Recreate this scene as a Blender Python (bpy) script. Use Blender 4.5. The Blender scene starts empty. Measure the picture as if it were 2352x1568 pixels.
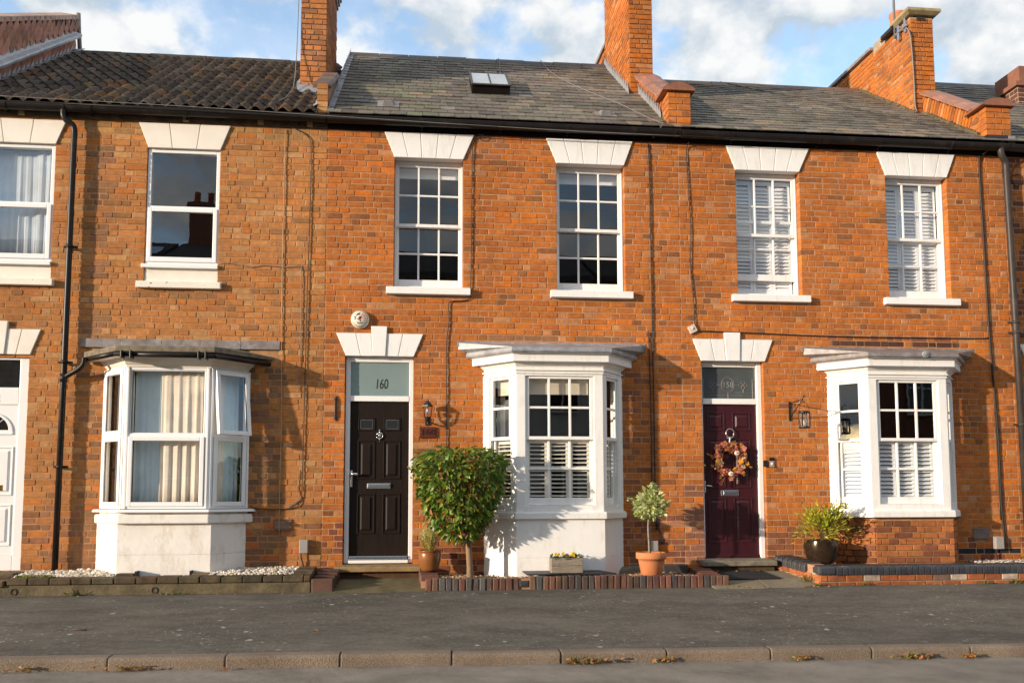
import bpy, math, random
from mathutils import Vector, Matrix, Euler

rnd = random.Random(7)
C = bpy.context.scene.collection
SC = bpy.context.scene
rad = math.radians

# ------------------------------------------------------------------ camera
CAMH = 1.0306
camd = bpy.data.cameras.new('camera')
cam = bpy.data.objects.new('camera', camd)
C.objects.link(cam)
SC.camera = cam
def cam_matrix(yaw, pitch, roll):
    cy, sy, cp, sp, cr, sr = math.cos(yaw), math.sin(yaw), math.cos(pitch), math.sin(pitch), math.cos(roll), math.sin(roll)
    f = Vector((-sy * cp, cy * cp, sp))
    r = Vector((cy, sy, 0))
    u = r.cross(f)
    r2 = cr * r + sr * u
    u2 = -sr * r + cr * u
    return Matrix(((r2.x, u2.x, -f.x), (r2.y, u2.y, -f.y), (r2.z, u2.z, -f.z)))
cam.matrix_world = Matrix.Translation((0, -10.811, CAMH)) @ cam_matrix(-0.103535, 0.082666, -0.002405).to_4x4()
camd.sensor_width = 36
camd.lens = 36 * 2000 / 2352
camd.shift_y = (972.13 - 784) / 2352
camd.clip_end = 2000

# ------------------------------------------------------------------ world, sun, exposure
SUN_PHI, SUN_EL = rad(25), rad(10)          # travel direction: to the right and into the facade
travel = Vector((math.cos(SUN_PHI) * math.cos(SUN_EL), math.sin(SUN_PHI) * math.cos(SUN_EL), -math.sin(SUN_EL)))
wd = bpy.data.worlds.new('World')
SC.world = wd
wd.use_nodes = True
nt = wd.node_tree
nt.nodes.clear()
def WN(t, **k):
    n = nt.nodes.new(t)
    for a, b in k.items():
        setattr(n, a, b)
    return n
out = WN('ShaderNodeOutputWorld')
sky = WN('ShaderNodeTexSky', sky_type='NISHITA')
sky.sun_disc = False
sky.sun_elevation = SUN_EL
sky.sun_rotation = math.atan2(-travel.x, -travel.y)
sky.air_density = 1.0
sky.dust_density = 0.6
sky.ozone_density = 2.0
bg = WN('ShaderNodeBackground')
bg.inputs['Strength'].default_value = 0.15
nt.links.new(sky.outputs[0], bg.inputs['Color'])
cl = WN('ShaderNodeBackground')
cl.inputs['Strength'].default_value = 0.335
tc = WN('ShaderNodeTexCoord')
# clouds: warped noise on the direction; lit from above by comparing with the density a little higher up
def cloud_noise(dz):
    mp = WN('ShaderNodeMapping')
    mp.inputs['Scale'].default_value = (1.0, 1.0, 1.35)
    mp.inputs['Location'].default_value = (2.15, 0.4, 0.35 + dz)
    nt.links.new(tc.outputs['Generated'], mp.inputs[0])
    n = WN('ShaderNodeTexNoise')
    n.inputs['Scale'].default_value = 9.5
    n.inputs['Detail'].default_value = 10
    n.inputs['Roughness'].default_value = 0.54
    n.inputs['Distortion'].default_value = 0.0
    nt.links.new(mp.outputs[0], n.inputs['Vector'])
    return n.outputs['Fac']
na, nb = cloud_noise(0.0), cloud_noise(0.04)
cr = WN('ShaderNodeValToRGB')
cr.color_ramp.elements[0].position = 0.41
cr.color_ramp.elements[1].position = 0.52
cr.color_ramp.elements[0].color = (0.34, 0.34, 0.34, 1)
nt.links.new(na, cr.inputs[0])
df = WN('ShaderNodeMath', operation='SUBTRACT')
nt.links.new(na, df.inputs[0])
nt.links.new(nb, df.inputs[1])
ma = WN('ShaderNodeMath', operation='MULTIPLY_ADD')
nt.links.new(df.outputs[0], ma.inputs[0])
ma.inputs[1].default_value = 3.6
ma.inputs[2].default_value = 0.52
cr2 = WN('ShaderNodeValToRGB')
cr2.color_ramp.elements[0].position = 0.15
cr2.color_ramp.elements[0].color = (0.52, 0.61, 0.70, 1)
cr2.color_ramp.elements[1].position = 0.85
cr2.color_ramp.elements[1].color = (0.91, 0.92, 0.92, 1)
nt.links.new(ma.outputs[0], cr2.inputs[0])
nt.links.new(cr2.outputs[0], cl.inputs['Color'])
mx = WN('ShaderNodeMixShader')
nt.links.new(cr.outputs[0], mx.inputs[0])
nt.links.new(bg.outputs[0], mx.inputs[1])
nt.links.new(cl.outputs[0], mx.inputs[2])
nt.links.new(mx.outputs[0], out.inputs['Surface'])

sund = bpy.data.lights.new('sun', 'SUN')
sund.energy = 2.05
sund.angle = rad(1.0)
sund.color = (1.0, 0.83, 0.64)
sun = bpy.data.objects.new('sun', sund)
C.objects.link(sun)
sun.rotation_euler = travel.to_track_quat('-Z', 'Y').to_euler()
sun.location = (-20, -12, 12)

SC.view_settings.view_transform = 'Standard'
SC.view_settings.look = 'None'
SC.view_settings.gamma = 1.0
SC.view_settings.use_curve_mapping = False
SC.view_settings.exposure = 1.66
SC.cycles.max_bounces = 6
SC.cycles.transparent_max_bounces = 12

# ------------------------------------------------------------------ materials
M = {}
def nodes(m):
    m.use_nodes = True
    t = m.node_tree
    t.nodes.clear()
    o = t.nodes.new('ShaderNodeOutputMaterial')
    b = t.nodes.new('ShaderNodeBsdfPrincipled')
    t.links.new(b.outputs[0], o.inputs[0])
    return t, b, o
def nd(t, typ, **ins):
    n = t.nodes.new(typ)
    for k, v in ins.items():
        if k.startswith('_'):
            setattr(n, k[1:], v)
        else:
            n.inputs[k].default_value = v
    return n
def noise(t, scale, detail=4, rough=0.55, vec=None, sc=None):
    n = nd(t, 'ShaderNodeTexNoise', Scale=scale, Detail=detail, Roughness=rough)
    if vec is not None:
        if sc:
            mpn = nd(t, 'ShaderNodeMapping')
            mpn.inputs['Scale'].default_value = sc
            t.links.new(vec, mpn.inputs[0])
            vec = mpn.outputs[0]
        t.links.new(vec, n.inputs['Vector'])
    return n
def ramp(t, src, stops):
    r = t.nodes.new('ShaderNodeValToRGB')
    e = r.color_ramp.elements
    while len(e) < len(stops):
        e.new(0.5)
    for i, (p, c) in enumerate(stops):
        e[i].position = p
        e[i].color = (c, c, c, 1) if not isinstance(c, tuple) else (*c, 1)
    t.links.new(src, r.inputs[0])
    return r
def mix(t, a, b, fac, mode='MIX'):
    n = t.nodes.new('ShaderNodeMix')
    n.data_type = 'RGBA'
    n.blend_type = mode
    for sock, v in ((0, fac), (6, a), (7, b)):
        if isinstance(v, bpy.types.NodeSocket):
            t.links.new(v, n.inputs[sock])
        elif sock == 0:
            n.inputs[0].default_value = v
        else:
            n.inputs[sock].default_value = (*v, 1)
    return n.outputs[2]
def bump(t, b, h, strength=0.3, dist=0.01):
    n = nd(t, 'ShaderNodeBump', Strength=strength, Distance=dist)
    t.links.new(h, n.inputs['Height'])
    t.links.new(n.outputs[0], b.inputs['Normal'])
def pos(t):
    return t.nodes.new('ShaderNodeNewGeometry').outputs['Position']
def tintsock(t):
    """colour carried by the single object (its colour) or by the joined mesh (attribute 'tint')"""
    oi = t.nodes.new('ShaderNodeObjectInfo')
    at = nd(t, 'ShaderNodeAttribute', _attribute_name='tint')
    return mix(t, oi.outputs['Color'], at.outputs['Color'], 1.0, 'ADD')

def plain(key, col, rough=0.6, var=0.15, scale=12, bmp=0.0, metal=0.0, dirt=None, dscale=3, dlo=0.55, dhi=0.75, spec=0.5, sc=None, coat=0.0, bd=0.004, dsc=None):
    m = bpy.data.materials.new(key)
    t, b, o = nodes(m)
    p = pos(t)
    n = noise(t, scale, 6, 0.6, p, sc)
    a = tuple(c * (1 - var) for c in col)
    c2 = tuple(min(1, c * (1 + var)) for c in col)
    c = mix(t, a, c2, ramp(t, n.outputs['Fac'], [(0.3, 0.0), (0.7, 1.0)]).outputs[0])
    if dirt:
        n3 = noise(t, dscale, 8, 0.65, p, dsc)
        c = mix(t, c, dirt, ramp(t, n3.outputs['Fac'], [(dlo, 0.0), (dhi, 1.0)]).outputs[0])
    t.links.new(c, b.inputs['Base Color'])
    b.inputs['Roughness'].default_value = rough
    b.inputs['Metallic'].default_value = metal
    b.inputs['Specular IOR Level'].default_value = spec
    b.inputs['Coat Weight'].default_value = coat
    if bmp:
        n4 = noise(t, scale * 4, 5, 0.6, p)
        bump(t, b, n4.outputs['Fac'], bmp, bd)
    M[key] = m
    return m

def tinted(key, rough=0.9, v1=(0.72, 1.12), s1=9, v2=(0.55, 1.0), s2=60, bmp=0.5, bd=0.006, big=(0.8, 1.1), sbig=0.9, spec=0.3, blotch=None, streak=None):
    m = bpy.data.materials.new(key)
    t, b, o = nodes(m)
    p = pos(t)
    c = tintsock(t)
    na = noise(t, s1, 5, 0.6, p)
    c = mix(t, c, ramp(t, na.outputs['Fac'], [(0.3, v1[0]), (0.7, v1[1])]).outputs[0], 1.0, 'MULTIPLY')
    nb = noise(t, s2, 4, 0.7, p)
    c = mix(t, c, ramp(t, nb.outputs['Fac'], [(0.30, v2[0]), (0.48, v2[1])]).outputs[0], 1.0, 'MULTIPLY')
    nc = noise(t, sbig, 4, 0.6, p)
    c = mix(t, c, ramp(t, nc.outputs['Fac'], [(0.35, big[0]), (0.65, big[1])]).outputs[0], 1.0, 'MULTIPLY')
    if blotch:
        ne = noise(t, 5.0, 8, 0.7, p)
        c = mix(t, c, blotch, ramp(t, ne.outputs['Fac'], [(0.60, 0.0), (0.74, 0.75)]).outputs[0])
    if streak:
        nf = noise(t, 1.0, 6, 0.65, p, (7.0, 1.0, 0.9))
        c = mix(t, c, streak, ramp(t, nf.outputs['Fac'], [(0.56, 0.0), (0.72, 0.7)]).outputs[0])
    t.links.new(c, b.inputs['Base Color'])
    b.inputs['Roughness'].default_value = rough
    b.inputs['Specular IOR Level'].default_value = spec
    ng = noise(t, 110, 5, 0.65, p)
    bump(t, b, ng.outputs['Fac'], bmp, bd)
    M[key] = m
    return m

tinted('brick', streak=(0.24, 0.115, 0.055), v1=(0.74, 1.18), s1=16, v2=(0.74, 1.0), big=(0.74, 1.08), bmp=0.35)
tinted('old_brick', streak=(0.25, 0.135, 0.06), v1=(0.74, 1.18), s1=16, v2=(0.74, 1.0), big=(0.76, 1.08), bmp=0.35)
tinted('slate', rough=0.75, bmp=0.6, bd=0.005, s1=14, big=(0.82, 1.15), v1=(0.7, 1.2), blotch=(0.21, 0.20, 0.17), v2=(0.75, 1.0), spec=0.3)
tinted('roof_tile', rough=0.95, bmp=1.0, bd=0.015, s1=30, v1=(0.45, 1.6), s2=70, blotch=(0.30, 0.26, 0.20))
tinted('hung_tile', rough=0.9)
tinted('coping', rough=0.55, bmp=0.3, spec=0.5)
tinted('wallcap', rough=0.85, bmp=0.7, blotch=(0.055, 0.06, 0.025), v1=(0.5, 1.2))
tinted('bluebrick', rough=0.45, bmp=0.25, spec=0.6)
tinted('stone_chip', rough=0.9, bmp=0.3, big=(0.85, 1.1))
plain('mortar', (0.40, 0.225, 0.125), 0.95, 0.25, 9, 0.5, dirt=(0.32, 0.165, 0.082), dscale=2.2, dlo=0.45, dhi=0.65)
plain('mortar_tan', (0.38, 0.20, 0.095), 0.95, 0.25, 9, 0.5, dirt=(0.29, 0.145, 0.055), dscale=2.2, dlo=0.45, dhi=0.65)
plain('mortar_grey', (0.33, 0.26, 0.19), 0.95, 0.25, 14, 0.6)
plain('white_paint', (0.80, 0.79, 0.77), 0.5, 0.03, 3, 0.10, dirt=(0.64, 0.60, 0.54), dscale=3.0, dlo=0.53, dhi=0.80, dsc=(5, 5, 1.0))
plain('cream_paint', (0.77, 0.72, 0.64), 0.6, 0.05, 3, 0.15, dirt=(0.62, 0.55, 0.46), dscale=2.0, dlo=0.5, dhi=0.85)
plain('pvc', (0.80, 0.80, 0.80), 0.3, 0.02, 2)
plain('render', (0.76, 0.73, 0.69), 0.8, 0.06, 2.5, 0.5, dirt=(0.45, 0.34, 0.24), dscale=3.0, dlo=0.52, dhi=0.86, bd=0.01, dsc=(2.2, 2.2, 1.0))
plain('render_clean', (0.79, 0.78, 0.77), 0.75, 0.03, 2.5, 0.4, dirt=(0.62, 0.56, 0.48), dscale=2.6, dlo=0.54, dhi=0.82, bd=0.008, dsc=(3, 3, 1.0))
plain('peeling', (0.74, 0.70, 0.62), 0.7, 0.05, 8, 0.4, dirt=(0.12, 0.08, 0.05), dscale=16, dlo=0.62, dhi=0.64)
plain('lead', (0.25, 0.255, 0.275), 0.5, 0.35, 7, 0.15, metal=0.15, dirt=(0.40, 0.40, 0.41), dscale=5, dlo=0.5, dhi=0.7)
plain('lead_brown', (0.20, 0.175, 0.17), 0.5, 0.35, 9, 0.2, metal=0.1, dirt=(0.33, 0.31, 0.31), dscale=6, dlo=0.5, dhi=0.7)
plain('lead_pale', (0.27, 0.275, 0.29), 0.5, 0.25, 6, 0.15, metal=0.1, dirt=(0.17, 0.165, 0.165), dscale=6)
plain('lead_gable', (0.40, 0.41, 0.43), 0.5, 0.2, 6, 0.15, metal=0.1, dirt=(0.27, 0.27, 0.275), dscale=5)
plain('felt', (0.165, 0.135, 0.095), 0.95, 0.4, 14, 0.8, dirt=(0.27, 0.22, 0.13), dscale=5)
plain('black_plastic', (0.014, 0.011, 0.010), 0.4, 0.3, 6, spec=0.25, dirt=(0.05, 0.035, 0.025), dscale=5, dlo=0.55, dhi=0.8)
plain('brown_pipe', (0.045, 0.037, 0.033), 0.45, 0.3, 6, spec=0.25)
plain('fascia', (0.012, 0.009, 0.008), 0.8, 0.4, 6, 0.2, spec=0.1)
plain('fascia_old', (0.075, 0.048, 0.028), 0.85, 0.5, 8, 0.5, dirt=(0.02, 0.015, 0.012), dscale=3)
plain('timber_pale', (0.35, 0.24, 0.12), 0.85, 0.3, 20, 0.4)
plain('black_iron', (0.013, 0.013, 0.014), 0.4, 0.3, 20, 0.15)
plain('black_door', (0.016, 0.010, 0.008), 0.5, spec=0.15, var=0.25, scale=3, bmp=0.10, sc=(14, 14, 1.5), coat=0.0)
plain('plum_door', (0.045, 0.008, 0.013), 0.35, 0.15, 3, 0.04)
plain('chrome', (0.75, 0.74, 0.72), 0.18, 0.03, 3, metal=1.0)
plain('chrome_dull', (0.55, 0.56, 0.6), 0.3, 0.1, 10, metal=1.0)
plain('brass', (0.75, 0.5, 0.12), 0.25, 0.05, 3, metal=1.0)
plain('stone_step', (0.25, 0.165, 0.075), 0.9, 0.3, 9, 0.6, dirt=(0.12, 0.08, 0.035), dscale=4, dlo=0.5, dhi=0.8)
plain('grey_step', (0.18, 0.155, 0.115), 0.9, 0.35, 12, 0.8, dirt=(0.07, 0.055, 0.035), dscale=4)
plain('slab', (0.215, 0.18, 0.125), 0.92, 0.25, 5, 0.5, dirt=(0.10, 0.085, 0.05), dscale=2.5, dlo=0.48, dhi=0.75)
plain('slab_green', (0.12, 0.098, 0.045), 0.92, 0.3, 5, 0.5, dirt=(0.055, 0.055, 0.02), dscale=3, dlo=0.48, dhi=0.75)
plain('concrete_old', (0.115, 0.09, 0.05), 0.95, 0.4, 8, 0.9, dirt=(0.05, 0.04, 0.02), dscale=5, dlo=0.5, dhi=0.75, bd=0.01)
plain('soil', (0.07, 0.045, 0.022), 1.0, 0.4, 10, 0.8)
plain('black_slate', (0.013, 0.013, 0.014), 0.45, 0.5, 5, 0.3, dirt=(0.05, 0.05, 0.05), dscale=9, dlo=0.6, dhi=0.75)
plain('rubber', (0.012, 0.012, 0.013), 0.9, 0.3, 30, 0.6)
plain('old_wood', (0.22, 0.185, 0.145), 0.9, 0.35, 4, 0.6, sc=(2, 8, 18), dirt=(0.09, 0.07, 0.05), dscale=14, dlo=0.6, dhi=0.72)
plain('terracotta', (0.50, 0.175, 0.065), 0.75, 0.12, 6, 0.15, dirt=(0.55, 0.30, 0.18), dscale=5, dlo=0.55, dhi=0.8)
plain('brown_glaze', (0.20, 0.075, 0.022), 0.3, 0.3, 5, 0.05)
plain('bronze_glaze', (0.055, 0.035, 0.022), 0.16, 0.4, 7, 0.1, metal=0.6)
plain('bark', (0.22, 0.14, 0.085), 0.9, 0.25, 20, 0.5, sc=(1, 1, 0.3))
plain('twig', (0.10, 0.05, 0.025), 0.9, 0.3, 20)
plain('grey_box', (0.30, 0.28, 0.26), 0.5, 0.08, 5)
plain('pale_box', (0.62, 0.50, 0.42), 0.5, 0.05, 5)
plain('alarm_cream', (0.72, 0.68, 0.56), 0.4, 0.03, 5)
plain('ink', (0.02, 0.018, 0.017), 0.5, 0.05, 5)
plain('red_ink', (0.65, 0.12, 0.035), 0.5, 0.05, 5)
plain('pink_ink', (0.72, 0.42, 0.32), 0.5, 0.05, 5)
plain('plaque_brown', (0.10, 0.025, 0.014), 0.3, 0.25, 12, 0.1)
plain('plaque_digit', (0.055, 0.018, 0.012), 0.25, 0.2, 12)
plain('cable_black', (0.014, 0.012, 0.011), 0.6, 0.2, 10)
plain('cable_grey', (0.20, 0.185, 0.17), 0.6, 0.2, 10)
plain('cable_tan', (0.40, 0.27, 0.16), 0.7, 0.2, 10)
plain('shutter', (0.80, 0.81, 0.83), 0.4, 0.02, 3)
plain('shutter_warm', (0.85, 0.80, 0.70), 0.4, 0.03, 3)
plain('blind', (0.62, 0.54, 0.42), 0.8, 0.04, 6)
plain('curtain', (0.80, 0.71, 0.60), 0.9, 0.1, 6, 0.1)
plain('net', (0.58, 0.71, 0.77), 0.9, 0.1, 5, 0.1)
plain('net_pale', (0.66, 0.70, 0.73), 0.9, 0.1, 5, 0.1)
plain('dark_room', (0.045, 0.036, 0.03), 0.9, 0.3, 3)
plain('vent_clay', (0.20, 0.085, 0.045), 0.85, 0.2, 12, 0.3)
plain('grey_vent', (0.16, 0.155, 0.15), 0.8, 0.2, 12, 0.3)
plain('pale_slat', (0.30, 0.22, 0.17), 0.7, 0.2, 12)
plain('clay_pot', (0.50, 0.18, 0.09), 0.8, 0.15, 8, 0.2)
plain('stone_cap', (0.30, 0.24, 0.13), 0.9, 0.3, 10, 0.5)
plain('tarmac_road', (0.190, 0.165, 0.135), 0.9, 0.3, 2.2, 0.9, dirt=(0.27, 0.24, 0.195), dscale=0.7, bd=0.01)
plain('far_render', (0.62, 0.60, 0.56), 0.85, 0.06, 1.0)
plain('far_brick', (0.22, 0.09, 0.055), 0.9, 0.2, 6)
plain('far_roof', (0.07, 0.065, 0.065), 0.9, 0.3, 4, 0.4)
plain('far_glass', (0.02, 0.022, 0.025), 0.1, 0.2, 1)
plain('moss', (0.05, 0.07, 0.012), 1.0, 0.4, 30, 0.9)
plain('yellow_petal', (0.75, 0.47, 0.02), 0.6, 0.1, 30)
plain('dark_petal', (0.16, 0.05, 0.02), 0.6, 0.1, 30)
plain('pumpkin', (0.72, 0.60, 0.47), 0.6, 0.08, 20, 0.1)
plain('pale_leaf', (0.66, 0.55, 0.38), 0.8, 0.15, 25)
plain('ground_far', (0.10, 0.09, 0.075), 1.0, 0.3, 0.3)

# leaves: tinted, a little light through them
def leafmat(key, trans=0.3, rough=0.4, edge=False):
    m = bpy.data.materials.new(key)
    t, b, o = nodes(m)
    c = tintsock(t)
    na = noise(t, 14, 3, 0.6, pos(t))
    c = mix(t, c, ramp(t, na.outputs['Fac'], [(0.3, 0.75), (0.7, 1.2)]).outputs[0], 1.0, 'MULTIPLY')
    if edge:
        at = nd(t, 'ShaderNodeAttribute', _attribute_name='rim')
        c = mix(t, c, (0.55, 0.55, 0.25), at.outputs['Fac'])
    t.links.new(c, b.inputs['Base Color'])
    b.inputs['Roughness'].default_value = rough
    tr = t.nodes.new('ShaderNodeBsdfTranslucent')
    t.links.new(c, tr.inputs['Color'])
    ms = nd(t, 'ShaderNodeMixShader', Fac=trans)
    t.links.new(b.outputs[0], ms.inputs[1])
    t.links.new(tr.outputs[0], ms.inputs[2])
    t.links.new(ms.outputs[0], o.inputs[0])
    M[key] = m
leafmat('leaf')
leafmat('leaf_variegated', edge=True)
leafmat('dry_leaf', 0.2, 0.8)

def glass(key, ior=1.75, tint=(0.93, 0.95, 0.95)):
    m = bpy.data.materials.new(key)
    t, b, o = nodes(m)
    t.nodes.remove(b)
    tr = t.nodes.new('ShaderNodeBsdfTransparent')
    tr.inputs['Color'].default_value = (*tint, 1)
    gl = nd(t, 'ShaderNodeBsdfGlossy', Roughness=0.0)
    gl.inputs['Color'].default_value = (1, 1, 1, 1)
    fr = nd(t, 'ShaderNodeFresnel', IOR=ior)
    nn = noise(t, 3.5, 2, 0.5, pos(t))
    bn = nd(t, 'ShaderNodeBump', Strength=0.025, Distance=0.012)
    t.links.new(nn.outputs['Fac'], bn.inputs['Height'])
    t.links.new(bn.outputs[0], gl.inputs['Normal'])
    ms = t.nodes.new('ShaderNodeMixShader')
    # one reflection per pane: at the face that looks towards the light, none at its back
    gb = t.nodes.new('ShaderNodeNewGeometry')
    mm = nd(t, 'ShaderNodeMath', _operation='MULTIPLY_ADD')
    t.links.new(gb.outputs['Backfacing'], mm.inputs[0])
    mm.inputs[1].default_value = -1.0
    mm.inputs[2].default_value = 1.0
    mf = nd(t, 'ShaderNodeMath', _operation='MULTIPLY')
    t.links.new(mm.outputs[0], mf.inputs[0])
    t.links.new(fr.outputs[0], mf.inputs[1])
    t.links.new(mf.outputs[0], ms.inputs[0])
    t.links.new(tr.outputs[0], ms.inputs[1])
    t.links.new(gl.outputs[0], ms.inputs[2])
    t.links.new(ms.outputs[0], o.inputs[0])
    M[key] = m
glass('glass', 1.80, (0.985, 0.99, 0.99))
glass('glass_strong', 2.0, (0.9, 0.91, 0.92))
plain('frosted', (0.20, 0.27, 0.27), 0.18, 0.1, 1.5, spec=0.9)
plain('leaded_glass', (0.075, 0.09, 0.095), 0.12, 0.2, 4, spec=0.9)
plain('dark_glass', (0.015, 0.016, 0.015), 0.08, 0.3, 20, 0.05, spec=0.7)
plain('sky_glass', (0.42, 0.45, 0.48), 0.06, 0.15, 6, spec=1.0, metal=0.8)

# pavement tarmac with gum spots and worn patches
def pavement_mat():
    m = bpy.data.materials.new('pavement')
    t, b, o = nodes(m)
    p = pos(t)
    n = noise(t, 1.1, 7, 0.62, p, (0.55, 1.6, 1))
    c = mix(t, (0.084, 0.077, 0.064), (0.142, 0.130, 0.108), ramp(t, n.outputs['Fac'], [(0.32, 0.0), (0.68, 1.0)]).outputs[0])
    g = noise(t, 160, 3, 0.7, p)
    c = mix(t, c, ramp(t, g.outputs['Fac'], [(0.3, 0.55), (0.7, 1.4)]).outputs[0], 1.0, 'MULTIPLY')
    g2 = noise(t, 22, 5, 0.7, p)
    c = mix(t, c, ramp(t, g2.outputs['Fac'], [(0.3, 0.72), (0.7, 1.28)]).outputs[0], 1.0, 'MULTIPLY')
    g3 = noise(t, 2.6, 8, 0.72, p, (1, 2.0, 1))
    c = mix(t, c, ramp(t, g3.outputs['Fac'], [(0.36, 0.72), (0.62, 1.15)]).outputs[0], 1.0, 'MULTIPLY')
    n2 = noise(t, 0.45, 5, 0.6, p, (1, 2.2, 1))
    c = mix(t, c, (0.175, 0.158, 0.122), ramp(t, n2.outputs['Fac'], [(0.5, 0.0), (0.75, 0.5)]).outputs[0])
    for sc_, lo, dens, colr in ((5.0, 0.12, 0.38, (0.46, 0.46, 0.43)), (11.0, 0.13, 0.36, (0.40, 0.40, 0.37)), (24.0, 0.13, 0.36, (0.45, 0.44, 0.41))):
        v = nd(t, 'ShaderNodeTexVoronoi', Scale=sc_, Randomness=1.0)
        wn = noise(t, 40, 2, 0.5, p)
        mv = nd(t, 'ShaderNodeMapping')
        t.links.new(p, mv.inputs[0])
        mv.inputs['Scale'].default_value = (1, 1, 0)
        t.links.new(mv.outputs[0], v.inputs['Vector'])
        spot = ramp(t, v.outputs['Distance'], [(lo * 0.7, 1.0), (lo * 1.3, 0.0)])
        sel = ramp(t, v.outputs['Color'], [(dens, 0.0), (dens + 0.12, 0.85)])
        big = noise(t, 0.7, 3, 0.5, p)
        selb = ramp(t, big.outputs['Fac'], [(0.44, 0.12), (0.58, 1.0)])
        f = mix(t, spot.outputs[0], sel.outputs[0], 1.0, 'MULTIPLY')
        f = mix(t, f, selb.outputs[0], 1.0, 'MULTIPLY')
        c = mix(t, c, colr, f)
    t.links.new(c, b.inputs['Base Color'])
    b.inputs['Roughness'].default_value = 0.9
    b.inputs['Specular IOR Level'].default_value = 0.3
    bump(t, b, g.outputs['Fac'], 0.8, 0.006)
    M['pavement'] = m
pavement_mat()
def kerb_mat():
    m = bpy.data.materials.new('kerb')
    t, b, o = nodes(m)
    p = pos(t)
    n = noise(t, 2.2, 6, 0.6, p)
    c = mix(t, (0.150, 0.112, 0.080), (0.235, 0.182, 0.135), ramp(t, n.outputs['Fac'], [(0.3, 0.0), (0.7, 1.0)]).outputs[0])
    v = nd(t, 'ShaderNodeTexVoronoi', Scale=85.0)
    t.links.new(p, v.inputs['Vector'])
    c = mix(t, c, ramp(t, v.outputs['Distance'], [(0.2, 1.22), (0.6, 0.80)]).outputs[0], 1.0, 'MULTIPLY')
    n3 = noise(t, 3, 6, 0.7, p)
    c = mix(t, c, (0.07, 0.065, 0.035), ramp(t, n3.outputs['Fac'], [(0.6, 0.0), (0.8, 0.6)]).outputs[0])
    t.links.new(c, b.inputs['Base Color'])
    b.inputs['Roughness'].default_value = 0.9
    bump(t, b, v.outputs['Distance'], 0.6, 0.006)
    M['kerb'] = m
kerb_mat()

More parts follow.
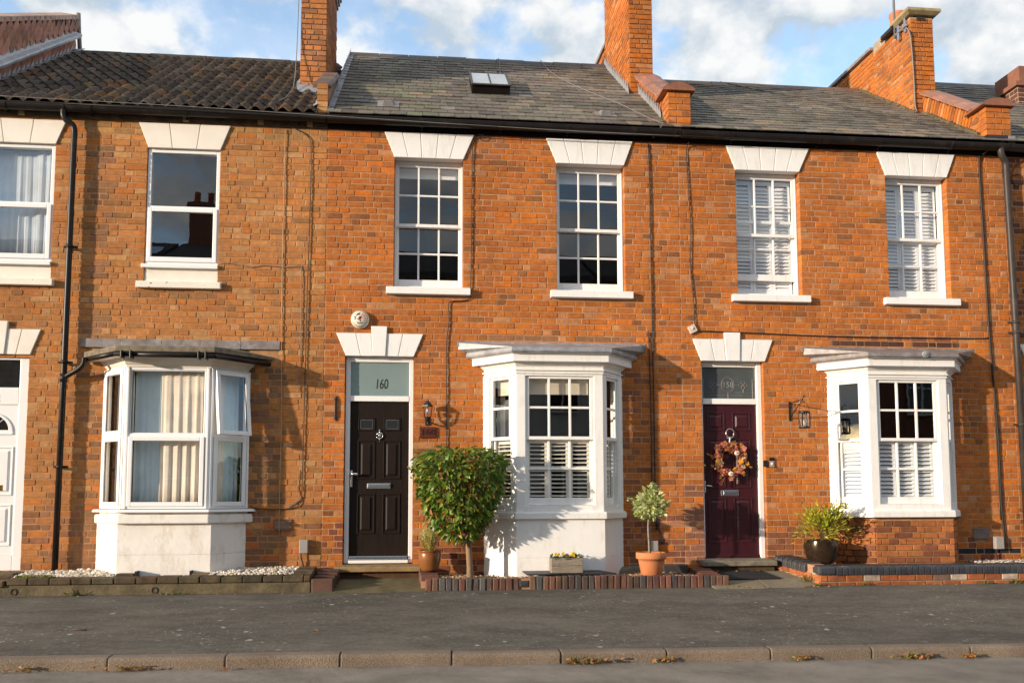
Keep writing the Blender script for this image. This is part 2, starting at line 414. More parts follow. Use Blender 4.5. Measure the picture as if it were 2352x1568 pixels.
# ------------------------------------------------------------------ mesh helpers
class MB:
    def __init__(s):
        s.v, s.f, s.t, s.sm = [], [], [], []
        s.tr = None
        s.tint = None
        s.smooth = False
    def add(s, vs, fs):
        n = len(s.v)
        if s.tr:
            vs = [s.tr(*p) for p in vs]
        s.v += [tuple(p) for p in vs]
        for f in fs:
            s.f.append(tuple(n + i for i in f))
            s.t.append(s.tint)
            s.sm.append(s.smooth)
    def box(s, x0, x1, y0, y1, z0, z1):
        s.add([(x0, y0, z0), (x1, y0, z0), (x1, y1, z0), (x0, y1, z0), (x0, y0, z1), (x1, y0, z1), (x1, y1, z1), (x0, y1, z1)],
              [(0, 3, 2, 1), (4, 5, 6, 7), (0, 1, 5, 4), (1, 2, 6, 5), (2, 3, 7, 6), (3, 0, 4, 7)])
    def hull(s, bot, top):
        """prism between two equal rings (counter-clockwise from above)"""
        n = len(bot)
        s.add(list(bot) + list(top), [tuple(range(n - 1, -1, -1)), tuple(range(n, 2 * n))] + [(i, (i + 1) % n, n + (i + 1) % n, n + i) for i in range(n)])
    def prism_xz(s, poly, y0, y1):
        """polygon in x,z (counter-clockwise seen from the street) extruded along y"""
        n = len(poly)
        s.add([(x, y0, z) for x, z in poly] + [(x, y1, z) for x, z in poly],
              [tuple(range(n)), tuple(range(2 * n - 1, n - 1, -1))] + [((i + 1) % n, i, n + i, n + (i + 1) % n) for i in range(n)])
    def prism_yz(s, poly, x0, x1):
        n = len(poly)
        s.add([(x0, y, z) for y, z in poly] + [(x1, y, z) for y, z in poly],
              [tuple(range(n - 1, -1, -1)), tuple(range(n, 2 * n))] + [(i, (i + 1) % n, n + (i + 1) % n, n + i) for i in range(n)])
    def tube(s, pts, r, n=8, caps=True):
        pts = [Vector(p) for p in pts]
        rings = []
        up = None
        for i, p in enumerate(pts):
            d = (pts[min(i + 1, len(pts) - 1)] - pts[max(i - 1, 0)]).normalized()
            if up is None:
                up = Vector((0, 0, 1)) if abs(d.z) < 0.9 else Vector((0, 1, 0))
            a = d.cross(up)
            if a.length < 1e-4:
                a = d.cross(Vector((1, 0.3, 0)))
            a.normalize()
            b = a.cross(d).normalized()
            up = b
            rr = r[i] if isinstance(r, (list, tuple)) else r
            rings.append([p + a * rr * math.cos(2 * math.pi * k / n) + b * rr * math.sin(2 * math.pi * k / n) for k in range(n)])
        vs = [v for q in rings for v in q]
        fs = []
        for i in range(len(pts) - 1):
            for k in range(n):
                k2 = (k + 1) % n
                fs.append((i * n + k, i * n + k2, (i + 1) * n + k2, (i + 1) * n + k))
        if caps:
            fs.append(tuple(range(n - 1, -1, -1)))
            m0 = (len(pts) - 1) * n
            fs.append(tuple(m0 + k for k in range(n)))
        o = s.smooth
        s.smooth = n > 4
        s.add(vs, fs)
        s.smooth = o
    def lathe(s, c, prof, n=20, closed=True):
        vs, fs = [], []
        for r, z in prof:
            for k in range(n):
                a = 2 * math.pi * k / n
                vs.append((c[0] + r * math.cos(a), c[1] + r * math.sin(a), c[2] + z))
        for i in range(len(prof) - 1):
            for k in range(n):
                k2 = (k + 1) % n
                fs.append((i * n + k, i * n + k2, (i + 1) * n + k2, (i + 1) * n + k))
        if closed:
            fs.append(tuple(range(n - 1, -1, -1)))
            m0 = (len(prof) - 1) * n
            fs.append(tuple(m0 + k for k in range(n)))
        o = s.smooth
        s.smooth = True
        s.add(vs, fs)
        s.smooth = o
    def ball(s, c, r, n=8, m=6, jit=0.0, g=rnd):
        rx, ry, rz = r if isinstance(r, tuple) else (r, r, r)
        vs = [(c[0], c[1], c[2] - rz)]
        for i in range(1, m):
            th = math.pi * i / m
            for k in range(n):
                a = 2 * math.pi * k / n
                q = 1 + g.uniform(-jit, jit)
                vs.append((c[0] + rx * q * math.sin(th) * math.cos(a), c[1] + ry * q * math.sin(th) * math.sin(a), c[2] - rz * q * math.cos(th)))
        vs.append((c[0], c[1], c[2] + rz))
        L = len(vs) - 1
        fs = [(0, 1 + (k + 1) % n, 1 + k) for k in range(n)]
        for i in range(m - 2):
            for k in range(n):
                k2 = (k + 1) % n
                fs.append((1 + i * n + k, 1 + i * n + k2, 1 + (i + 1) * n + k2, 1 + (i + 1) * n + k))
        b = 1 + (m - 2) * n
        fs += [(b + k, b + (k + 1) % n, L) for k in range(n)]
        s.add(vs, fs)
    def mesh(s, name, mat):
        me = bpy.data.meshes.new(name)
        me.from_pydata(s.v, [], s.f)
        if any(t is not None for t in s.t):
            a = me.attributes.new('tint', 'FLOAT_COLOR', 'FACE')
            flat = []
            for t in s.t:
                flat += [*(t or (0, 0, 0)), 1.0]
            a.data.foreach_set('color', flat)
        if any(s.sm):
            me.polygons.foreach_set('use_smooth', s.sm)
        if mat:
            me.materials.append(M[mat] if isinstance(mat, str) else mat)
        me.update()
        return me
    def build(s, name, mat, parent=None, bevel=0.0, kind=None, black=None):
        o = bpy.data.objects.new(name, s.mesh(name, mat))
        C.objects.link(o)
        if black if black is not None else any(t is not None for t in s.t):
            o.color = (0, 0, 0, 1)
        put(o, parent)
        if bevel:
            b = o.modifiers.new('bevel', 'BEVEL')
            b.width = bevel
            b.segments = 2
            b.limit_method = 'ANGLE'
            b.angle_limit = rad(40)
        if kind:
            o['kind'] = kind
        return o
WORLD0 = {}
def put(o, parent, loc=None):
    """meshes are modelled in world coordinates; a child sits so that they stay there"""
    w = Vector((0, 0, 0))
    if parent is not None:
        o.parent = parent
        w = WORLD0.get(parent.name, Vector((0, 0, 0)))
    L = Vector(loc) if loc is not None else Vector((0, 0, 0))
    o.location = L - w
    WORLD0[o.name] = L
    return o
def thing(name, label, cat, loc, group=None):
    o = bpy.data.objects.new(name, None)
    o.empty_display_size = 0.1
    C.objects.link(o)
    put(o, None, loc)
    tag(o, label, cat, group)
    return o
def tag(o, label, cat, group=None):
    o['label'] = label
    o['category'] = cat
    if group:
        o['group'] = group
    return o
def struct(o):
    o['kind'] = 'structure'
    return o
def inst(name, mesh, parent, loc, scale=(1, 1, 1), rot=(0, 0, 0), color=None, mat=None):
    o = bpy.data.objects.new(name, mesh)
    C.objects.link(o)
    put(o, parent, loc)
    o.scale = scale
    o.rotation_euler = rot
    if color:
        o.color = (*color, 1)
    return o
def text(name, s, size, loc, mat, parent, rot=(math.pi / 2, 0, 0), ext=0.002, shear=0.0, sx=1.0, offset=0.0):
    cu = bpy.data.curves.new(name, 'FONT')
    cu.body = s
    cu.size = size
    cu.extrude = ext
    cu.shear = shear
    cu.offset = offset
    cu.align_x = 'CENTER'
    cu.align_y = 'CENTER'
    cu.materials.append(M[mat])
    tmp = bpy.data.objects.new(name, cu)
    me = bpy.data.meshes.new_from_object(tmp)
    bpy.data.objects.remove(tmp)
    o = bpy.data.objects.new(name, me)
    C.objects.link(o)
    put(o, parent, loc)
    o.rotation_euler = rot
    o.scale = (sx, 1, 1)
    return o
def jit(c, a, g=rnd):
    k = 1 + g.uniform(-a, a)
    return tuple(max(0.0, x * k * (1 + g.uniform(-a, a) * 0.3)) for x in c)
# ------------------------------------------------------------------ bricks
def brick_mesh(w, h, seed, depth=0.1, cham=0.004, rough=0.0026):
    """one old brick, face towards -y, centred on x and z, arrises rounded and chipped"""
    g = random.Random(seed)
    m = MB()
    W, H = w / 2, h / 2
    def ring(ins, y, c, j):
        pts = [(-W + c, -H), (W - c, -H), (W, -H + c), (W, H - c), (W - c, H), (-W + c, H), (-W, H - c), (-W, -H + c)]
        o = []
        for x, z in pts:
            o.append((x * (1 - ins / W) + g.uniform(-j, j), y, z * (1 - ins / H) + g.uniform(-j, j)))
        return o
    a = ring(0, depth, 0.003, 0)
    b = ring(0.0, 0.005, 0.003, rough * 0.3)
    c = ring(cham, 0.0, 0.005, rough)
    n = 8
    vs = a + b + c
    fs = [(i, (i + 1) % n, n + (i + 1) % n, n + i) for i in range(n)] + [(n + i, n + (i + 1) % n, 2 * n + (i + 1) % n, 2 * n + i) for i in range(n)]
    fs.append(tuple(2 * n + i for i in range(n)))
    m.add(vs, fs)
    return m
STRETCH = [brick_mesh(0.215, 0.0655, 100 + i) for i in range(7)]
HEADER = [brick_mesh(0.1025, 0.0655, 200 + i) for i in range(7)]
STRETCH_ME = [b.mesh('brick', 'brick') for b in STRETCH]
HEADER_ME = [b.mesh('brick', 'brick') for b in HEADER]
STRETCH_OLD = [b.mesh('brick', 'old_brick') for b in STRETCH]
HEADER_OLD = [b.mesh('brick', 'old_brick') for b in HEADER]

COURSE = 0.0755
def interval(block, z):
    """block: (z0, z1, left at z0, left at z1, right at z0, right at z1)"""
    z0, z1, l0, l1, r0, r1 = block
    if z <= z0 or z >= z1:
        return None
    k = (z - z0) / (z1 - z0)
    return l0 + (l1 - l0) * k, r0 + (r1 - r0) * k
def lay(X0, X1, z0, z1, blocks, seed, bond='flemish', joint=0.010):
    """bricks of a wall as (left, right, bottom, top)"""
    g = random.Random(seed)
    res = []
    nz = int(round((z1 - z0) / COURSE))
    for j in range(nz):
        zb = z0 + j * COURSE
        zt = zb + COURSE - joint
        zm = (zb + zt) / 2
        cuts = sorted(c for c in (interval(b, zm) for b in blocks) if c)
        free, x = [], X0
        for l, r in cuts:
            if l > x:
                free.append((x, min(l, X1)))
            x = max(x, r)
        if x < X1:
            free.append((x, X1))
        seq = []
        x = X0 - 0.35 + (0.169 if j % 2 else 0) + g.uniform(-0.03, 0.03)
        k = g.randint(0, 1)
        while x < X1:
            if bond == 'flemish':
                w = 0.225 if k % 2 == 0 else 0.1125
                if g.random() < (0.22 if w > 0.2 else 0.08):
                    w = 0.225 if w < 0.2 else 0.1125
            else:
                w = 0.225
            seq.append(x)
            x += w + g.uniform(-0.006, 0.006)
            k += 1
        for p, q in free:
            if q - p < 0.03:
                continue
            bs = [p] + [s for s in seq if p + 0.055 < s < q - 0.055] + [q]
            for a, b in zip(bs, bs[1:]):
                l = a + (joint / 2 if a > p or p == X0 else 0.0)
                r = b - (joint / 2 if b < q or q == X1 else 0.0)
                res.append((l, r, zb + g.uniform(-0.0015, 0.0015), zt + g.uniform(-0.0015, 0.0015)))
    return res

def put_bricks(parent, bricks, tintf, n_single, seed, proud=0.0042, old=False, plane=None, house=None):
    """the n_single bricks that show largest become objects, the rest one joined part"""
    g = random.Random(seed)
    order = sorted(range(len(bricks)), key=lambda i: -(bricks[i][1] - bricks[i][0]) * (bricks[i][3] - bricks[i][2]) / (((bricks[i][0] + bricks[i][1]) / 2) ** 2 + 117 + ((bricks[i][2] - 1) ** 2)))
    single = set(order[:n_single])
    jm = MB()
    sm, hm = (STRETCH_OLD, HEADER_OLD) if old else (STRETCH_ME, HEADER_ME)
    for i, (l, r, b, t) in enumerate(bricks):
        w, h = r - l, t - b
        cx, cz = (l + r) / 2, (b + t) / 2
        k = g.randrange(7)
        big = w > 0.16
        y = -proud + g.uniform(-0.003, 0.003)
        tint = tintf(cx, cz, w, g)
        ry = g.uniform(-0.008, 0.008)
        sx, sz = w / (0.215 if big else 0.1025), h / 0.0655
        if i in single:
            loc = Vector((cx, y, cz))
            rz = 0.0
            if plane:
                loc = plane @ loc
                rz = plane.to_euler().z
            inst('brick', (sm if big else hm)[k], parent, loc, (sx, 1, sz), (0, ry, rz), tint)
        else:
            src = (STRETCH if big else HEADER)[k]
            jm.tint = tint
            ca, sa = math.cos(ry), math.sin(ry)
            def tr(x, yy, z):
                x, z = x * sx, z * sz
                v = Vector((cx + x * ca + z * sa, y + yy, cz - x * sa + z * ca))
                return plane @ v if plane else v
            jm.tr = tr
            jm.add(src.v, src.f)
    jm.tr = None
    if jm.f:
        jm.build('brick', 'old_brick' if old else 'brick', house if house is not None else parent, kind='stuff')

def tint_red(base_dark=0.75):
    def f(x, z, w, g):
        q = g.random()
        if q < 0.07:
            c = (0.28, 0.105, 0.034)
        elif q < 0.17:
            c = (0.56, 0.158, 0.019)
        elif q < 0.24:
            c = (0.52, 0.225, 0.088)
        elif q < 0.52:
            c = (0.44, 0.132, 0.028)
        else:
            c = (0.495, 0.156, 0.030)
        if z < base_dark and g.random() < 0.40:
            c = (0.24, 0.075, 0.04) if g.random() < 0.6 else (0.40, 0.18, 0.09)
        return jit(c, 0.10, g)
    return f
def tint_tan(x, z, w, g):
    q = g.random()
    if q < 0.07:
        c = (0.31, 0.14, 0.05)
    elif q < 0.14:
        c = (0.50, 0.165, 0.034)
    elif q < 0.26:
        c = (0.49, 0.25, 0.100)
    elif q < 0.5:
        c = (0.43, 0.172, 0.052)
    else:
        c = (0.47, 0.190, 0.056)
    if z < 1.0 and g.random() < 0.35:
        c = (0.28, 0.12, 0.055) if g.random() < 0.55 else (0.48, 0.145, 0.04)
    return jit(c, 0.10, g)
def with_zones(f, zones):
    """zones of burnt, sooty or damp bricks, and of bricks tinted as cast shadow: (x0, x1, z0, z1, chance, colour)"""
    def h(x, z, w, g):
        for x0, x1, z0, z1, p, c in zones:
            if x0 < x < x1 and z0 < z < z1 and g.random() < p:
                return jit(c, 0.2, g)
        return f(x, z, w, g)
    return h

def rect_block(x0, x1, z0, z1):
    return (z0, z1, x0, x0, x1, x1)
def mortar_wall(parent, X0, X1, z0, z1, holes, mat, depth=0.22):
    """the bed of the wall with its openings cut right through (holes: x0, x1, z0, z1)"""
    xs = sorted({X0, X1, *[h[0] for h in holes], *[h[1] for h in holes]})
    zs = sorted({z0, z1, *[h[2] for h in holes], *[h[3] for h in holes]})
    m = MB()
    for a, b in zip(xs, xs[1:]):
        for c, d in zip(zs, zs[1:]):
            if any(h[0] <= a and b <= h[1] and h[2] <= c and d <= h[3] for h in holes):
                continue
            m.add([(a, 0, c), (b, 0, c), (b, 0, d), (a, 0, d)], [(0, 1, 2, 3)])
    for x0, x1, c, d in holes:
        for q in ([(x0, 0, c), (x0, 0, d), (x0, depth, d), (x0, depth, c)], [(x1, 0, d), (x1, 0, c), (x1, depth, c), (x1, depth, d)],
                  [(x0, 0, d), (x1, 0, d), (x1, depth, d), (x0, depth, d)], [(x1, 0, c), (x0, 0, c), (x0, depth, c), (x1, depth, c)]):
            m.add(q, [(0, 1, 2, 3)])
    return m.build('wall', mat, parent)

# ------------------------------------------------------------------ house parts
def lintel(house, tl, tr_, bl, br, zt, zb, n, mat, key=None, name='window_lintel'):
    """flat arch of painted wedge blocks, n voussoirs, optionally a taller keystone"""
    back = MB()
    back.prism_xz([(bl + .004, zb + .003), (br - .004, zb + .003), (tr_ - .006, zt - .004), (tl + .006, zt - .004)], -0.014, 0.16)
    o = back.build(name, mat, house)
    if key:
        k0, k1, kb0, kb1, kz = key
        tops = [tl, (tl + k0) / 2 + .03, k0, k1, (tr_ + k1) / 2 - .03, tr_]
        bots = [bl, (bl + kb0) / 2 + .02, kb0, kb1, (br + kb1) / 2 - .02, br]
    else:
        tops = [tl + (tr_ - tl) * i / n for i in range(n + 1)]
        bots = [bl + (br - bl) * i / n for i in range(n + 1)]
    for i in range(len(tops) - 1):
        m = MB()
        g = 0.0035
        zz = zt
        yy = -0.026
        if key and i == 2:
            zz, yy = key[4], -0.042
        m.prism_xz([(bots[i] + g, zb), (bots[i + 1] - g, zb), (tops[i + 1] - g, zz), (tops[i] + g, zz)], yy, 0.02)
        m.build('voussoir', mat, o, bevel=0.005)
    return o

def pane(parent, x0, x1, z0, z1, y, mat='glass', tr=None):
    m = MB()
    m.tr = tr
    m.box(x0, x1, y, y + 0.004, z0, z1)
    return m.build('pane', mat, parent)

def shutter_panel(parent, x0, x1, z0, z1, y, pitch, mat, tilt=50, tr=None, stile=0.035, slat_w=0.058):
    f = MB()
    f.tr = tr
    f.box(x0, x0 + stile, y, y + .026, z0, z1)
    f.box(x1 - stile, x1, y, y + .026, z0, z1)
    f.box(x0 + stile, x1 - stile, y, y + .026, z0, z0 + .05)
    f.box(x0 + stile, x1 - stile, y, y + .026, z1 - .05, z1)
    f.build('shutter', mat, parent)
    z = z0 + .05 + pitch / 2
    a = rad(tilt)
    while z < z1 - .05:
        s = MB()
        s.tr = tr
        w, t = slat_w / 2, 0.0045
        cy = y + .013
        dy, dz = w * math.cos(a), w * math.sin(a)
        ny, nz = -math.sin(a) * t, math.cos(a) * t
        # outer edge low, inner edge high
        p = [(cy - dy, z - dz), (cy + dy, z + dz)]
        s.prism_yz([(p[0][0] + ny, p[0][1] + nz), (p[0][0] - ny, p[0][1] - nz), (p[1][0] - ny, p[1][1] - nz), (p[1][0] + ny, p[1][1] + nz)], x0 + stile + .002, x1 - stile - .002)
        s.build('slat', mat, parent)
        z += pitch

def sash_unit(win, x0, x1, z0, z1, y, cols, rows, stile=0.035, top=0.035, bot=0.06, bar=0.024, tr=None, mat='white_paint', gmat='glass'):
    """one sliding sash: frame with glazing bars, and every pane"""
    m = MB()
    m.tr = tr
    d = 0.038
    m.box(x0, x0 + stile, y, y + d, z0, z1)
    m.box(x1 - stile, x1, y, y + d, z0, z1)
    m.box(x0 + stile, x1 - stile, y, y + d, z0, z0 + bot)
    m.box(x0 + stile, x1 - stile, y, y + d, z1 - top, z1)
    gx0, gx1, gz0, gz1 = x0 + stile, x1 - stile, z0 + bot, z1 - top
    px = (gx1 - gx0 - bar * (cols - 1)) / cols
    pz = (gz1 - gz0 - bar * (rows - 1)) / rows
    m.build('sash', mat, win, bevel=0.004)
    for c in range(1, cols):
        b = MB()
        b.tr = tr
        xa = gx0 + c * px + (c - 1) * bar
        b.box(xa, xa + bar, y + .004, y + d - .004, gz0, gz1)
        b.build('glazing_bar', mat, win, bevel=0.004)
    for r in range(1, rows):
        b = MB()
        b.tr = tr
        za = gz0 + r * pz + (r - 1) * bar
        b.box(gx0, gx1, y + .006, y + d - .006, za, za + bar)
        b.build('glazing_bar', mat, win, bevel=0.004)
    for c in range(cols):
        for r in range(rows):
            xa, za = gx0 + c * (px + bar), gz0 + r * (pz + bar)
            pane(win, xa - .003, xa + px + .003, za - .003, za + pz + .003, y + .017, gmat, tr)

def sash_window(house, X0, X1, z0, z1, rec=0.11, lift=0.0, shutters=False, blind=False):
    w = MB()
    j = 0.022
    w.box(X0 + .002, X0 + j, rec, rec + .12, z0, z1)
    w.box(X1 - j, X1 - .002, rec, rec + .12, z0, z1)
    w.box(X0 + j, X1 - j, rec, rec + .12, z1 - .035, z1 - .002)
    w.box(X0 + j, X1 - j, rec - .02, rec + .14, z0, z0 + .035)
    win = w.build('window', 'white_paint', house, bevel=0.003)
    zm = (z0 + z1) / 2 - .0
    sash_unit(win, X0 + j, X1 - j, zm - .022, z1 - .035, rec + .012, 3, 2, bot=0.042, top=0.036)
    sash_unit(win, X0 + j, X1 - j, z0 + .037 + lift, zm + .022 + lift, rec + .055, 3, 2, bot=0.10 if not lift else 0.085, top=0.042)
    s = MB()
    s.hull([(X0 - .09, -.075, z0 - .10), (X1 + .09, -.075, z0 - .10), (X1 + .09, 0.06, z0 - .10), (X0 - .09, .06, z0 - .10)],
           [(X0 - .09, -.075, z0 - .012), (X1 + .09, -.075, z0 - .012), (X1 + .09, .06, z0), (X0 - .09, .06, z0)])
    s.box(X0 + .006, X1 - .006, .055, rec + .02, z0 - .04, z0 + .002)
    s.build('sill', 'white_paint', win, bevel=0.006)
    if shutters:
        wd_ = (X1 - X0 - .06) / 3
        for k in range(3):
            shutter_panel(win, X0 + .03 + k * wd_, X0 + .03 + (k + 1) * wd_ - .004, z0 + .06, z1 - .06, rec + .125, 0.049, 'shutter', tilt=58)
    if blind:
        b = MB()
        b.box(X0 + .03, X1 - .03, rec + .15, rec + .17, z1 - .17, z1 - .04)
        b.build('roller_blind', 'shutter', win)
    r = MB()
    r.box(X0 - .3, X1 + .3, 1.5, 1.52, z0 - .5, z1 + .3)
    return win

def fbox_tr(o, u, n):
    """local (along the face, inwards, up) -> world"""
    def tr(a, d, z):
        return (o[0] + u[0] * a - n[0] * d, o[1] + u[1] * a - n[1] * d, z)
    return tr
def bay_plan(wl, fl, fr, wr, d, off):
    """plan of a canted bay pushed out by off: wall left, front left, front right, wall right"""
    def side(w, f):
        dx, dy = f - w, -d
        L = math.hypot(dx, dy)
        return dx / L, dy / L
    ux, uy = side(wl, fl)
    nx, ny = uy, -ux                       # outward of the left face
    yf = -d - off
    px, py = wl + nx * off, ny * off
    kf = (yf - py) / uy
    k0 = (0 - py) / uy
    L0, L1 = px + ux * k0, px + ux * kf
    ux, uy = side(wr, fr)
    nx, ny = -uy, ux
    px, py = wr + nx * off, ny * off
    kf = (yf - py) / uy
    k0 = (0 - py) / uy
    R0, R1 = px + ux * k0, px + ux * kf
    return [(L0, 0.0), (L1, yf), (R1, yf), (R0, 0.0)]
def plan_prism(m, pl, z0, z1, pl2=None, inset=0.03):
    pl2 = pl2 or pl
    a = [(x, y if y < 0 else inset, z0) for x, y in pl]
    b = [(x, y if y < 0 else inset, z1) for x, y in pl2]
    m.hull(a, b)

def bay_window(house, wl, fl, fr, wr, d, label=None, kind='painted', shutter_mat='shutter', tilt=25):
    m = MB()
    zs, zt = 0.835, 2.51
    wo0, wo1 = 0.915, 2.485
    bay = None
    faces = []
    P = [(wl, 0.0), (fl, -d), (fr, -d), (wr, 0.0)]
    for (ax, ay), (bx, by) in zip(P, P[1:]):
        L = math.hypot(bx - ax, by - ay)
        u = ((bx - ax) / L, (by - ay) / L)
        n = (u[1], -u[0])
        faces.append((fbox_tr((ax, ay), u, n), L))
    for k, (tr, L) in enumerate(faces):
        m.tr = tr
        e = (0.11, 0.11) if k == 1 else ((0.10, 0.085) if k == 0 else (0.085, 0.10))
        m.box(0, e[0], 0, .10, zs, zt)
        m.box(L - e[1], L, 0, .10, zs, zt)
        m.box(e[0], L - e[1], 0, .10, zs, wo0)
        m.box(e[0], L - e[1], 0, .10, wo1, zt)
    m.tr = None
    bay = m.build('bay_window', 'white_paint', house, bevel=0.004)
    for k, (tr, L) in enumerate(faces):
        e = (0.11, 0.11) if k == 1 else ((0.10, 0.085) if k == 0 else (0.085, 0.10))
        x0, x1 = e[0] + .004, L - e[1] - .004
        cols = 3 if k == 1 else 1
        zm = 1.73
        st = 0.034
        fr_ = MB()
        fr_.tr = tr
        fr_.box(e[0], e[0] + .014, .012, .11, wo0, wo1)
        fr_.box(L - e[1] - .014, L - e[1], .012, .11, wo0, wo1)
        fr_.build('window_frame', 'white_paint', bay)
        sash_unit(bay, x0 + .012, x1 - .012, zm - .022, wo1 - .002, .022, cols, 2, stile=st, top=.03, bot=.04, bar=.028, tr=tr)
        sash_unit(bay, x0 + .012, x1 - .012, wo0 + .002, zm + .02, .064, cols, 2, stile=st, top=.04, bot=.088, bar=.028, tr=tr)
        n = 3 if k == 1 else 1
        wd_ = (x1 - x0 - .05) / n
        for q in range(n):
            shutter_panel(bay, x0 + .025 + q * wd_, x0 + .025 + (q + 1) * wd_ - .006, wo0 + .04, 1.715, .112, 0.0505, shutter_mat, tilt=tilt, tr=tr, stile=.038, slat_w=.058)
    return bay, faces

def lead_roof(bay, wl, fl, fr, wr, d, mat, o1=0.165, zl=2.745, zh=2.81, zw=2.945):
    m = MB()
    a = bay_plan(wl, fl, fr, wr, d, o1)
    a2 = bay_plan(wl, fl, fr, wr, d, o1 + .012)
    plan_prism(m, a, zl, zl + .02, a2)
    plan_prism(m, a2, zl + .02, zh, a)
    # sloping sheet back to the wall
    b = [(a[0][0] - .10, 0.0), (a[1][0] - .16, -.0005), (a[2][0] + .16, -.0005), (a[3][0] + .10, 0.0)]
    A = [(x, y if y < 0 else .03, zh) for x, y in a]
    m.add([(A[0][0] - .09, 0.01, zh + .045), A[1], A[2], (A[3][0] + .09, 0.01, zh + .045), (A[3][0] + .09, 0.01, zw), (A[0][0] - .09, .01, zw), A[0], A[3]],
          [(1, 2, 4, 5), (0, 1, 5), (2, 3, 4), (6, 1, 0), (2, 7, 3)])
    m.box(A[0][0] - .09, A[3][0] + .09, -.012, .005, zw - .05, zw + .012)
    return m.build('lead_roof', mat, bay)

def door_panel(parent, x0, x1, z0, z1, y, mat, raised=True):
    m = MB()
    f = 0.014
    for a in ((x0, x1, z0, z0 + f), (x0, x1, z1 - f, z1), (x0, x0 + f, z0 + f, z1 - f), (x1 - f, x1, z0 + f, z1 - f)):
        m.box(a[0], a[1], y - .010, y + .002, a[2], a[3])
    if raised:
        i = 0.038
        m.hull([(x0 + i, y + .002, z0 + i), (x0 + i, y + .002, z1 - i), (x1 - i, y + .002, z1 - i), (x1 - i, y + .002, z0 + i)],
               [(x0 + i + .02, y - .012, z0 + i + .02), (x0 + i + .02, y - .012, z1 - i - .02), (x1 - i - .02, y - .012, z1 - i - .02), (x1 - i - .02, y - .012, z0 + i + .02)])
    return m.build('panel', mat, parent, bevel=0.003)

def gutter(house, x0, x1, z, y=-0.12, r=0.062, brackets=(), mat='black_plastic'):
    m = MB()
    n = 10
    prof = [(y + r * math.cos(math.pi + math.pi * k / n), z + r * 1.15 * math.sin(math.pi + math.pi * k / n)) for k in range(n + 1)]
    inner = [(y + (r - .008) * math.cos(math.pi + math.pi * k / n), z + (r - .008) * 1.15 * math.sin(math.pi + math.pi * k / n)) for k in range(n, -1, -1)]
    lip = [(y - r - .004, z), (y - r - .004, z + .012), (y - r + .012, z + .012)]
    m.smooth = False
    m.prism_yz([*prof, *inner], x0, x1)
    m.box(x0, x1, y - r - .005, y - r + .010, z - .002, z + .012)
    o = m.build('gutter', mat, house)
    for bx in brackets:
        b = MB()
        b.prism_yz([(y + (r + .006) * math.cos(math.pi + math.pi * k / n), z + (r + .006) * 1.15 * math.sin(math.pi + math.pi * k / n)) for k in range(n + 1)] +
                   [(y + r * 1.0 * math.cos(math.pi + math.pi * k / n), z + r * 1.15 * math.sin(math.pi + math.pi * k / n)) for k in range(n, -1, -1)], bx - .018, bx + .018)
        b.box(bx - .012, bx + .012, y + r - .01, -.02, z - .09, z - .02)
        b.build('bracket', mat, o)
    return o
def sweep_part(name, house, pts, r, mat, n=8):
    m = MB()
    m.tube(pts, r, n)
    return m.build(name, mat, house)
def smooth_path(pts, k=4):
    pts = [Vector(p) for p in pts]
    o = []
    for i in range(len(pts) - 1):
        p0, p1, p2, p3 = pts[max(i - 1, 0)], pts[i], pts[i + 1], pts[min(i + 2, len(pts) - 1)]
        for q in range(k):
            t = q / k
            o.append(0.5 * ((2 * p1) + (p2 - p0) * t + (2 * p0 - 5 * p1 + 4 * p2 - p3) * t * t + (3 * p1 - p0 - 3 * p2 + p3) * t ** 3))
    o.append(pts[-1])
    return o

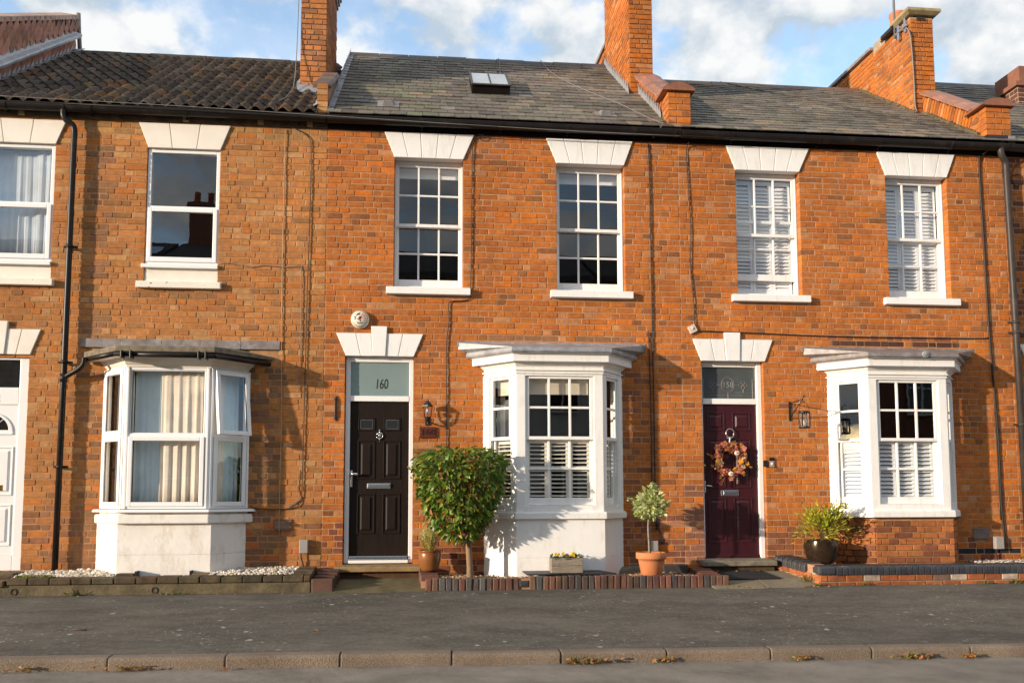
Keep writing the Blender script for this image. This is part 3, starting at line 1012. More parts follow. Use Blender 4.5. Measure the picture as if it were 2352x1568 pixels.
# ------------------------------------------------------------------ roofs
EY, EZ = -0.10, 5.80                       # eaves line
RY = 3.0                                   # ridge line
def roof_z(slope, y):
    return EZ + slope * (y - EY)
def roof_deck(house, X0, X1, zr, zback=5.6):
    m = MB()
    t = 0.05
    m.prism_yz([(.03, EZ + .03), (RY, zr - .06), (2 * RY, zback), (2 * RY, zback - .1), (RY, zr - .2), (.03, EZ - .10)], X0, X1)
    m.box(X0, X1, 2 * RY - .2, 2 * RY - .1, -.1, zback)
    o = m.build('roof', 'slate', house)
    o.color = (.03, .028, .025, 1)
    return o
def slates(house, roof, X0, X1, zr, seed, width, rows, base, n_single, holes=(), lift=0.007):
    """slates in staggered courses; n_single nearest courses are objects"""
    g = random.Random(seed)
    slope = (zr - EZ) / (RY - EY)
    a = math.atan(slope)
    L = math.hypot(RY - EY, zr - EZ) - .05
    gauge = L / rows
    mes = []
    def one(seed):
        q = random.Random(seed)
        w, l, th = width / 2 - .0028, gauge * 1.9, 0.010
        m = MB()
        c = q.uniform(0, .012)
        e = q.uniform(-.004, .004)
        bot = [(-w, e, 0), (-w + .02, -.002 + q.uniform(0, .006), 0), (w - .015, q.uniform(-.003, .006), 0), (w, c, 0), (w, l, 0), (-w, l, 0)]
        m.hull(bot, [(x, y, th) for x, y, z in bot])
        return m
    kinds = [one(seed * 31 + i) for i in range(8)]
    mes = [k.mesh('slate', 'slate') for k in kinds]
    jm = MB()
    cnt = 0
    for r in range(rows):
        s = r * gauge
        x = X0 - (width / 2 if r % 2 else 0) + g.uniform(-.02, .02)
        while x < X1:
            xl, xr = max(x, X0), min(x + width, X1)
            x += width
            if xr - xl < .03:
                continue
            cx, w = (xl + xr) / 2, xr - xl
            s += g.gauss(0, .003) - (g.uniform(.01, .03) if g.random() < .02 else 0)
            yb = EY - .02 + s * math.cos(a)
            zb = EZ - .055 + s * math.sin(a)
            s = r * gauge
            if any(h(cx, yb, w) for h in holes):
                continue
            tint = base(cx, s / L, g)
            sx = w / width
            tl = 0.023 + g.uniform(-.003, .003)          # tail rides on the course below
            rot = Euler((a - tl / gauge * 0.45, g.uniform(-.008, .008), g.gauss(0, .009)))
            loc = Vector((cx, yb - math.sin(a) * (tl + .006), zb + math.cos(a) * (tl + .006) + .03))
            k = g.randrange(8)
            if cnt < n_single:
                inst('slate', mes[k], roof, loc, (sx, 1, 1), rot, tint)
            else:
                jm.tint = tint
                mt = Matrix.Translation(loc) @ rot.to_matrix().to_4x4() @ Matrix.Diagonal((sx, 1, 1, 1))
                jm.tr = lambda px, py, pz, mt=mt: mt @ Vector((px, py, pz))
                jm.add(kinds[k].v, kinds[k].f)
            cnt += 1
    jm.tr = None
    if jm.f:
        jm.build('slate', 'slate', house, kind='stuff')
    return slope
def slate_grey(moss=None, warm=0.0):
    def f(x, s, g):
        q = g.random()
        c = (0.155, 0.136, 0.110)
        if q < .2:
            c = (0.115, 0.100, 0.080)
        elif q < .36:
            c = (0.20, 0.177, 0.142)
        elif q < .46:
            c = (0.165, 0.128, 0.098)
        if warm and g.random() < warm:
            c = (0.225, 0.175, 0.122)
        if moss and moss(x, s) and g.random() < .25:
            c = (0.165, 0.160, 0.105)
        return jit(c, .14, g)
    return f
def ridge(house, X0, X1, zr, mat_tint, w=0.45, mat='coping', ri=0.09):
    n = max(1, int(round((X1 - X0) / w)))
    st = (X1 - X0) / n
    for i in range(n):
        m = MB()
        m.tint = jit(mat_tint, .15)
        pts = [(-.17, -.115), (-.09, -.02), (-.035, .03), (.035, .03), (.09, -.02), (.17, -.115)]
        pts += [(p[0] * .88, p[1] - .022) for p in reversed(pts)]
        dz = rnd.uniform(-.006, .006)
        m.prism_yz([(RY + a, zr + b + dz) for a, b in reversed(pts)], X0 + i * st + .004, X0 + (i + 1) * st - .004)
        m.build('ridge_tile', mat, house)

def stack_bricks(target, x0, x1, y0, y1, z0, z1, tintf, seed, n_single, left=True, right=True, stuff_to=None, mort='mortar_grey', core=True):
    """a square brick shaft: core of mortar, bricks on the front and the visible flanks"""
    nz = int((z1 - z0) / COURSE)
    z1 = z0 + nz * COURSE
    fb = lay(x0, x1, z0, z1, [], seed)
    put_bricks(target, fb, tintf, n_single, seed, house=stuff_to, plane=Matrix.Translation((0, y0, 0)))
    for on, xx, s in ((left, x0, 1), (right, x1, -1)):
        if not on:
            continue
        sb = lay(0, y1 - y0, z0, z1, [], seed + 5)
        # the left flank faces -x, the right flank +x
        if s > 0:
            pl = Matrix.Translation((xx, y1, 0)) @ Matrix.Rotation(-math.pi / 2, 4, 'Z')
        else:
            pl = Matrix.Translation((xx, y0, 0)) @ Matrix.Rotation(math.pi / 2, 4, 'Z')
        put_bricks(target, sb, tintf, n_single // 2 if n_single else 0, seed + 9, house=stuff_to, plane=pl)
    return z1
# ------------------------------------------------------------------ ground, road, kerb, pavement
def kerb_z(x):
    return -0.262 - 0.0068 * max(-14, min(14, x))
def pave_z(x, y):
    k = (-0.75 - y) / (3.40 - 0.75)
    return -0.05 + (kerb_z(x) + 0.05) * k
def sheet(name, mat, xs, ys, zf):
    m = MB()
    nx, ny = len(xs), len(ys)
    m.add([(x, y, zf(x, y)) for y in ys for x in xs], [(j * nx + i, j * nx + i + 1, (j + 1) * nx + i + 1, (j + 1) * nx + i) for j in range(ny - 1) for i in range(nx - 1)])
    return struct(m.build(name, mat))
XS = [-60, -30, -14, -8, -4, 0, 4, 8, 14, 30, 60]
sheet('ground', 'ground_far', [-700, -60, 60, 700], [-700, -40, 40, 700], lambda x, y: -0.9)
sheet('pavement', 'pavement', XS, [-3.36, -2, -0.75], pave_z)
sheet('forecourt', 'soil', XS, [-0.75, -0.4, 0.1], lambda x, y: -0.055 + (y + .75) * .12)
def road_z(x, y):
    return kerb_z(x) - 0.098 + 0.02 * min(1, max(0, (-3.5 - y) / 2.5))
sheet('road', 'tarmac_road', XS, [-9.2, -6, -3.9, -3.4], road_z)
sheet('far_pavement', 'pavement', XS, [-18.8, -12, -9.2], lambda x, y: kerb_z(x) + .04)
ck = bpy.data.objects.new('kerb', None)
C.objects.link(ck)
put(ck, None, (0, -3.4, -.27))
struct(ck)
kx = -2.472 - 0.9103 * 9
for i in range(27):
    m = MB()
    x0, x1 = kx + i * .9103 + .005, kx + (i + 1) * .9103 - .005
    dz, dy = rnd.uniform(-.004, .004), rnd.uniform(-.006, .006)
    prof = [(-3.475, -.14), (-3.475, -.030), (-3.470, -.012), (-3.455, -.002), (-3.43, .002), (-3.35, .004), (-3.35, -.14)]
    n = len(prof)
    vs = []
    for x in (x0, x0 + .008, x1 - .008, x1):
        q = .004 if x in (x0, x1) else 0
        for k, (y, z) in enumerate(prof):
            vs.append((x, y + dy + (q if y < -3.4 else 0), z + dz + kerb_z(x) - (q if z > -.1 else 0)))
    fs = [tuple(range(n))] + [tuple(3 * n + k for k in range(n - 1, -1, -1))]
    for s in range(3):
        for k in range(n):
            fs.append((s * n + k, (s + 1) * n + k, (s + 1) * n + (k + 1) % n, s * n + (k + 1) % n))
    m.add(vs, fs)
    m.build('kerb_stone', 'kerb', ck)

# ------------------------------------------------------------------ the terrace
SOOT = (0.075, 0.045, 0.035)
ZB = -0.04
TG = 'houses in the brick terrace'
h164 = thing('terraced_house', 'taller house at the left edge with red clay tiles hung on its gable', 'house', (-8, 0, 0), TG)
h162 = thing('terraced_house', 'tan brick house with white plastic windows, wavy brown tiles and white door', 'house', (-3.4, 0, 0), TG)
h160 = thing('terraced_house', 'orange brick house with a black front door, slate roof and rooflight', 'house', (1.05, 0, 0), TG)
h158 = thing('terraced_house', 'orange brick house with a plum front door and shuttered upper windows', 'house', (5.5, 0, 0), TG)
h156 = thing('terraced_house', 'house cut off by the right edge, brown downpipe beside its slate roof', 'house', (9.6, 0, 0), TG)
LX = -1.20
RX = 3.32
FX = 7.86

def house_wall(house, X0, X1, holes, lints, tintf, seed, mort, n_single, old=False, extra=(), z0=ZB, z1=None):
    z1 = z1 or z0 + 76 * COURSE
    w = mortar_wall(house, X0, X1, -.15, 5.70, [(a - .004, b + .004, c - .004, d + .004) for a, b, c, d in holes], mort)
    blocks = [rect_block(*h) for h in holes] + list(lints) + list(extra)
    bl = lay(X0, X1, z0, z1, blocks, seed)
    put_bricks(w, bl, tintf, n_single, seed + 1, old=old, house=house)
    return w
def trap(tl, tr_, bl, br, zt, zb):
    return (zb, zt, bl, tl, br, tr_)

# ---- 160
W1, W2 = (-.362, .508), (1.706, 2.594)
zt1, zb1 = 5.622, 5.298
zs = 3.636
holes = [(*W1, zs, zb1), (*W2, zs, zb1), (-.945, -.10, .17, 2.756), (.80, 2.50, -.1, 2.80)]
lints = [trap(-.494, .646, -.366, .508, zt1, zb1), trap(1.572, 2.714, 1.706, 2.594, zt1, zb1), trap(-1.06, .014, -.941, -.102, 3.04, 2.755),
         rect_block(-.62, -.44, 3.03, 3.127), rect_block(-.427, .588, 3.53, 3.64), rect_block(1.64, 2.66, 3.53, 3.64), rect_block(.62, 2.68, 2.74, 2.935)]
z160 = [(.9, 2.75, 2.95, 3.06, .8, (0.28, 0.13, 0.06)), (2.55, 2.85, 0, 2.7, .45, (0.30, 0.11, 0.05)), (0.1, .75, 0, .75, .6, (0.24, 0.08, 0.04)),  # tall strip right of the bay: its shadow put into the brick colour
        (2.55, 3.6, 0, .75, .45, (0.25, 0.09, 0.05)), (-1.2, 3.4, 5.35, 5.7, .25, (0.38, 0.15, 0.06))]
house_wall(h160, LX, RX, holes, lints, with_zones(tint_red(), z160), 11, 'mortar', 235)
lintel(h160, -.494, .646, -.366, .508, zt1, zb1, 5, 'white_paint')
lintel(h160, 1.572, 2.714, 1.706, 2.594, zt1, zb1, 5, 'white_paint')
lintel(h160, -1.062, .014, -.941, -.102, 3.038, 2.755, 4, 'white_paint', key=(-.636, -.431, -.611, -.450, 3.127), name='door_lintel')
sash_window(h160, *W1, zs, zb1, blind=True)
sash_window(h160, *W2, zs, zb1, blind=True)
m = MB()
r160 = roof_deck(h160, LX, RX, 8.16)
r160s = slates(h160, r160, LX - .02, RX + .02, 8.16, 3, .203, 20, slate_grey(lambda x, s: x < .3, .06), 255)
ridge(h160, LX, RX - .25, 8.17, (.075, .066, .058))

# ---- 158
W3, W4 = (4.09, 4.963), (6.171, 7.04)
holes = [(*W3, zs, zb1), (*W4, zs, zb1), (3.575, 4.40, .19, 2.756), (5.29, 6.96, -.1, 2.80)]
lints = [trap(3.962, 5.11, 4.09, 4.963, zt1, zb1), trap(6.05, 7.169, 6.171, 7.04, zt1, zb1), trap(3.461, 4.534, 3.57, 4.424, 3.037, 2.755),
         rect_block(3.878, 4.096, 3.03, 3.125), rect_block(4.03, 5.08, 3.53, 3.64), rect_block(6.12, 7.15, 3.53, 3.64), rect_block(5.08, 7.2, 2.74, 2.93)]
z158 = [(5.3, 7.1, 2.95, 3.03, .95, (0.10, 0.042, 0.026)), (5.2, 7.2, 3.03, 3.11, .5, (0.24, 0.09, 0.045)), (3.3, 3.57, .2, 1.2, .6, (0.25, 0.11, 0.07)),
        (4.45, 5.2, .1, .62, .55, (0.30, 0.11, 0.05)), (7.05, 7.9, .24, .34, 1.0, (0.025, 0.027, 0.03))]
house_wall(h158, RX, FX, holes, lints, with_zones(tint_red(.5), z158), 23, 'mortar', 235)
lintel(h158, 3.962, 5.11, 4.09, 4.963, zt1, zb1, 5, 'white_paint')
lintel(h158, 6.05, 7.169, 6.171, 7.04, zt1, zb1, 5, 'white_paint')
lintel(h158, 3.461, 4.534, 3.57, 4.424, 3.037, 2.755, 4, 'white_paint', key=(3.878, 4.096, 3.899, 4.083, 3.125), name='door_lintel')
sash_window(h158, *W3, zs, zb1, rec=.10, lift=.19, shutters=True)
sash_window(h158, *W4, zs, zb1, rec=.10, shutters=True)
r158 = roof_deck(h158, RX, FX, 7.96)
slates(h158, r158, RX, FX, 7.96, 5, .19, 21, slate_grey(None, .12), 255)
ridge(h158, RX + .2, FX - .45, 7.965, (.20, .12, .075))

# ---- 156, only its left end is in view
house_wall(h156, FX, 12.3, [(8.1, 8.9, .2, 2.756), (9.4, 11.2, -.1, 2.8), (8.6, 9.5, zs, zb1), (10.6, 11.5, zs, zb1)], [trap(7.98, 9.05, 8.09, 8.93, 3.035, 2.755), trap(8.47, 9.63, 8.6, 9.5, zt1, zb1)],
           with_zones(tint_red(), [(7.86, 8.3, 3.0, 5.8, .4, (0.20, 0.07, 0.04))]), 31, 'mortar', 120)
lintel(h156, 7.965, 9.05, 8.09, 8.93, 3.035, 2.755, 4, 'white_paint', key=(8.39, 8.6, 8.41, 8.58, 3.125), name='door_lintel')
lintel(h156, 8.47, 9.63, 8.6, 9.5, zt1, zb1, 5, 'white_paint')
sash_window(h156, 8.6, 9.5, zs, zb1, rec=.10)
r156 = roof_deck(h156, FX, 12.3, 8.14)
slates(h156, r156, FX, 11.6, 8.14, 6, .19, 22, slate_grey(None, .1), 160)
ridge(h156, FX, 12.3, 8.15, (.07, .062, .055))
m = MB()
m.box(8.12, 8.88, .10, .15, .2, 2.2)
m.box(8.12, 8.88, .09, .16, 2.2, 2.26)
d = m.build('front_door', 'plum_door', h156)
for a in ((8.20, 8.46, 1.2, 2.05), (8.54, 8.80, 1.2, 2.05), (8.20, 8.46, .4, 1.0), (8.54, 8.80, .4, 1.0)):
    door_panel(d, *a, .10, 'plum_door')
m = MB()
m.box(8.11, 8.89, .12, .13, 2.262, 2.75)
m.build('fanlight', 'dark_glass', h156)
c = MB()
c.box(9.58, 10.2, 1.9, 2.6, 7.0, 7.62)
ch = c.build('chimney_stack', 'mortar_grey', h156)
cc = MB()
cc.box(9.52, 10.26, 1.84, 2.66, 7.62, 7.69)
cc.build('chimney_cap', 'far_brick', ch)
stack_bricks(ch, 9.58, 10.2, 1.9, 2.6, 7.0, 7.64, lambda x, z, w, g: jit((.12, .045, .03), .2, g), 71, 10, right=False, stuff_to=h156)
c2 = MB()
c2.box(9.66, 10.14, 1.95, 2.55, 7.69, 8.0)
c2.build('chimney_cap', 'far_brick', ch)

# ---- 162
A0, A1 = (-5.40, -4.455), (-3.374, -2.503)
HX = -5.62
dl = (-5.74, -4.526, -5.64, -4.635)
holes = [(-5.32, -4.455, 3.63, 5.304), (*A1, 3.63, 5.304), (-5.53, -4.655, .15, 2.70), (-3.76, -2.10, -.1, 2.80)]
lints = [trap(-5.474, -4.331, -5.35, -4.443, 5.60, 5.304), trap(-3.487, -2.382, -3.365, -2.498, 5.615, 5.304), trap(-5.74, -4.526, -5.62, -4.635, 3.02, 2.716),
         rect_block(-5.1, -4.895, 3.0, 3.112), rect_block(-5.4, -4.412, 3.55, 3.635), rect_block(-3.44, -2.451, 3.55, 3.63), rect_block(-4.0, -1.75, 2.66, 2.93)]
z162 = [(-4.02, -3.80, 0.2, 5.4, .55, (0.30, 0.145, 0.07)), (-2.07, -1.72, 0.1, 2.7, .6, (0.25, 0.125, 0.065)), (-5, -3.5, .1, .95, .45, (0.30, 0.135, 0.065)),  # tall strips beside downpipe and bay carry their cast shadow as brick tint
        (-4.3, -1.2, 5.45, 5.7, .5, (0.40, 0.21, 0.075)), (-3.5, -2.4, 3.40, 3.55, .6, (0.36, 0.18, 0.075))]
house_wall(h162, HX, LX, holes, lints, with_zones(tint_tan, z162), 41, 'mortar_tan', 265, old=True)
lintel(h162, -5.474, -4.331, -5.35, -4.443, 5.60, 5.304, 3, 'cream_paint')
lintel(h162, -3.487, -2.382, -3.365, -2.498, 5.615, 5.304, 3, 'cream_paint')
lintel(h162, -5.74, -4.526, -5.62, -4.635, 3.02, 2.716, 4, 'cream_paint', key=(-5.1, -4.895, -5.08, -4.925, 3.112), name='door_lintel')

def pvc_window(house, X0, X1, z0, z1, zm, y=.015, curtain=None):
    w = MB()
    f = .048
    w.box(X0 + .003, X0 + f, y, y + .07, z0, z1 - .002)
    w.box(X1 - f, X1 - .003, y, y + .07, z0, z1 - .002)
    w.box(X0 + f, X1 - f, y, y + .07, z1 - f, z1 - .002)
    w.box(X0 + f, X1 - f, y, y + .07, z0, z0 + .04)
    w.box(X0 + f, X1 - f, y, y + .07, zm - .02, zm + .03)
    win = w.build('window', 'pvc', house, bevel=.005)
    s = MB()
    o = .02
    f2 = .05
    a0, a1, b0, b1 = X0 + .022, X1 - .022, z0 + .035, zm + .005
    s.box(a0, a0 + f2, y - o, y + .03, b0, b1)
    s.box(a1 - f2, a1, y - o, y + .03, b0, b1)
    s.box(a0 + f2, a1 - f2, y - o, y + .03, b1 - f2, b1)
    s.box(a0 + f2, a1 - f2, y - o, y + .03, b0, b0 + .06)
    s.build('sash', 'pvc', win, bevel=.006)
    pane(win, X0 + f - .002, X1 - f + .002, zm + .028, z1 - f + .002, y + .03, 'glass_strong')
    pane(win, a0 + f2 - .002, a1 - f2 + .002, b0 + .058, b1 - f2 + .002, y + .005, 'glass_strong')
    p = MB()
    p.box(X0 - .025, X1 + .004, -.04, .07, z0 - .048, z0 - .002)
    p.build('sill', 'pvc', win, bevel=.004)
    q = MB()
    q.box(X0 + .004, X1 - .004, .012, .12, 3.63, z0 - .048)
    q.build('panel', 'cream_paint', win)
    st = MB()
    st.box(X0 - .075, X1 + .05, -.065, .1, 3.548, 3.629)
    st.build('stone_sill', 'peeling', win, bevel=.008)
    return win
wl_ = pvc_window(h162, -5.32, -4.455, 3.85, 5.304, 4.555)
wr_ = pvc_window(h162, *A1, 3.85, 5.304, 4.555)
def curtain_sheet(parent, name, x0, x1, z0, z1, y, amp, pitch, mat, tr=None, seed=1, lean=0.0):
    g = random.Random(seed)
    m = MB()
    m.tr = tr
    m.smooth = True
    n = max(6, int((x1 - x0) / pitch * 8))
    rows = 6
    ph = g.uniform(0, 6)
    vs = []
    for r in range(rows + 1):
        z = z1 + (z0 - z1) * r / rows
        for i in range(n + 1):
            x = x0 + (x1 - x0) * i / n
            a = amp * (0.35 + 0.65 * r / rows)
            yy = y + a * math.sin(2 * math.pi * x / pitch + ph + 0.8 * math.sin(x * 9 + r * .25 + ph)) + a * .5 * math.sin(2 * math.pi * x / pitch * 2.3 + 1.3 * ph)
            vs.append((x, yy, z))
    fs = [(r * (n + 1) + i, r * (n + 1) + i + 1, (r + 1) * (n + 1) + i + 1, (r + 1) * (n + 1) + i) for r in range(rows) for i in range(n)]
    m.add(vs, fs)
    o = m.build(name, mat, parent)
    s = o.modifiers.new('solid', 'SOLIDIFY')
    s.thickness = .003
    return o
curtain_sheet(wl_, 'net_curtain', -5.28, -4.49, 3.9, 5.27, .16, .010, .09, 'net_pale', seed=4)
curtain_sheet(wl_, 'curtain', -4.72, -4.50, 3.9, 5.27, .13, .018, .10, 'net_pale', seed=9)

# wavy brown roof tiles, each tile an object
r162 = roof_deck(h162, HX, LX, 7.97)
def wavy_tile(seed):
    g = random.Random(seed)
    w, n, th = .168, 12, .026
    m = MB()
    L = .36
    prof = []
    for i in range(n + 1):
        u = i / n
        h = .024 - .024 * math.cos(2 * math.pi * u)
        prof.append((-w / 2 + w * 1.04 * u, h))
    vs = []
    for y in (0.0, .05, L):
        for x, h in prof:
            vs.append((x, y + g.uniform(-.003, .003), h + th + g.uniform(-.0015, .0015)))
    for y in (0.0, L):
        for x, h in prof:
            vs.append((x, y, h))
    k = n + 1
    fs = []
    for r in range(2):
        for i in range(n):
            fs.append((r * k + i, r * k + i + 1, (r + 1) * k + i + 1, (r + 1) * k + i))
    for i in range(n):
        fs.append((3 * k + i, 3 * k + i + 1, i + 1, i))
    fs.append((0, k, 2 * k, 4 * k, 3 * k))
    fs.append((n, 3 * k + n, 4 * k + n, 2 * k + n, k + n))
    m.smooth = False
    m.add(vs, fs)
    return m
TB = [wavy_tile(i) for i in range(6)]
TM = [b.mesh('roof_tile', 'roof_tile') for b in TB]
tile_n = 0
tj = MB()
sl = (7.97 - EZ) / (RY - EY)
al = math.atan(sl)
LEN = math.hypot(7.97 - EZ, RY - EY) - .03
rows = 13
gau = LEN / rows
tg = random.Random(5)
for r in range(rows):
    x = HX + .085
    while x < LX - .07:
        s = r * gau
        q = tg.random()
        c = (.095, .070, .052)
        if q < .25:
            c = (.068, .051, .039)
        elif q < .45:
            c = (.125, .097, .074)
        elif q < .52:
            c = (.16, .09, .045)
        yb, zb = EY - .03 + s * math.cos(al), EZ - .05 + s * math.sin(al)
        loc = Vector((x, yb - math.sin(al) * .028, zb + math.cos(al) * .028))
        rot = Euler((al - .075, tg.uniform(-.012, .012), tg.uniform(-.012, .012)))
        k = tg.randrange(6)
        if tile_n < 296:
            inst('roof_tile', TM[k], r162, loc, (1, 1, 1), rot, jit(c, .2, tg))
        else:
            mt_ = Matrix.Translation(loc) @ rot.to_matrix().to_4x4()
            tj.tint = jit(c, .2, tg)
            tj.tr = lambda px, py, pz, mt_=mt_: mt_ @ Vector((px, py, pz))
            tj.add(TB[k].v, TB[k].f)
        tile_n += 1
        x += .165
tj.tr = None
tj.build('roof_tile', 'roof_tile', h162, kind='stuff')
ridge(h162, HX, LX - .5, 7.985, (.055, .045, .036), mat='roof_tile')

# ---- chimneys
def shaft(house, x0, x1, prof, label=None):
    """mortar core of a stack from its side profile (y, z)"""
    m = MB()
    m.prism_yz(prof, x0 + .004, x1 - .004)
    return m.build('chimney_stack', 'mortar_grey', house)
tch = with_zones(tint_red(-9), [(-2, -1, 5, 6.9, .4, (0.36, 0.19, 0.08))])
c1 = shaft(h162, -1.705, -1.345, [(1.01, 5.9), (1.01, 9.4), (2.3, 9.4), (2.3, 5.9)])
stack_bricks(c1, -1.705, -1.345, 1.0, 2.3, 6.5, 9.4, lambda x, z, w, g: jit((.46, .175, .055) if g.random() < .7 else (.33, .14, .06), .16, g), 51, 36, left=False, stuff_to=h162)
k = MB()
for i in range(4):
    o = .022 * (i + 1)
    k.box(-1.705 - o, -1.345 + o, 1.0 - o, 2.3 + o, 8.52 + i * COURSE, 8.52 + (i + 1) * COURSE - .008)
k.build('corbel', 'lead_brown', c1)
c2 = shaft(h160, 3.03, 3.39, [(1.39, 6.0), (1.39, 10.2), (3.05, 10.2), (3.05, 6.0)])
stack_bricks(c2, 3.03, 3.39, 1.38, 3.05, 6.75, 10.2, tint_red(-9), 53, 44, right=False, stuff_to=h160)
# wall behind the ridge
bw = MB()
bw.prism_yz([(3.05, 7.4), (3.05, 8.62), (4.8, 8.72), (4.8, 6.8)], 3.08, 3.36)
b_ = bw.build('party_wall', 'mortar', h160)
bc = MB()
bc.prism_yz([(3.0, 8.62), (3.0, 8.68), (4.85, 8.78), (4.85, 8.72)], 3.04, 3.40)
bc.build('coping', 'lead_brown', b_)
pl = Matrix.Translation((3.08, 4.8, 0)) @ Matrix.Rotation(-math.pi / 2, 4, 'Z')
put_bricks(b_, lay(0, 1.75, 7.6, 8.66, [], 77), tint_red(-9), 0, 78, plane=pl, house=h160)
c3 = shaft(h158, 7.46, 7.83, [(1.38, 6.2), (1.38, 8.38), (2.12, 8.38), (2.12, 8.52), (2.47, 8.52), (2.47, 6.5)])
stack_bricks(c3, 7.46, 7.83, 1.37, 2.47, 6.70, 8.41, tint_red(-9), 57, 44, right=False, stuff_to=h158)
pl = Matrix.Translation((7.46, 4.6, 0)) @ Matrix.Rotation(-math.pi / 2, 4, 'Z')
bw = MB()
bw.prism_yz([(2.47, 6.5), (2.47, 8.42), (4.6, 8.46), (4.6, 6.0)], 7.465, 7.80)
b_ = bw.build('party_wall', 'mortar', h158)
put_bricks(b_, lay(0, 2.13, 7.5, 8.42, [], 79), tint_red(-9), 0, 80, plane=pl, house=h158)
bc = MB()
bc.prism_yz([(2.47, 8.42), (2.47, 8.47), (4.65, 8.52), (4.65, 8.47)], 7.40, 7.86)
bc.build('coping', 'lead_brown', b_)
cap = MB()
cap.hull([(7.42, 1.33, 8.40), (7.87, 1.33, 8.40), (7.87, 1.76, 8.40), (7.42, 1.76, 8.40)], [(7.37, 1.28, 8.44), (7.92, 1.28, 8.44), (7.92, 1.81, 8.44), (7.37, 1.81, 8.44)])
cap.hull([(7.37, 1.28, 8.44), (7.92, 1.28, 8.44), (7.92, 1.81, 8.44), (7.37, 1.81, 8.44)], [(7.37, 1.28, 8.49), (7.92, 1.28, 8.49), (7.92, 1.81, 8.49), (7.37, 1.81, 8.49)])
cap.build('chimney_cap', 'stone_cap', c3, bevel=.008)
cap = MB()
cap.box(7.42, 7.88, 1.82, 2.2, 8.41, 8.46)
cap.build('chimney_cap', 'stone_cap', c3, bevel=.008)
pt = MB()
pt.lathe((7.63, 2.0, 8.46), [(.10, 0), (.12, .03), (.125, .14), (.115, .27), (.13, .29), (.13, .33), (.10, .33), (.10, .1)], 20)
pt.build('chimney_pot', 'clay_pot', c3)
gr = MB()
for a in range(2):
    for b in range(6):
        gr.box(7.56 + b * .024, 7.575 + b * .024, 1.350, 1.366, 8.325 + a * .028, 8.345 + a * .028)
gr.build('air_brick', 'dark_room', c3)

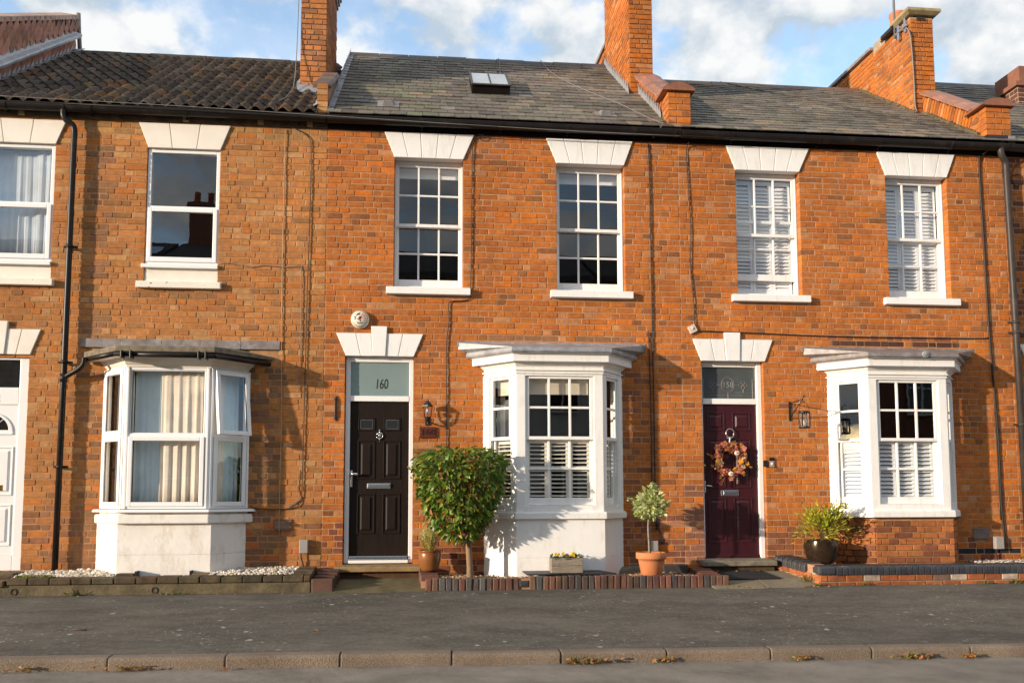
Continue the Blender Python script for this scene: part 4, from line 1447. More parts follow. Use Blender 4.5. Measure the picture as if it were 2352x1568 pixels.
# ---- parapets on the party walls
def parapet(house, x0, x1, y0, y1, za, zb, cx0, cx1, n, tintf, seed, pier=None, cop=(.36, .165, .105), slope=0.7, flash=True, cmat='coping'):
    core = MB()
    core.prism_yz([(y0, roof_z(slope, y0) - .2), (y0, za), (y1, zb), (y1, roof_z(slope, y1) - .3)], x0 + .008, x1 - .008)
    p = core.build('parapet', 'mortar', house)
    # raking courses on the flank that can be seen
    L = math.hypot(y1 - y0, zb - za)
    ang = math.atan2(zb - za, y1 - y0)
    jm = MB()
    g = random.Random(seed)
    nb = int(L / .075)
    for i in range(nb):
        jm.tint = tintf(x0, 7, .1, g)
        s = (i + .5) / nb
        yc, zc = y0 + (y1 - y0) * s, za + (zb - za) * s
        hgt = zc - roof_z(slope, yc) + .05
        mt = Matrix.Translation((x0, yc, zc - .02)) @ Matrix.Rotation(-math.pi / 2, 4, 'Z')
        q = HEADER[g.randrange(7)]
        sx, sz = .065 / .1025, hgt / .0655
        lean = .5
        def tr(a, b, c, mt=mt, sx=sx, sz=sz, hgt=hgt, lean=lean):
            zz = c * sz - hgt / 2
            return mt @ Vector((a * sx + zz * lean, b - .008, zz))
        jm.tr = tr
        jm.add(q.v, q.f)
    jm.tr = None
    jm.build('brick', 'brick', p)
    for i in range(n):
        a, b = i / n, (i + 1) / n
        ya, yb = y0 + (y1 - y0) * a, y0 + (y1 - y0) * b
        zA, zB = za + (zb - za) * a, za + (zb - za) * b
        m = MB()
        m.tint = jit(cop, .2)
        xm = (cx0 + cx1) / 2
        e = .006
        h = .075
        dz = rnd.uniform(-.004, .004)
        lo = [(cx0, ya + e, zA + dz), (cx1, ya + e, zA + dz), (cx1, yb - e, zB + dz), (cx0, yb - e, zB + dz)]
        m.hull(lo, [(x, y, z + .03) for x, y, z in lo])
        m.hull([(cx0, ya + e, zA + .031 + dz), (cx1, ya + e, zA + .031 + dz), (cx1, yb - e, zB + .031 + dz), (cx0, yb - e, zB + .031 + dz)],
               [(xm - .09, ya + e, zA + h + dz), (xm + .09, ya + e, zA + h + dz), (xm + .09, yb - e, zB + h + dz), (xm - .09, yb - e, zB + h + dz)])
        m.build('coping_brick', cmat, p, bevel=.005)
    if flash:
        fl = MB()
        nf = int(L / .11)
        for i in range(nf):
            a, b = i / nf, (i + 1) / nf
            ya, yb = y0 + (y1 - y0) * a, y0 + (y1 - y0) * b
            ra, rb = roof_z(slope, ya), roof_z(slope, yb)
            fl.add([(x0 - .022, ya, ra - .02), (x0 - .022, yb, rb - .02), (x0 - .022, yb, rb + .20), (x0 - .022, ya, ra + .085)], [(0, 1, 2, 3)])
            fl.add([(x0 - .022, ya, ra + .012), (x0 - .022, yb, rb + .012), (x0 - .10, yb, rb + .016), (x0 - .10, ya, ra + .016)], [(0, 1, 2, 3)])
        f = fl.build('lead_flashing', 'lead_pale', p)
        sd = f.modifiers.new('solid', 'SOLIDIFY')
        sd.thickness = .004
        sd.offset = 1
    if pier:
        px0, px1, pz0, pz1 = pier
        pc = MB()
        pc.box(px0 + .004, px1 - .004, -.04, .28, pz0, pz1)
        q = pc.build('pier', 'mortar', house)
        nn = int(round((pz1 - pz0) / .08))
        jb = MB()
        for j in range(nn):
            zb_, zt_ = pz0 + j * (pz1 - pz0) / nn + .005, pz0 + (j + 1) * (pz1 - pz0) / nn - .005
            w = px1 - px0
            sp = .36 if j % 2 else .66
            for a, b in ((px0, px0 + w * sp - .005), (px0 + w * sp + .005, px1)):
                src = HEADER[g.randrange(7)]
                jb.tint = tintf(a, 6, .1, g)
                sx, sz = (b - a) / .1025, (zt_ - zb_) / .0655
                jb.tr = lambda x, y, z, a=a, b=b, sx=sx, sz=sz, zz=(zb_ + zt_) / 2: Vector(((a + b) / 2 + x * sx, -.05 + y, zz + z * sz))
                jb.add(src.v, src.f)
            for a, b in ((-.05, .10), (.11, .27)):
                src = HEADER[g.randrange(7)]
                jb.tint = tintf(a, 6, .1, g)
                sx, sz = (b - a) / .1025, (zt_ - zb_) / .0655
                mt = Matrix.Translation((px0, (a + b) / 2, (zb_ + zt_) / 2)) @ Matrix.Rotation(-math.pi / 2, 4, 'Z')
                jb.tr = lambda x, y, z, mt=mt, sx=sx, sz=sz: mt @ Vector((x * sx, y - .006, z * sz))
                jb.add(src.v, src.f)
        jb.tr = None
        jb.build('brick', 'brick', q)
        cp = MB()
        cp.tint = jit((.27, .105, .055), .05)
        n_ = 12
        a0, a1 = px0 - .085, px1 + .05
        arc = [(a0 + (a1 - a0) * i / n_, pz1 + .022 + .085 * math.sin(math.pi * i / n_) ** .8) for i in range(n_ + 1)]
        cp.prism_xz([(a0, pz1 - .002), (a1, pz1 - .002)] + list(reversed(arc)), -.10, .30)
        cp.build('cap', 'coping', q)
    return p
s160, s158, s162 = (8.16 - EZ) / 3.1, (7.96 - EZ) / 3.1, sl
parapet(h160, 3.18, 3.48, .2, 1.39, 6.34, 7.20, 3.10, 3.50, 7, tint_red(-9), 61, pier=(3.19, 3.49, 5.80, 6.315), slope=s160)
parapet(h158, 7.62, 7.96, .2, 1.38, 6.34, 7.15, 7.55, 8.02, 7, tint_red(-9), 63, pier=(7.63, 7.985, 5.90, 6.31), slope=s158, flash=False)
parapet(h162, -1.335, -1.20, .0, 1.02, 6.17, 6.80, -1.40, -1.165, 5, tint_tan, 65, slope=s160, flash=False, cop=(.15, .10, .075))
# front of the narrow parapet, lead on its slate side
nf = MB()
g = random.Random(8)
for j in range(5):
    nf.tint = tint_tan(0, 6, .1, g)
    nf.box(-1.335, -1.205, -.035, .05, 5.83 + j * .078, 5.90 + j * .078)
nf.build('brick', 'old_brick', h162)
fl = MB()
for i in range(18):
    ya, yb = -.05 + i * .17, -.05 + (i + 1) * .17
    ra, rb = roof_z(s160, ya), roof_z(s160, yb)
    fl.add([(-1.185, ya, ra - .02), (-1.185, yb, rb - .02), (-1.185, yb, rb + .12), (-1.185, ya, ra + .05)], [(0, 1, 2, 3)])
    fl.add([(-1.185, ya, ra + .03), (-1.185, yb, rb + .03), (-1.13, yb, rb + .03), (-1.13, ya, ra + .03)], [(0, 1, 2, 3)])
f = fl.build('lead_flashing', 'lead', h160)
f.modifiers.new('solid', 'SOLIDIFY').thickness = .005
# lead and mortar where chimneys and gable meet the roofs
fl = MB()
for i in range(15):
    ya, yb = 1.34 + i * .112, 1.34 + (i + 1) * .112
    ra, rb = roof_z(s160, ya), roof_z(s160, yb)
    fl.add([(3.008, ya, ra - .02), (3.008, yb, rb - .02), (3.008, yb, rb + .20), (3.008, ya, ra + .085)], [(0, 1, 2, 3)])
    fl.add([(3.008, ya, ra + .02), (3.008, yb, rb + .02), (2.93, yb, rb + .025), (2.93, ya, ra + .025)], [(0, 1, 2, 3)])
f = fl.build('lead_flashing', 'lead_pale', c2)
f.modifiers.new('solid', 'SOLIDIFY').thickness = .005
fl = MB()
fl.prism_yz([(.97, roof_z(sl, .97) - .02), (.97, roof_z(sl, .97) + .14), (2.2, roof_z(sl, 2.2) + .14), (2.2, roof_z(sl, 2.2))], -1.74, -1.70)
fl.add([(-1.72, .97, roof_z(sl, .97) + .13), (-1.72, .8, roof_z(sl, .8) + .05), (-1.34, .8, roof_z(sl, .8) + .05), (-1.34, .97, roof_z(sl, .97) + .1)], [(0, 1, 2, 3)])
fl.build('lead_flashing', 'lead_pale', c1)
fl = MB()
fl.add([(-1.42, -.05, roof_z(sl, -.05) + .05), (-1.33, -.05, roof_z(sl, -.05) + .10), (-1.33, .85, roof_z(sl, .85) + .10), (-1.42, .85, roof_z(sl, .85) + .05)], [(0, 1, 2, 3)])
f = fl.build('lead_flashing', 'lead_pale', h162)
f.modifiers.new('solid', 'SOLIDIFY').thickness = .006
fl = MB()
g = random.Random(2)
for i in range(60):
    y = .1 + 3.0 * i / 60
    fl.ball((7.47 + (.13 if y < 1.35 else 0) - .01, y, roof_z(s158, y) + .03), (.05, .045, .035), 6, 4, .3, g)
fl.build('mortar_fillet', 'concrete_old', h158)
lb = MB()
lb.box(7.62, 7.99, -.062, .25, 5.72, 5.905)
lb.build('lead_box', 'black_slate', h158)
lb = MB()
lb.add([(7.93, -.066, 5.90), (8.03, -.066, 5.90), (8.03, -.066, 5.78), (7.98, -.066, 5.735), (7.93, -.066, 5.78)], [(4, 3, 2, 1, 0)])
f = lb.build('lead_apron', 'lead_pale', h158)
f.modifiers.new('solid', 'SOLIDIFY').thickness = .004

# ---- 164: the tile-hung gable wall above the brown roof
GX = -5.52
def glow(y):
    return roof_z(sl, y)
gp = MB()
gp.prism_yz([(-.1, 5.6), (-.1, 6.75), (3.15, 8.63), (3.15, 7.6), (3.2, 5.5)], GX - .25, GX)
gw = gp.build('gable_wall', 'far_brick', h164)
gb = MB()
gb.box(-10.5, GX - .26, 0, 6, -.1, 6.2)
gb.prism_yz([(-.1, 6.2), (3.0, 8.4), (6, 6.2)], -10.5, GX - .26)
w164 = gb.build('wall', 'far_brick', h164)
put_bricks(w164, lay(-9.6, HX - .02, ZB, 6.1, [], 141), lambda x, z, w, g: jit((.36, .125, .05) if g.random() < .7 else (.25, .09, .04), .15, g), 0, 142, house=h164)
def diamond(y0, z0, w, h):
    m = MB()
    m.add([(0, 0, -h), (0.006, w, 0), (0.012, 0, h), (0.006, -w, 0), (-.012, 0, -h), (-.006, w, 0), (-.0, 0, h), (-.006, -w, 0)],
          [(3, 2, 1, 0), (0, 1, 5, 4), (3, 0, 4, 7)])
    return m.mesh('hung_tile', 'hung_tile')
dm = diamond(0, 0, .063, .110)
g = random.Random(12)
for row in range(32):
    z = 5.9 + row * .098
    for i in range(30):
        y = .10 + i * .112 + (.056 if row % 2 else 0)
        lo, hi = glow(y) + .02, 6.72 + .578 * (y + .1) - .01
        led = glow(y) + .40
        if y > 3.1 or z < lo or z > hi:
            continue
        o = .002 if z < led else .05
        inst('hung_tile', dm, gw, (GX + .014 + o, y, z), (1, 1, 1), (0, 0, 0), jit((.52, .25, .175) if g.random() < .75 else (.40, .20, .13), .15, g))
lg = MB()
segs = 7
for i in range(segs):
    ya, yb = .0 + i * .43, .0 + (i + 1) * .43
    za, zb = glow(ya) + .27, glow(yb) + .27
    m = MB()
    e = .008
    P = [(0.02, .0), (.20, .0), (.21, .035), (.19, .055), (.10, .075), (.062, .12), (.058, .24)]
    n = len(P)
    k = 1 - .30 * i / segs
    vs = [(GX + a * k, ya + e, za + b) for a, b in P] + [(GX + a * k, yb - e, zb + b) for a, b in P]
    m.add(vs, [(j, j + 1, n + j + 1, n + j) for j in range(n - 1)] + [tuple(range(n)), tuple(range(2 * n - 1, n - 1, -1))])
    for q in range(4):
        u0, u1 = q / 4, (q + 1) / 4
        y0_, y1_ = ya + (yb - ya) * u0, ya + (yb - ya) * u1
        z0_, z1_ = za + (zb - za) * u0, za + (zb - za) * u1
        xx = GX + .060 * k + .004
        m.add([(xx, y0_, z0_ + .235), (xx, y1_, z1_ + .235), (xx, y1_ - .01, z1_ + .36), (xx, (y0_ + y1_) / 2, (z0_ + z1_) / 2 + .25)], [(0, 1, 2, 3)])
    m.build('lead_ledge', 'lead_gable', gw)
fl = MB()
for i in range(24):
    ya, yb = .0 + i * .13, .0 + (i + 1) * .13
    ra, rb = glow(ya), glow(yb)
    fl.add([(GX + .03, ya, ra - .03), (GX + .03, yb, rb - .03), (GX + .03, yb - .02, rb + .12), (GX + .03, ya + .05, ra + .13), (GX + .03, ya, ra + .05)], [(0, 1, 2, 3, 4)])
    fl.add([(GX + .03, ya, ra + .05), (GX + .03, yb, rb + .05), (GX + .16, yb, rb + .065), (GX + .16, ya, ra + .055)], [(0, 1, 2, 3)])
f = fl.build('lead_flashing', 'lead_gable', gw)
f.modifiers.new('solid', 'SOLIDIFY').thickness = .006
for i in range(26):
    ya, yb = -.1 + i * .122, -.1 + (i + 1) * .122 - .006
    za, zb = 6.74 + .578 * i * .122, 6.74 + .578 * ((i + 1) * .122 - .006)
    m = MB()
    m.tint = jit((.46, .28, .19), .15)
    x0, x1 = GX - .27, GX + .075
    dz = rnd.uniform(-.006, .006)
    m.hull([(x0, ya, za + dz), (x1, ya, za + dz), (x1, yb, zb + dz), (x0, yb, zb + dz)], [(x0 + .05, ya, za + .10), (x1 - .01, ya, za + .075), (x1 - .01, yb, zb + .075), (x0 + .05, yb, zb + .10)])
    m.build('coping_brick', 'coping', gw, bevel=.006)
m = MB()
m.tube([(GX + .02, 3.16, 8.72), (GX + .03, 3.18, 8.45), (GX + .06, 3.22, 7.9)], .035, 8)
m.build('downpipe', 'lead_brown', gw)
# ------------------------------------------------------------------ eaves, pipes
gutter(h162, HX - 4, LX - .01, 5.742, brackets=(-5.0, -4.33, -4.02, -2.9, -1.55), mat='black_plastic')
gutter(h160, LX + .005, RX, 5.738, brackets=(-.02, .98, 1.84, 2.72, 3.25))
gutter(h158, RX + .01, FX + .02, 5.728, brackets=(4.02, 5.2, 6.05, 7.05))
gutter(h156, FX + .03, 12.3, 5.722, brackets=(8.6, 9.5))
for h, a, b, mt in ((h162, HX, LX, 'fascia_old'), (h160, LX + .003, RX, 'fascia'), (h158, RX + .003, FX, 'fascia'), (h156, FX + .003, 12.3, 'fascia')):
    m = MB()
    m.box(a, b, -.045, -.02, 5.655, 5.743)
    m.box(a, b, -.034, .02, 5.632, 5.654)
    m.box(a, b, -.15, .05, 5.744, 5.750)
    m.build('fascia', mt, h)
m = MB()
for x in (-4.85, -2.92, -2.02, -1.42):
    m = MB()
    m.box(x - .035, x + .035, -.05, -.01, 5.64, 5.70)
    m.build('rafter_end', 'timber_pale', h162, bevel=.004)

def downpipe(house, pts, r, mat, clips, name='downpipe', cy=None):
    o = sweep_part(name, house, pts, r, mat, 12)
    for z, x, s in clips:
        m = MB()
        m.lathe((x, cy, z - .02), [(r + .006, 0), (r + .006, .04)], 14)
        m.box(x - r - .04, x + r + .045, cy + .02, cy + .05, z - .012, z + .012)
        m.build('clip', mat, o)
    return o
py = -.09
downpipe(h162, smooth_path([(-4.33, -.13, 5.70), (-4.33, -.13, 5.62), (-4.30, -.12, 5.565), (-4.235, -.10, 5.52), (-4.212, py, 5.45), (-4.212, py, 5.3)], 4) + [(-4.22, py, 2.6), (-4.235, py, .18)], .035, 'black_plastic',
         [(4.02, -4.215, 1), (2.62, -4.22, 1), (1.38, -4.228, 1)], cy=py)
m = MB()
m.lathe((-4.22, py, 2.38), [(.042, 0), (.042, .10)], 14)
m.build('collar', 'black_plastic', h162)
downpipe(h162, smooth_path([(-4.21, py - .0, 2.44), (-4.10, -.12, 2.50), (-4.02, -.16, 2.54), (-3.965, -.19, 2.59), (-3.955, -.20, 2.66)], 5), .030, 'black_plastic', [], name='branch_pipe')
downpipe(h158, smooth_path([(7.76, -.13, 5.70), (7.76, -.13, 5.64), (7.785, -.12, 5.58), (7.835, -.10, 5.52), (7.85, py, 5.45), (7.85, py, 5.3)], 4) + [(7.875, py, 3.4), (7.90, py, .1)], .042, 'brown_pipe',
         [(3.32, 7.876, 1), (3.18, 7.878, 1), (1.95, 7.886, 1)], cy=py)

def cable(house, pts, r=.006, mat='cable_black', name='cable', k=3):
    return sweep_part(name, house, smooth_path(pts, k), r, mat, 6)
cb = -.018
# 162
cable(h162, [(-1.62, cb, 5.62), (-1.44, cb, 5.52), (-1.40, cb, 5.3), (-1.405, cb, 4.4), (-1.42, cb, 3.4), (-1.43, cb, 2.2), (-1.44, cb, 1.2), (-1.46, cb, .95), (-1.6, cb, .88), (-1.95, cb, .88), (-2.05, cb, .92)], .006, 'cable_black')
cable(h162, [(-2.49, cb, 3.88), (-2.3, cb, 3.875), (-2.1, cb, 3.84), (-1.95, cb, 3.865), (-1.7, cb, 3.85), (-1.55, cb, 3.86), (-1.50, cb, 3.82), (-1.49, cb, 3.2), (-1.50, cb, 2.3)], .0045, 'cable_grey')
cable(h162, [(-1.72, cb, 5.6), (-1.725, cb, 4.2), (-1.72, cb, 3.0), (-1.70, cb, 2.0), (-1.705, cb, 1.0), (-1.70, cb, .55)], .005, 'cable_tan')
cable(h162, [(-1.49, cb, 1.35), (-1.5, cb, 1.1), (-1.46, cb, 1.0), (-1.52, cb, .95), (-1.6, cb, .9), (-1.5, cb, .98), (-1.47, cb, 1.03)], .004, 'cable_grey')
# the long overhead wires along the eaves
cable(h162, [(-5.6, -.21, 5.80), (-3, -.2, 5.765), (-1.2, -.2, 5.72), (1.5, -.2, 5.66), (3.3, -.19, 5.65)], .004, 'cable_grey')
cable(h162, [(-4.3, -.195, 5.74), (-1.2, -.2, 5.70), (1.0, -.2, 5.67), (5.0, -.16, 5.66)], .004, 'cable_black')
cable(h162, [(-1.735, 1.0, 8.0), (-1.75, .9, 6.75), (-1.78, .55, 6.32), (-1.85, .2, 6.06), (-1.97, -.05, 5.84)], .006, 'cable_grey')
# 160
cable(h160, [(.70, cb, 5.62), (.64, cb, 5.56), (.62, cb, 5.3), (.612, cb, 4.4), (.60, cb, 3.6), (.585, cb, 3.50), (.50, cb, 3.47), (.35, cb, 3.46), (.325, cb, 3.40), (.33, cb, 3.2), (.30, cb, 2.9), (.305, cb, 2.2), (.305, cb, 1.4)], .0065)
cable(h160, [(.66, cb, 5.6), (.72, cb - .02, 5.57), (.78, cb - .02, 5.6), (.74, cb - .02, 5.63), (.66, cb - .02, 5.61)], .005)
cable(h160, [(2.92, cb, 5.6), (2.93, cb, 5.0), (2.935, cb, 3.4), (2.94, cb, 2.0), (2.94, cb, 1.0), (2.95, cb, .6)], .008)
cable(h160, [(2.885, cb, 3.12), (2.90, cb, 2.2), (2.905, cb, 1.0), (3.0, cb, .55), (3.02, cb, .42)], .007)
cable(h160, [(1.91, 3.08, 8.20), (1.92, 2.98, 8.215), (1.93, 2.88, 8.16), (1.98, 2.5, 7.83), (2.12, 1.9, 7.375), (2.38, 1.3, 6.92), (2.70, .75, 6.50), (2.95, .2, 6.07), (3.07, -.06, 5.88), (3.07, -.19, 5.80), (2.97, -.07, 5.66)], .0045, 'cable_grey')
cable(h160, [(1.21, 3.06, 8.20), (1.215, 2.97, 8.215), (1.22, 2.86, 8.14), (1.19, 2.4, 7.76), (1.16, 1.85, 7.33)], .0045, 'cable_grey')
cable(h160, [(1.20, 1.02, 6.69), (1.26, .94, 6.62), (1.34, .68, 6.42), (1.42, .40, 6.21), (1.42, .15, 6.02), (1.38, .0, 5.90)], .0045, 'cable_grey')
# 158
cable(h158, [(3.46, -.06, 5.63), (3.43, cb, 5.55), (3.44, cb, 5.2), (3.47, cb, 4.5), (3.455, cb, 4.0), (3.49, cb, 3.5), (3.50, cb, 3.16)], .006)
cable(h158, [(3.50, cb, 3.145), (4.3, cb, 3.125), (5.4, cb, 3.10), (6.6, cb, 3.10), (7.48, cb, 3.11), (7.53, cb, 3.14)], .0075)
cable(h158, [(7.62, -.16, 5.70), (7.56, -.06, 5.63), (7.52, cb, 5.55), (7.53, cb, 4.4), (7.545, cb, 3.2), (7.57, cb, 2.6), (7.60, cb, 1.8), (7.60, cb, .9), (7.62, cb, .45), (7.60, cb, .33)], .013)
cable(h158, [(7.57, cb, 2.6), (7.58, cb, 1.6), (7.585, cb, .7)], .008)
cable(h158, [(5.0, 3.0, 8.02), (5.4, 2.6, 7.72), (6.2, 1.6, 7.05), (6.9, .7, 6.42), (7.4, .1, 6.0)], .005)
cable(h156, [(8.25, cb, 5.65), (8.05, cb, 5.5), (7.98, cb, 5.35), (8.03, cb, 5.22), (8.12, cb, 5.27), (8.1, cb, 5.38), (8.0, cb, 5.36)], .006)

# ------------------------------------------------------------------ rooflight and vents
def on_roof(slope, x, y, lift=0.0):
    a = math.atan(slope)
    return Matrix.Translation((x, y, roof_z(slope, y) + lift)) @ Matrix.Rotation(a, 4, 'X')
mt = on_roof(s160, .935, 1.29)
m = MB()
m.tr = lambda a, b, c: mt @ Vector((a, b, c))
w, l = .268, .40
for a in ((-w, w, -l, -l + .05), (-w, w, l - .04, l), (-w, -w + .04, -l + .05, l - .04), (w - .04, w, -l + .05, l - .04), (-.012, .012, -l + .05, l - .04)):
    m.box(a[0], a[1], a[2], a[3], .0, .15)
sk = m.build('skylight', 'fascia', h160, bevel=.006)
m = MB()
m.tr = lambda a, b, c: mt @ Vector((a, b, c))
for a in ((-w - .012, w + .012, -l - .02, -l + .035), (-w - .012, -w + .02, -l + .036, l), (w - .02, w + .012, -l + .036, l), (-.01, .01, -l + .036, l)):
    m.box(a[0], a[1], a[2], a[3], .151, .168)
m.build('frame', 'brown_pipe', sk, bevel=.004)
for a, b in ((-w + .02, -.01), (.01, w - .02)):
    m = MB()
    m.tr = lambda a, b, c: mt @ Vector((a, b, c))
    m.box(a, b, -l + .036, l - .02, .148, .156)
    m.build('pane', 'sky_glass', sk)
m = MB()
m.tr = lambda a, b, c: mt @ Vector((a, b, c))
m.box(-w - .05, w + .05, -l - .07, l + .04, .016, .024)
m.build('flashing', 'grey_vent', sk)
for x, y in ((-.46, .27), (2.41, .25)):
    mv = on_roof(s160, x, y, .02)
    m = MB()
    m.tr = lambda a, b, c: mv @ Vector((a, b, c))
    m.hull([(-.085, -.09, .012), (.085, -.09, .012), (.085, .10, .012), (-.085, .10, .012)], [(-.06, -.05, .075), (.06, -.05, .075), (.06, .07, .05), (-.06, .07, .05)])
    v = m.build('roof_vent', 'grey_vent', h160, bevel=.01)
    m = MB()
    m.tr = lambda a, b, c: mv @ Vector((a, b, c))
    m.box(-.14, .14, -.13, .12, .013, .0175)
    m.build('flashing', 'lead_brown', v)

# ------------------------------------------------------------------ bays
bay160, f160 = bay_window(h160, .757, 1.137, 2.205, 2.535, .38, shutter_mat='shutter_warm', tilt=12)
bay158, f158 = bay_window(h158, 5.255, 5.62, 6.67, 6.995, .38, shutter_mat='shutter', tilt=40)
bay156, f156 = bay_window(h156, 9.44, 9.81, 10.81, 11.16, .38, shutter_mat='shutter', tilt=40)
for bay, q, base, leadm in ((bay156, (9.44, 9.81, 10.81, 11.16, .38), 'render_clean', 'lead'), (bay160, (.757, 1.137, 2.205, 2.535, .38), 'render_clean', 'lead'), (bay158, (5.255, 5.62, 6.67, 6.995, .38), None, 'lead_brown')):
    m = MB()
    plan_prism(m, bay_plan(*q, .05), .75, .822)
    plan_prism(m, bay_plan(*q, .05), .822, .836, bay_plan(*q, .03))
    m.build('sill', 'white_paint', bay, bevel=.006)
    m = MB()
    plan_prism(m, bay_plan(*q, .012), 2.511, 2.545)
    plan_prism(m, bay_plan(*q, .03), 2.546, 2.562)
    plan_prism(m, bay_plan(*q, .012), 2.563, 2.60)
    plan_prism(m, bay_plan(*q, .018), 2.601, 2.645, bay_plan(*q, .055))
    plan_prism(m, bay_plan(*q, .115), 2.646, 2.73)
    plan_prism(m, bay_plan(*q, .115), 2.731, 2.744, bay_plan(*q, .14))
    m.build('cornice', 'white_paint', bay, bevel=.003)
    lead_roof(bay, *q, leadm)
    if base:
        m = MB()
        pb = bay_plan(*q, .012)
        plan_prism(m, pb, -.1, .29)
        plan_prism(m, bay_plan(*q, .008), .29, .293)
        plan_prism(m, pb, .293, .749)
        m.build('base', base, bay, bevel=.006)
    # ceiling and floor of the bay, so that no sky shows inside
    m = MB()
    plan_prism(m, bay_plan(*q, -.12), 2.50, 2.509)
    plan_prism(m, bay_plan(*q, -.12), .80, .815)
    m.build('lining', 'dark_room', bay)
# brick base of the 158 bay
q = (5.285, 5.655, 6.70, 6.985, .37)
m = MB()
plan_prism(m, bay_plan(*q, -.01), -.1, .749)
bb = m.build('bay_base', 'mortar', h158)
P = bay_plan(*q, .0)
for k, ((ax, ay), (bx, by)) in enumerate(zip(P, P[1:])):
    L = math.hypot(bx - ax, by - ay)
    pl = Matrix.Translation((ax, ay, 0)) @ Matrix.Rotation(math.atan2(by - ay, bx - ax), 4, 'Z')
    put_bricks(bb, lay(0, L, ZB, .745, [], 90 + k, bond='flemish'), lambda x, z, w, g: jit(((.45, .155, .045) if z > .3 else (.40, .15, .05)) if g.random() < .75 else (.24, .085, .04), .14, g), 22 if k == 1 else 8, 95 + k, plane=pl, house=h158)
# roller blind and warm curtains in the 160 bay
tr, L = f160[1]
m = MB()
m.tr = tr
m.box(.16, L - .16, .125, .135, 2.27, 2.47)
m.build('roller_blind', 'blind', bay160)
for k, a, b in ((0, .12, .20), (2, .34, .44)):
    tr, L = f160[k]
    curtain_sheet(bay160, 'curtain', a, b, .96, 2.47, .20, .012, .07, 'blind', tr=tr, seed=k + 3)
m = MB()
m.tr = f160[0][0]
m.box(.14, .46, .125, .135, 2.27, 2.47)
m.build('roller_blind', 'blind', bay160)
# leaded rosette on the 158 bay
m = MB()
m.lathe((0, 0, 0), [(.045, 0), (.045, .012), (.03, .02), (.018, .03), (.008, .032)], 12)
mr = Matrix.Translation((6.30, -.548, 2.79)) @ Matrix.Rotation(math.pi / 2, 4, 'X')
m.v = [tuple(mr @ Vector(p)) for p in m.v]
for k in range(8):
    a = k * math.pi / 4
    m.ball((6.30 + .033 * math.cos(a), -.565, 2.79 + .033 * math.sin(a)), .011, 6, 4)
m.build('lead_rosette', 'lead_pale', bay158)

# ---- 162 plastic bay
q = (-3.79, -3.415, -2.46, -2.077, .38)
m = MB()
bayp = []
P = [(q[0], 0.0), (q[1], -q[4]), (q[2], -q[4]), (q[3], 0.0)]
for (ax, ay), (bx, by) in zip(P, P[1:]):
    L = math.hypot(bx - ax, by - ay)
    u = ((bx - ax) / L, (by - ay) / L)
    bayp.append((fbox_tr((ax, ay), u, (u[1], -u[0])), L))
z0, z1, zm = .888, 2.53, 1.735
for tr, L in bayp:
    m.tr = tr
    for a, b in ((0, .05), (L - .05, L)):
        m.box(a, b, 0, .075, z0, z1)
    m.box(.05, L - .05, 0, .075, z1 - .035, z1)
    m.box(.05, L - .05, 0, .075, z0, z0 + .045)
    m.box(.05, L - .05, 0, .075, zm - .02, zm + .02)
m.tr = None
bay162 = m.build('bay_window', 'pvc', h162, bevel=.005)
for k, (tr, L) in enumerate(bayp):
    # corner covers
    for a in (.012, L - .040):
        c = MB()
        c.tr = tr
        c.box(a, a + .028, -.012, .004, z0 + .002, z1 - .002)
        c.build('corner_post', 'pvc', bay162, bevel=.004)
    for up in (0, 1):
        a0, a1 = .052, L - .052
        b0, b1 = (zm + .012, z1 - .022) if up else (z0 + .03, zm - .012)
        f = .05
        g_ = MB()
        opened = (k == 2 and up == 1)
        if opened:
            ang = rad(7)
            def trr(a, d, z, tr=tr, b1=b1):
                # hung at the head, its foot pushed out
                dz = z - b1
                return tr(a, d + dz * math.sin(ang) - .012, b1 + dz * math.cos(ang))
            T = trr
        else:
            T = tr
        g_.tr = T
        sashy = -.022 if (up != 1 or k != 1) else .012
        if k == 1 and up:
            f = .022
        g_.box(a0, a0 + f, sashy, .03, b0, b1)
        g_.box(a1 - f, a1, sashy, .03, b0, b1)
        g_.box(a0 + f, a1 - f, sashy, .03, b0, b0 + f)
        g_.box(a0 + f, a1 - f, sashy, .03, b1 - f, b1)
        sh = g_.build('sash', 'pvc', bay162, bevel=.006)
        if opened:
            sh['label'] = 'small top sash pushed open'
        p_ = MB()
        p_.tr = T
        p_.box(a0 + f - .003, a1 - f + .003, .002, .006, b0 + f - .003, b1 - f + .003)
        p_.build('pane', 'glass', bay162)
        s_ = MB()
        s_.tr = T
        for e in ((a0 + f - .001, a0 + f + .006, b0 + f, b1 - f), (a1 - f - .006, a1 - f + .001, b0 + f, b1 - f)):
            s_.box(e[0], e[1], -.004, .0015, e[2], e[3])
        s_.build('gasket', 'rubber', bay162)
    curtain_sheet(bay162, 'net_curtain', .07, L - .07, .93, 2.50, .14, .006, .06, 'net', tr=tr, seed=30 + k)
curtain_sheet(bay162, 'curtain', .37, .93, .93, 2.48, .115, .016, .115, 'curtain', tr=bayp[1][0], seed=2)
curtain_sheet(bay162, 'curtain', .16, .45, .93, 2.50, .115, .016, .10, 'curtain', tr=bayp[0][0], seed=5)
curtain_sheet(bay162, 'curtain', .10, .26, .93, 2.50, .115, .016, .10, 'curtain', tr=bayp[2][0], seed=6)
m = MB()
plan_prism(m, bay_plan(*q, .085), .850, .882, bay_plan(*q, .075))
m.build('sill', 'pvc', bay162, bevel=.006)
m = MB()
plan_prism(m, bay_plan(*q, .06), .72, .825)
bd_ = m.build('sill_band', 'render', bay162, bevel=.014)
m = MB()
qb = (-3.845, -3.455, -2.415, -2.07, .38)
plan_prism(m, bay_plan(*qb, .0), -.1, .366)
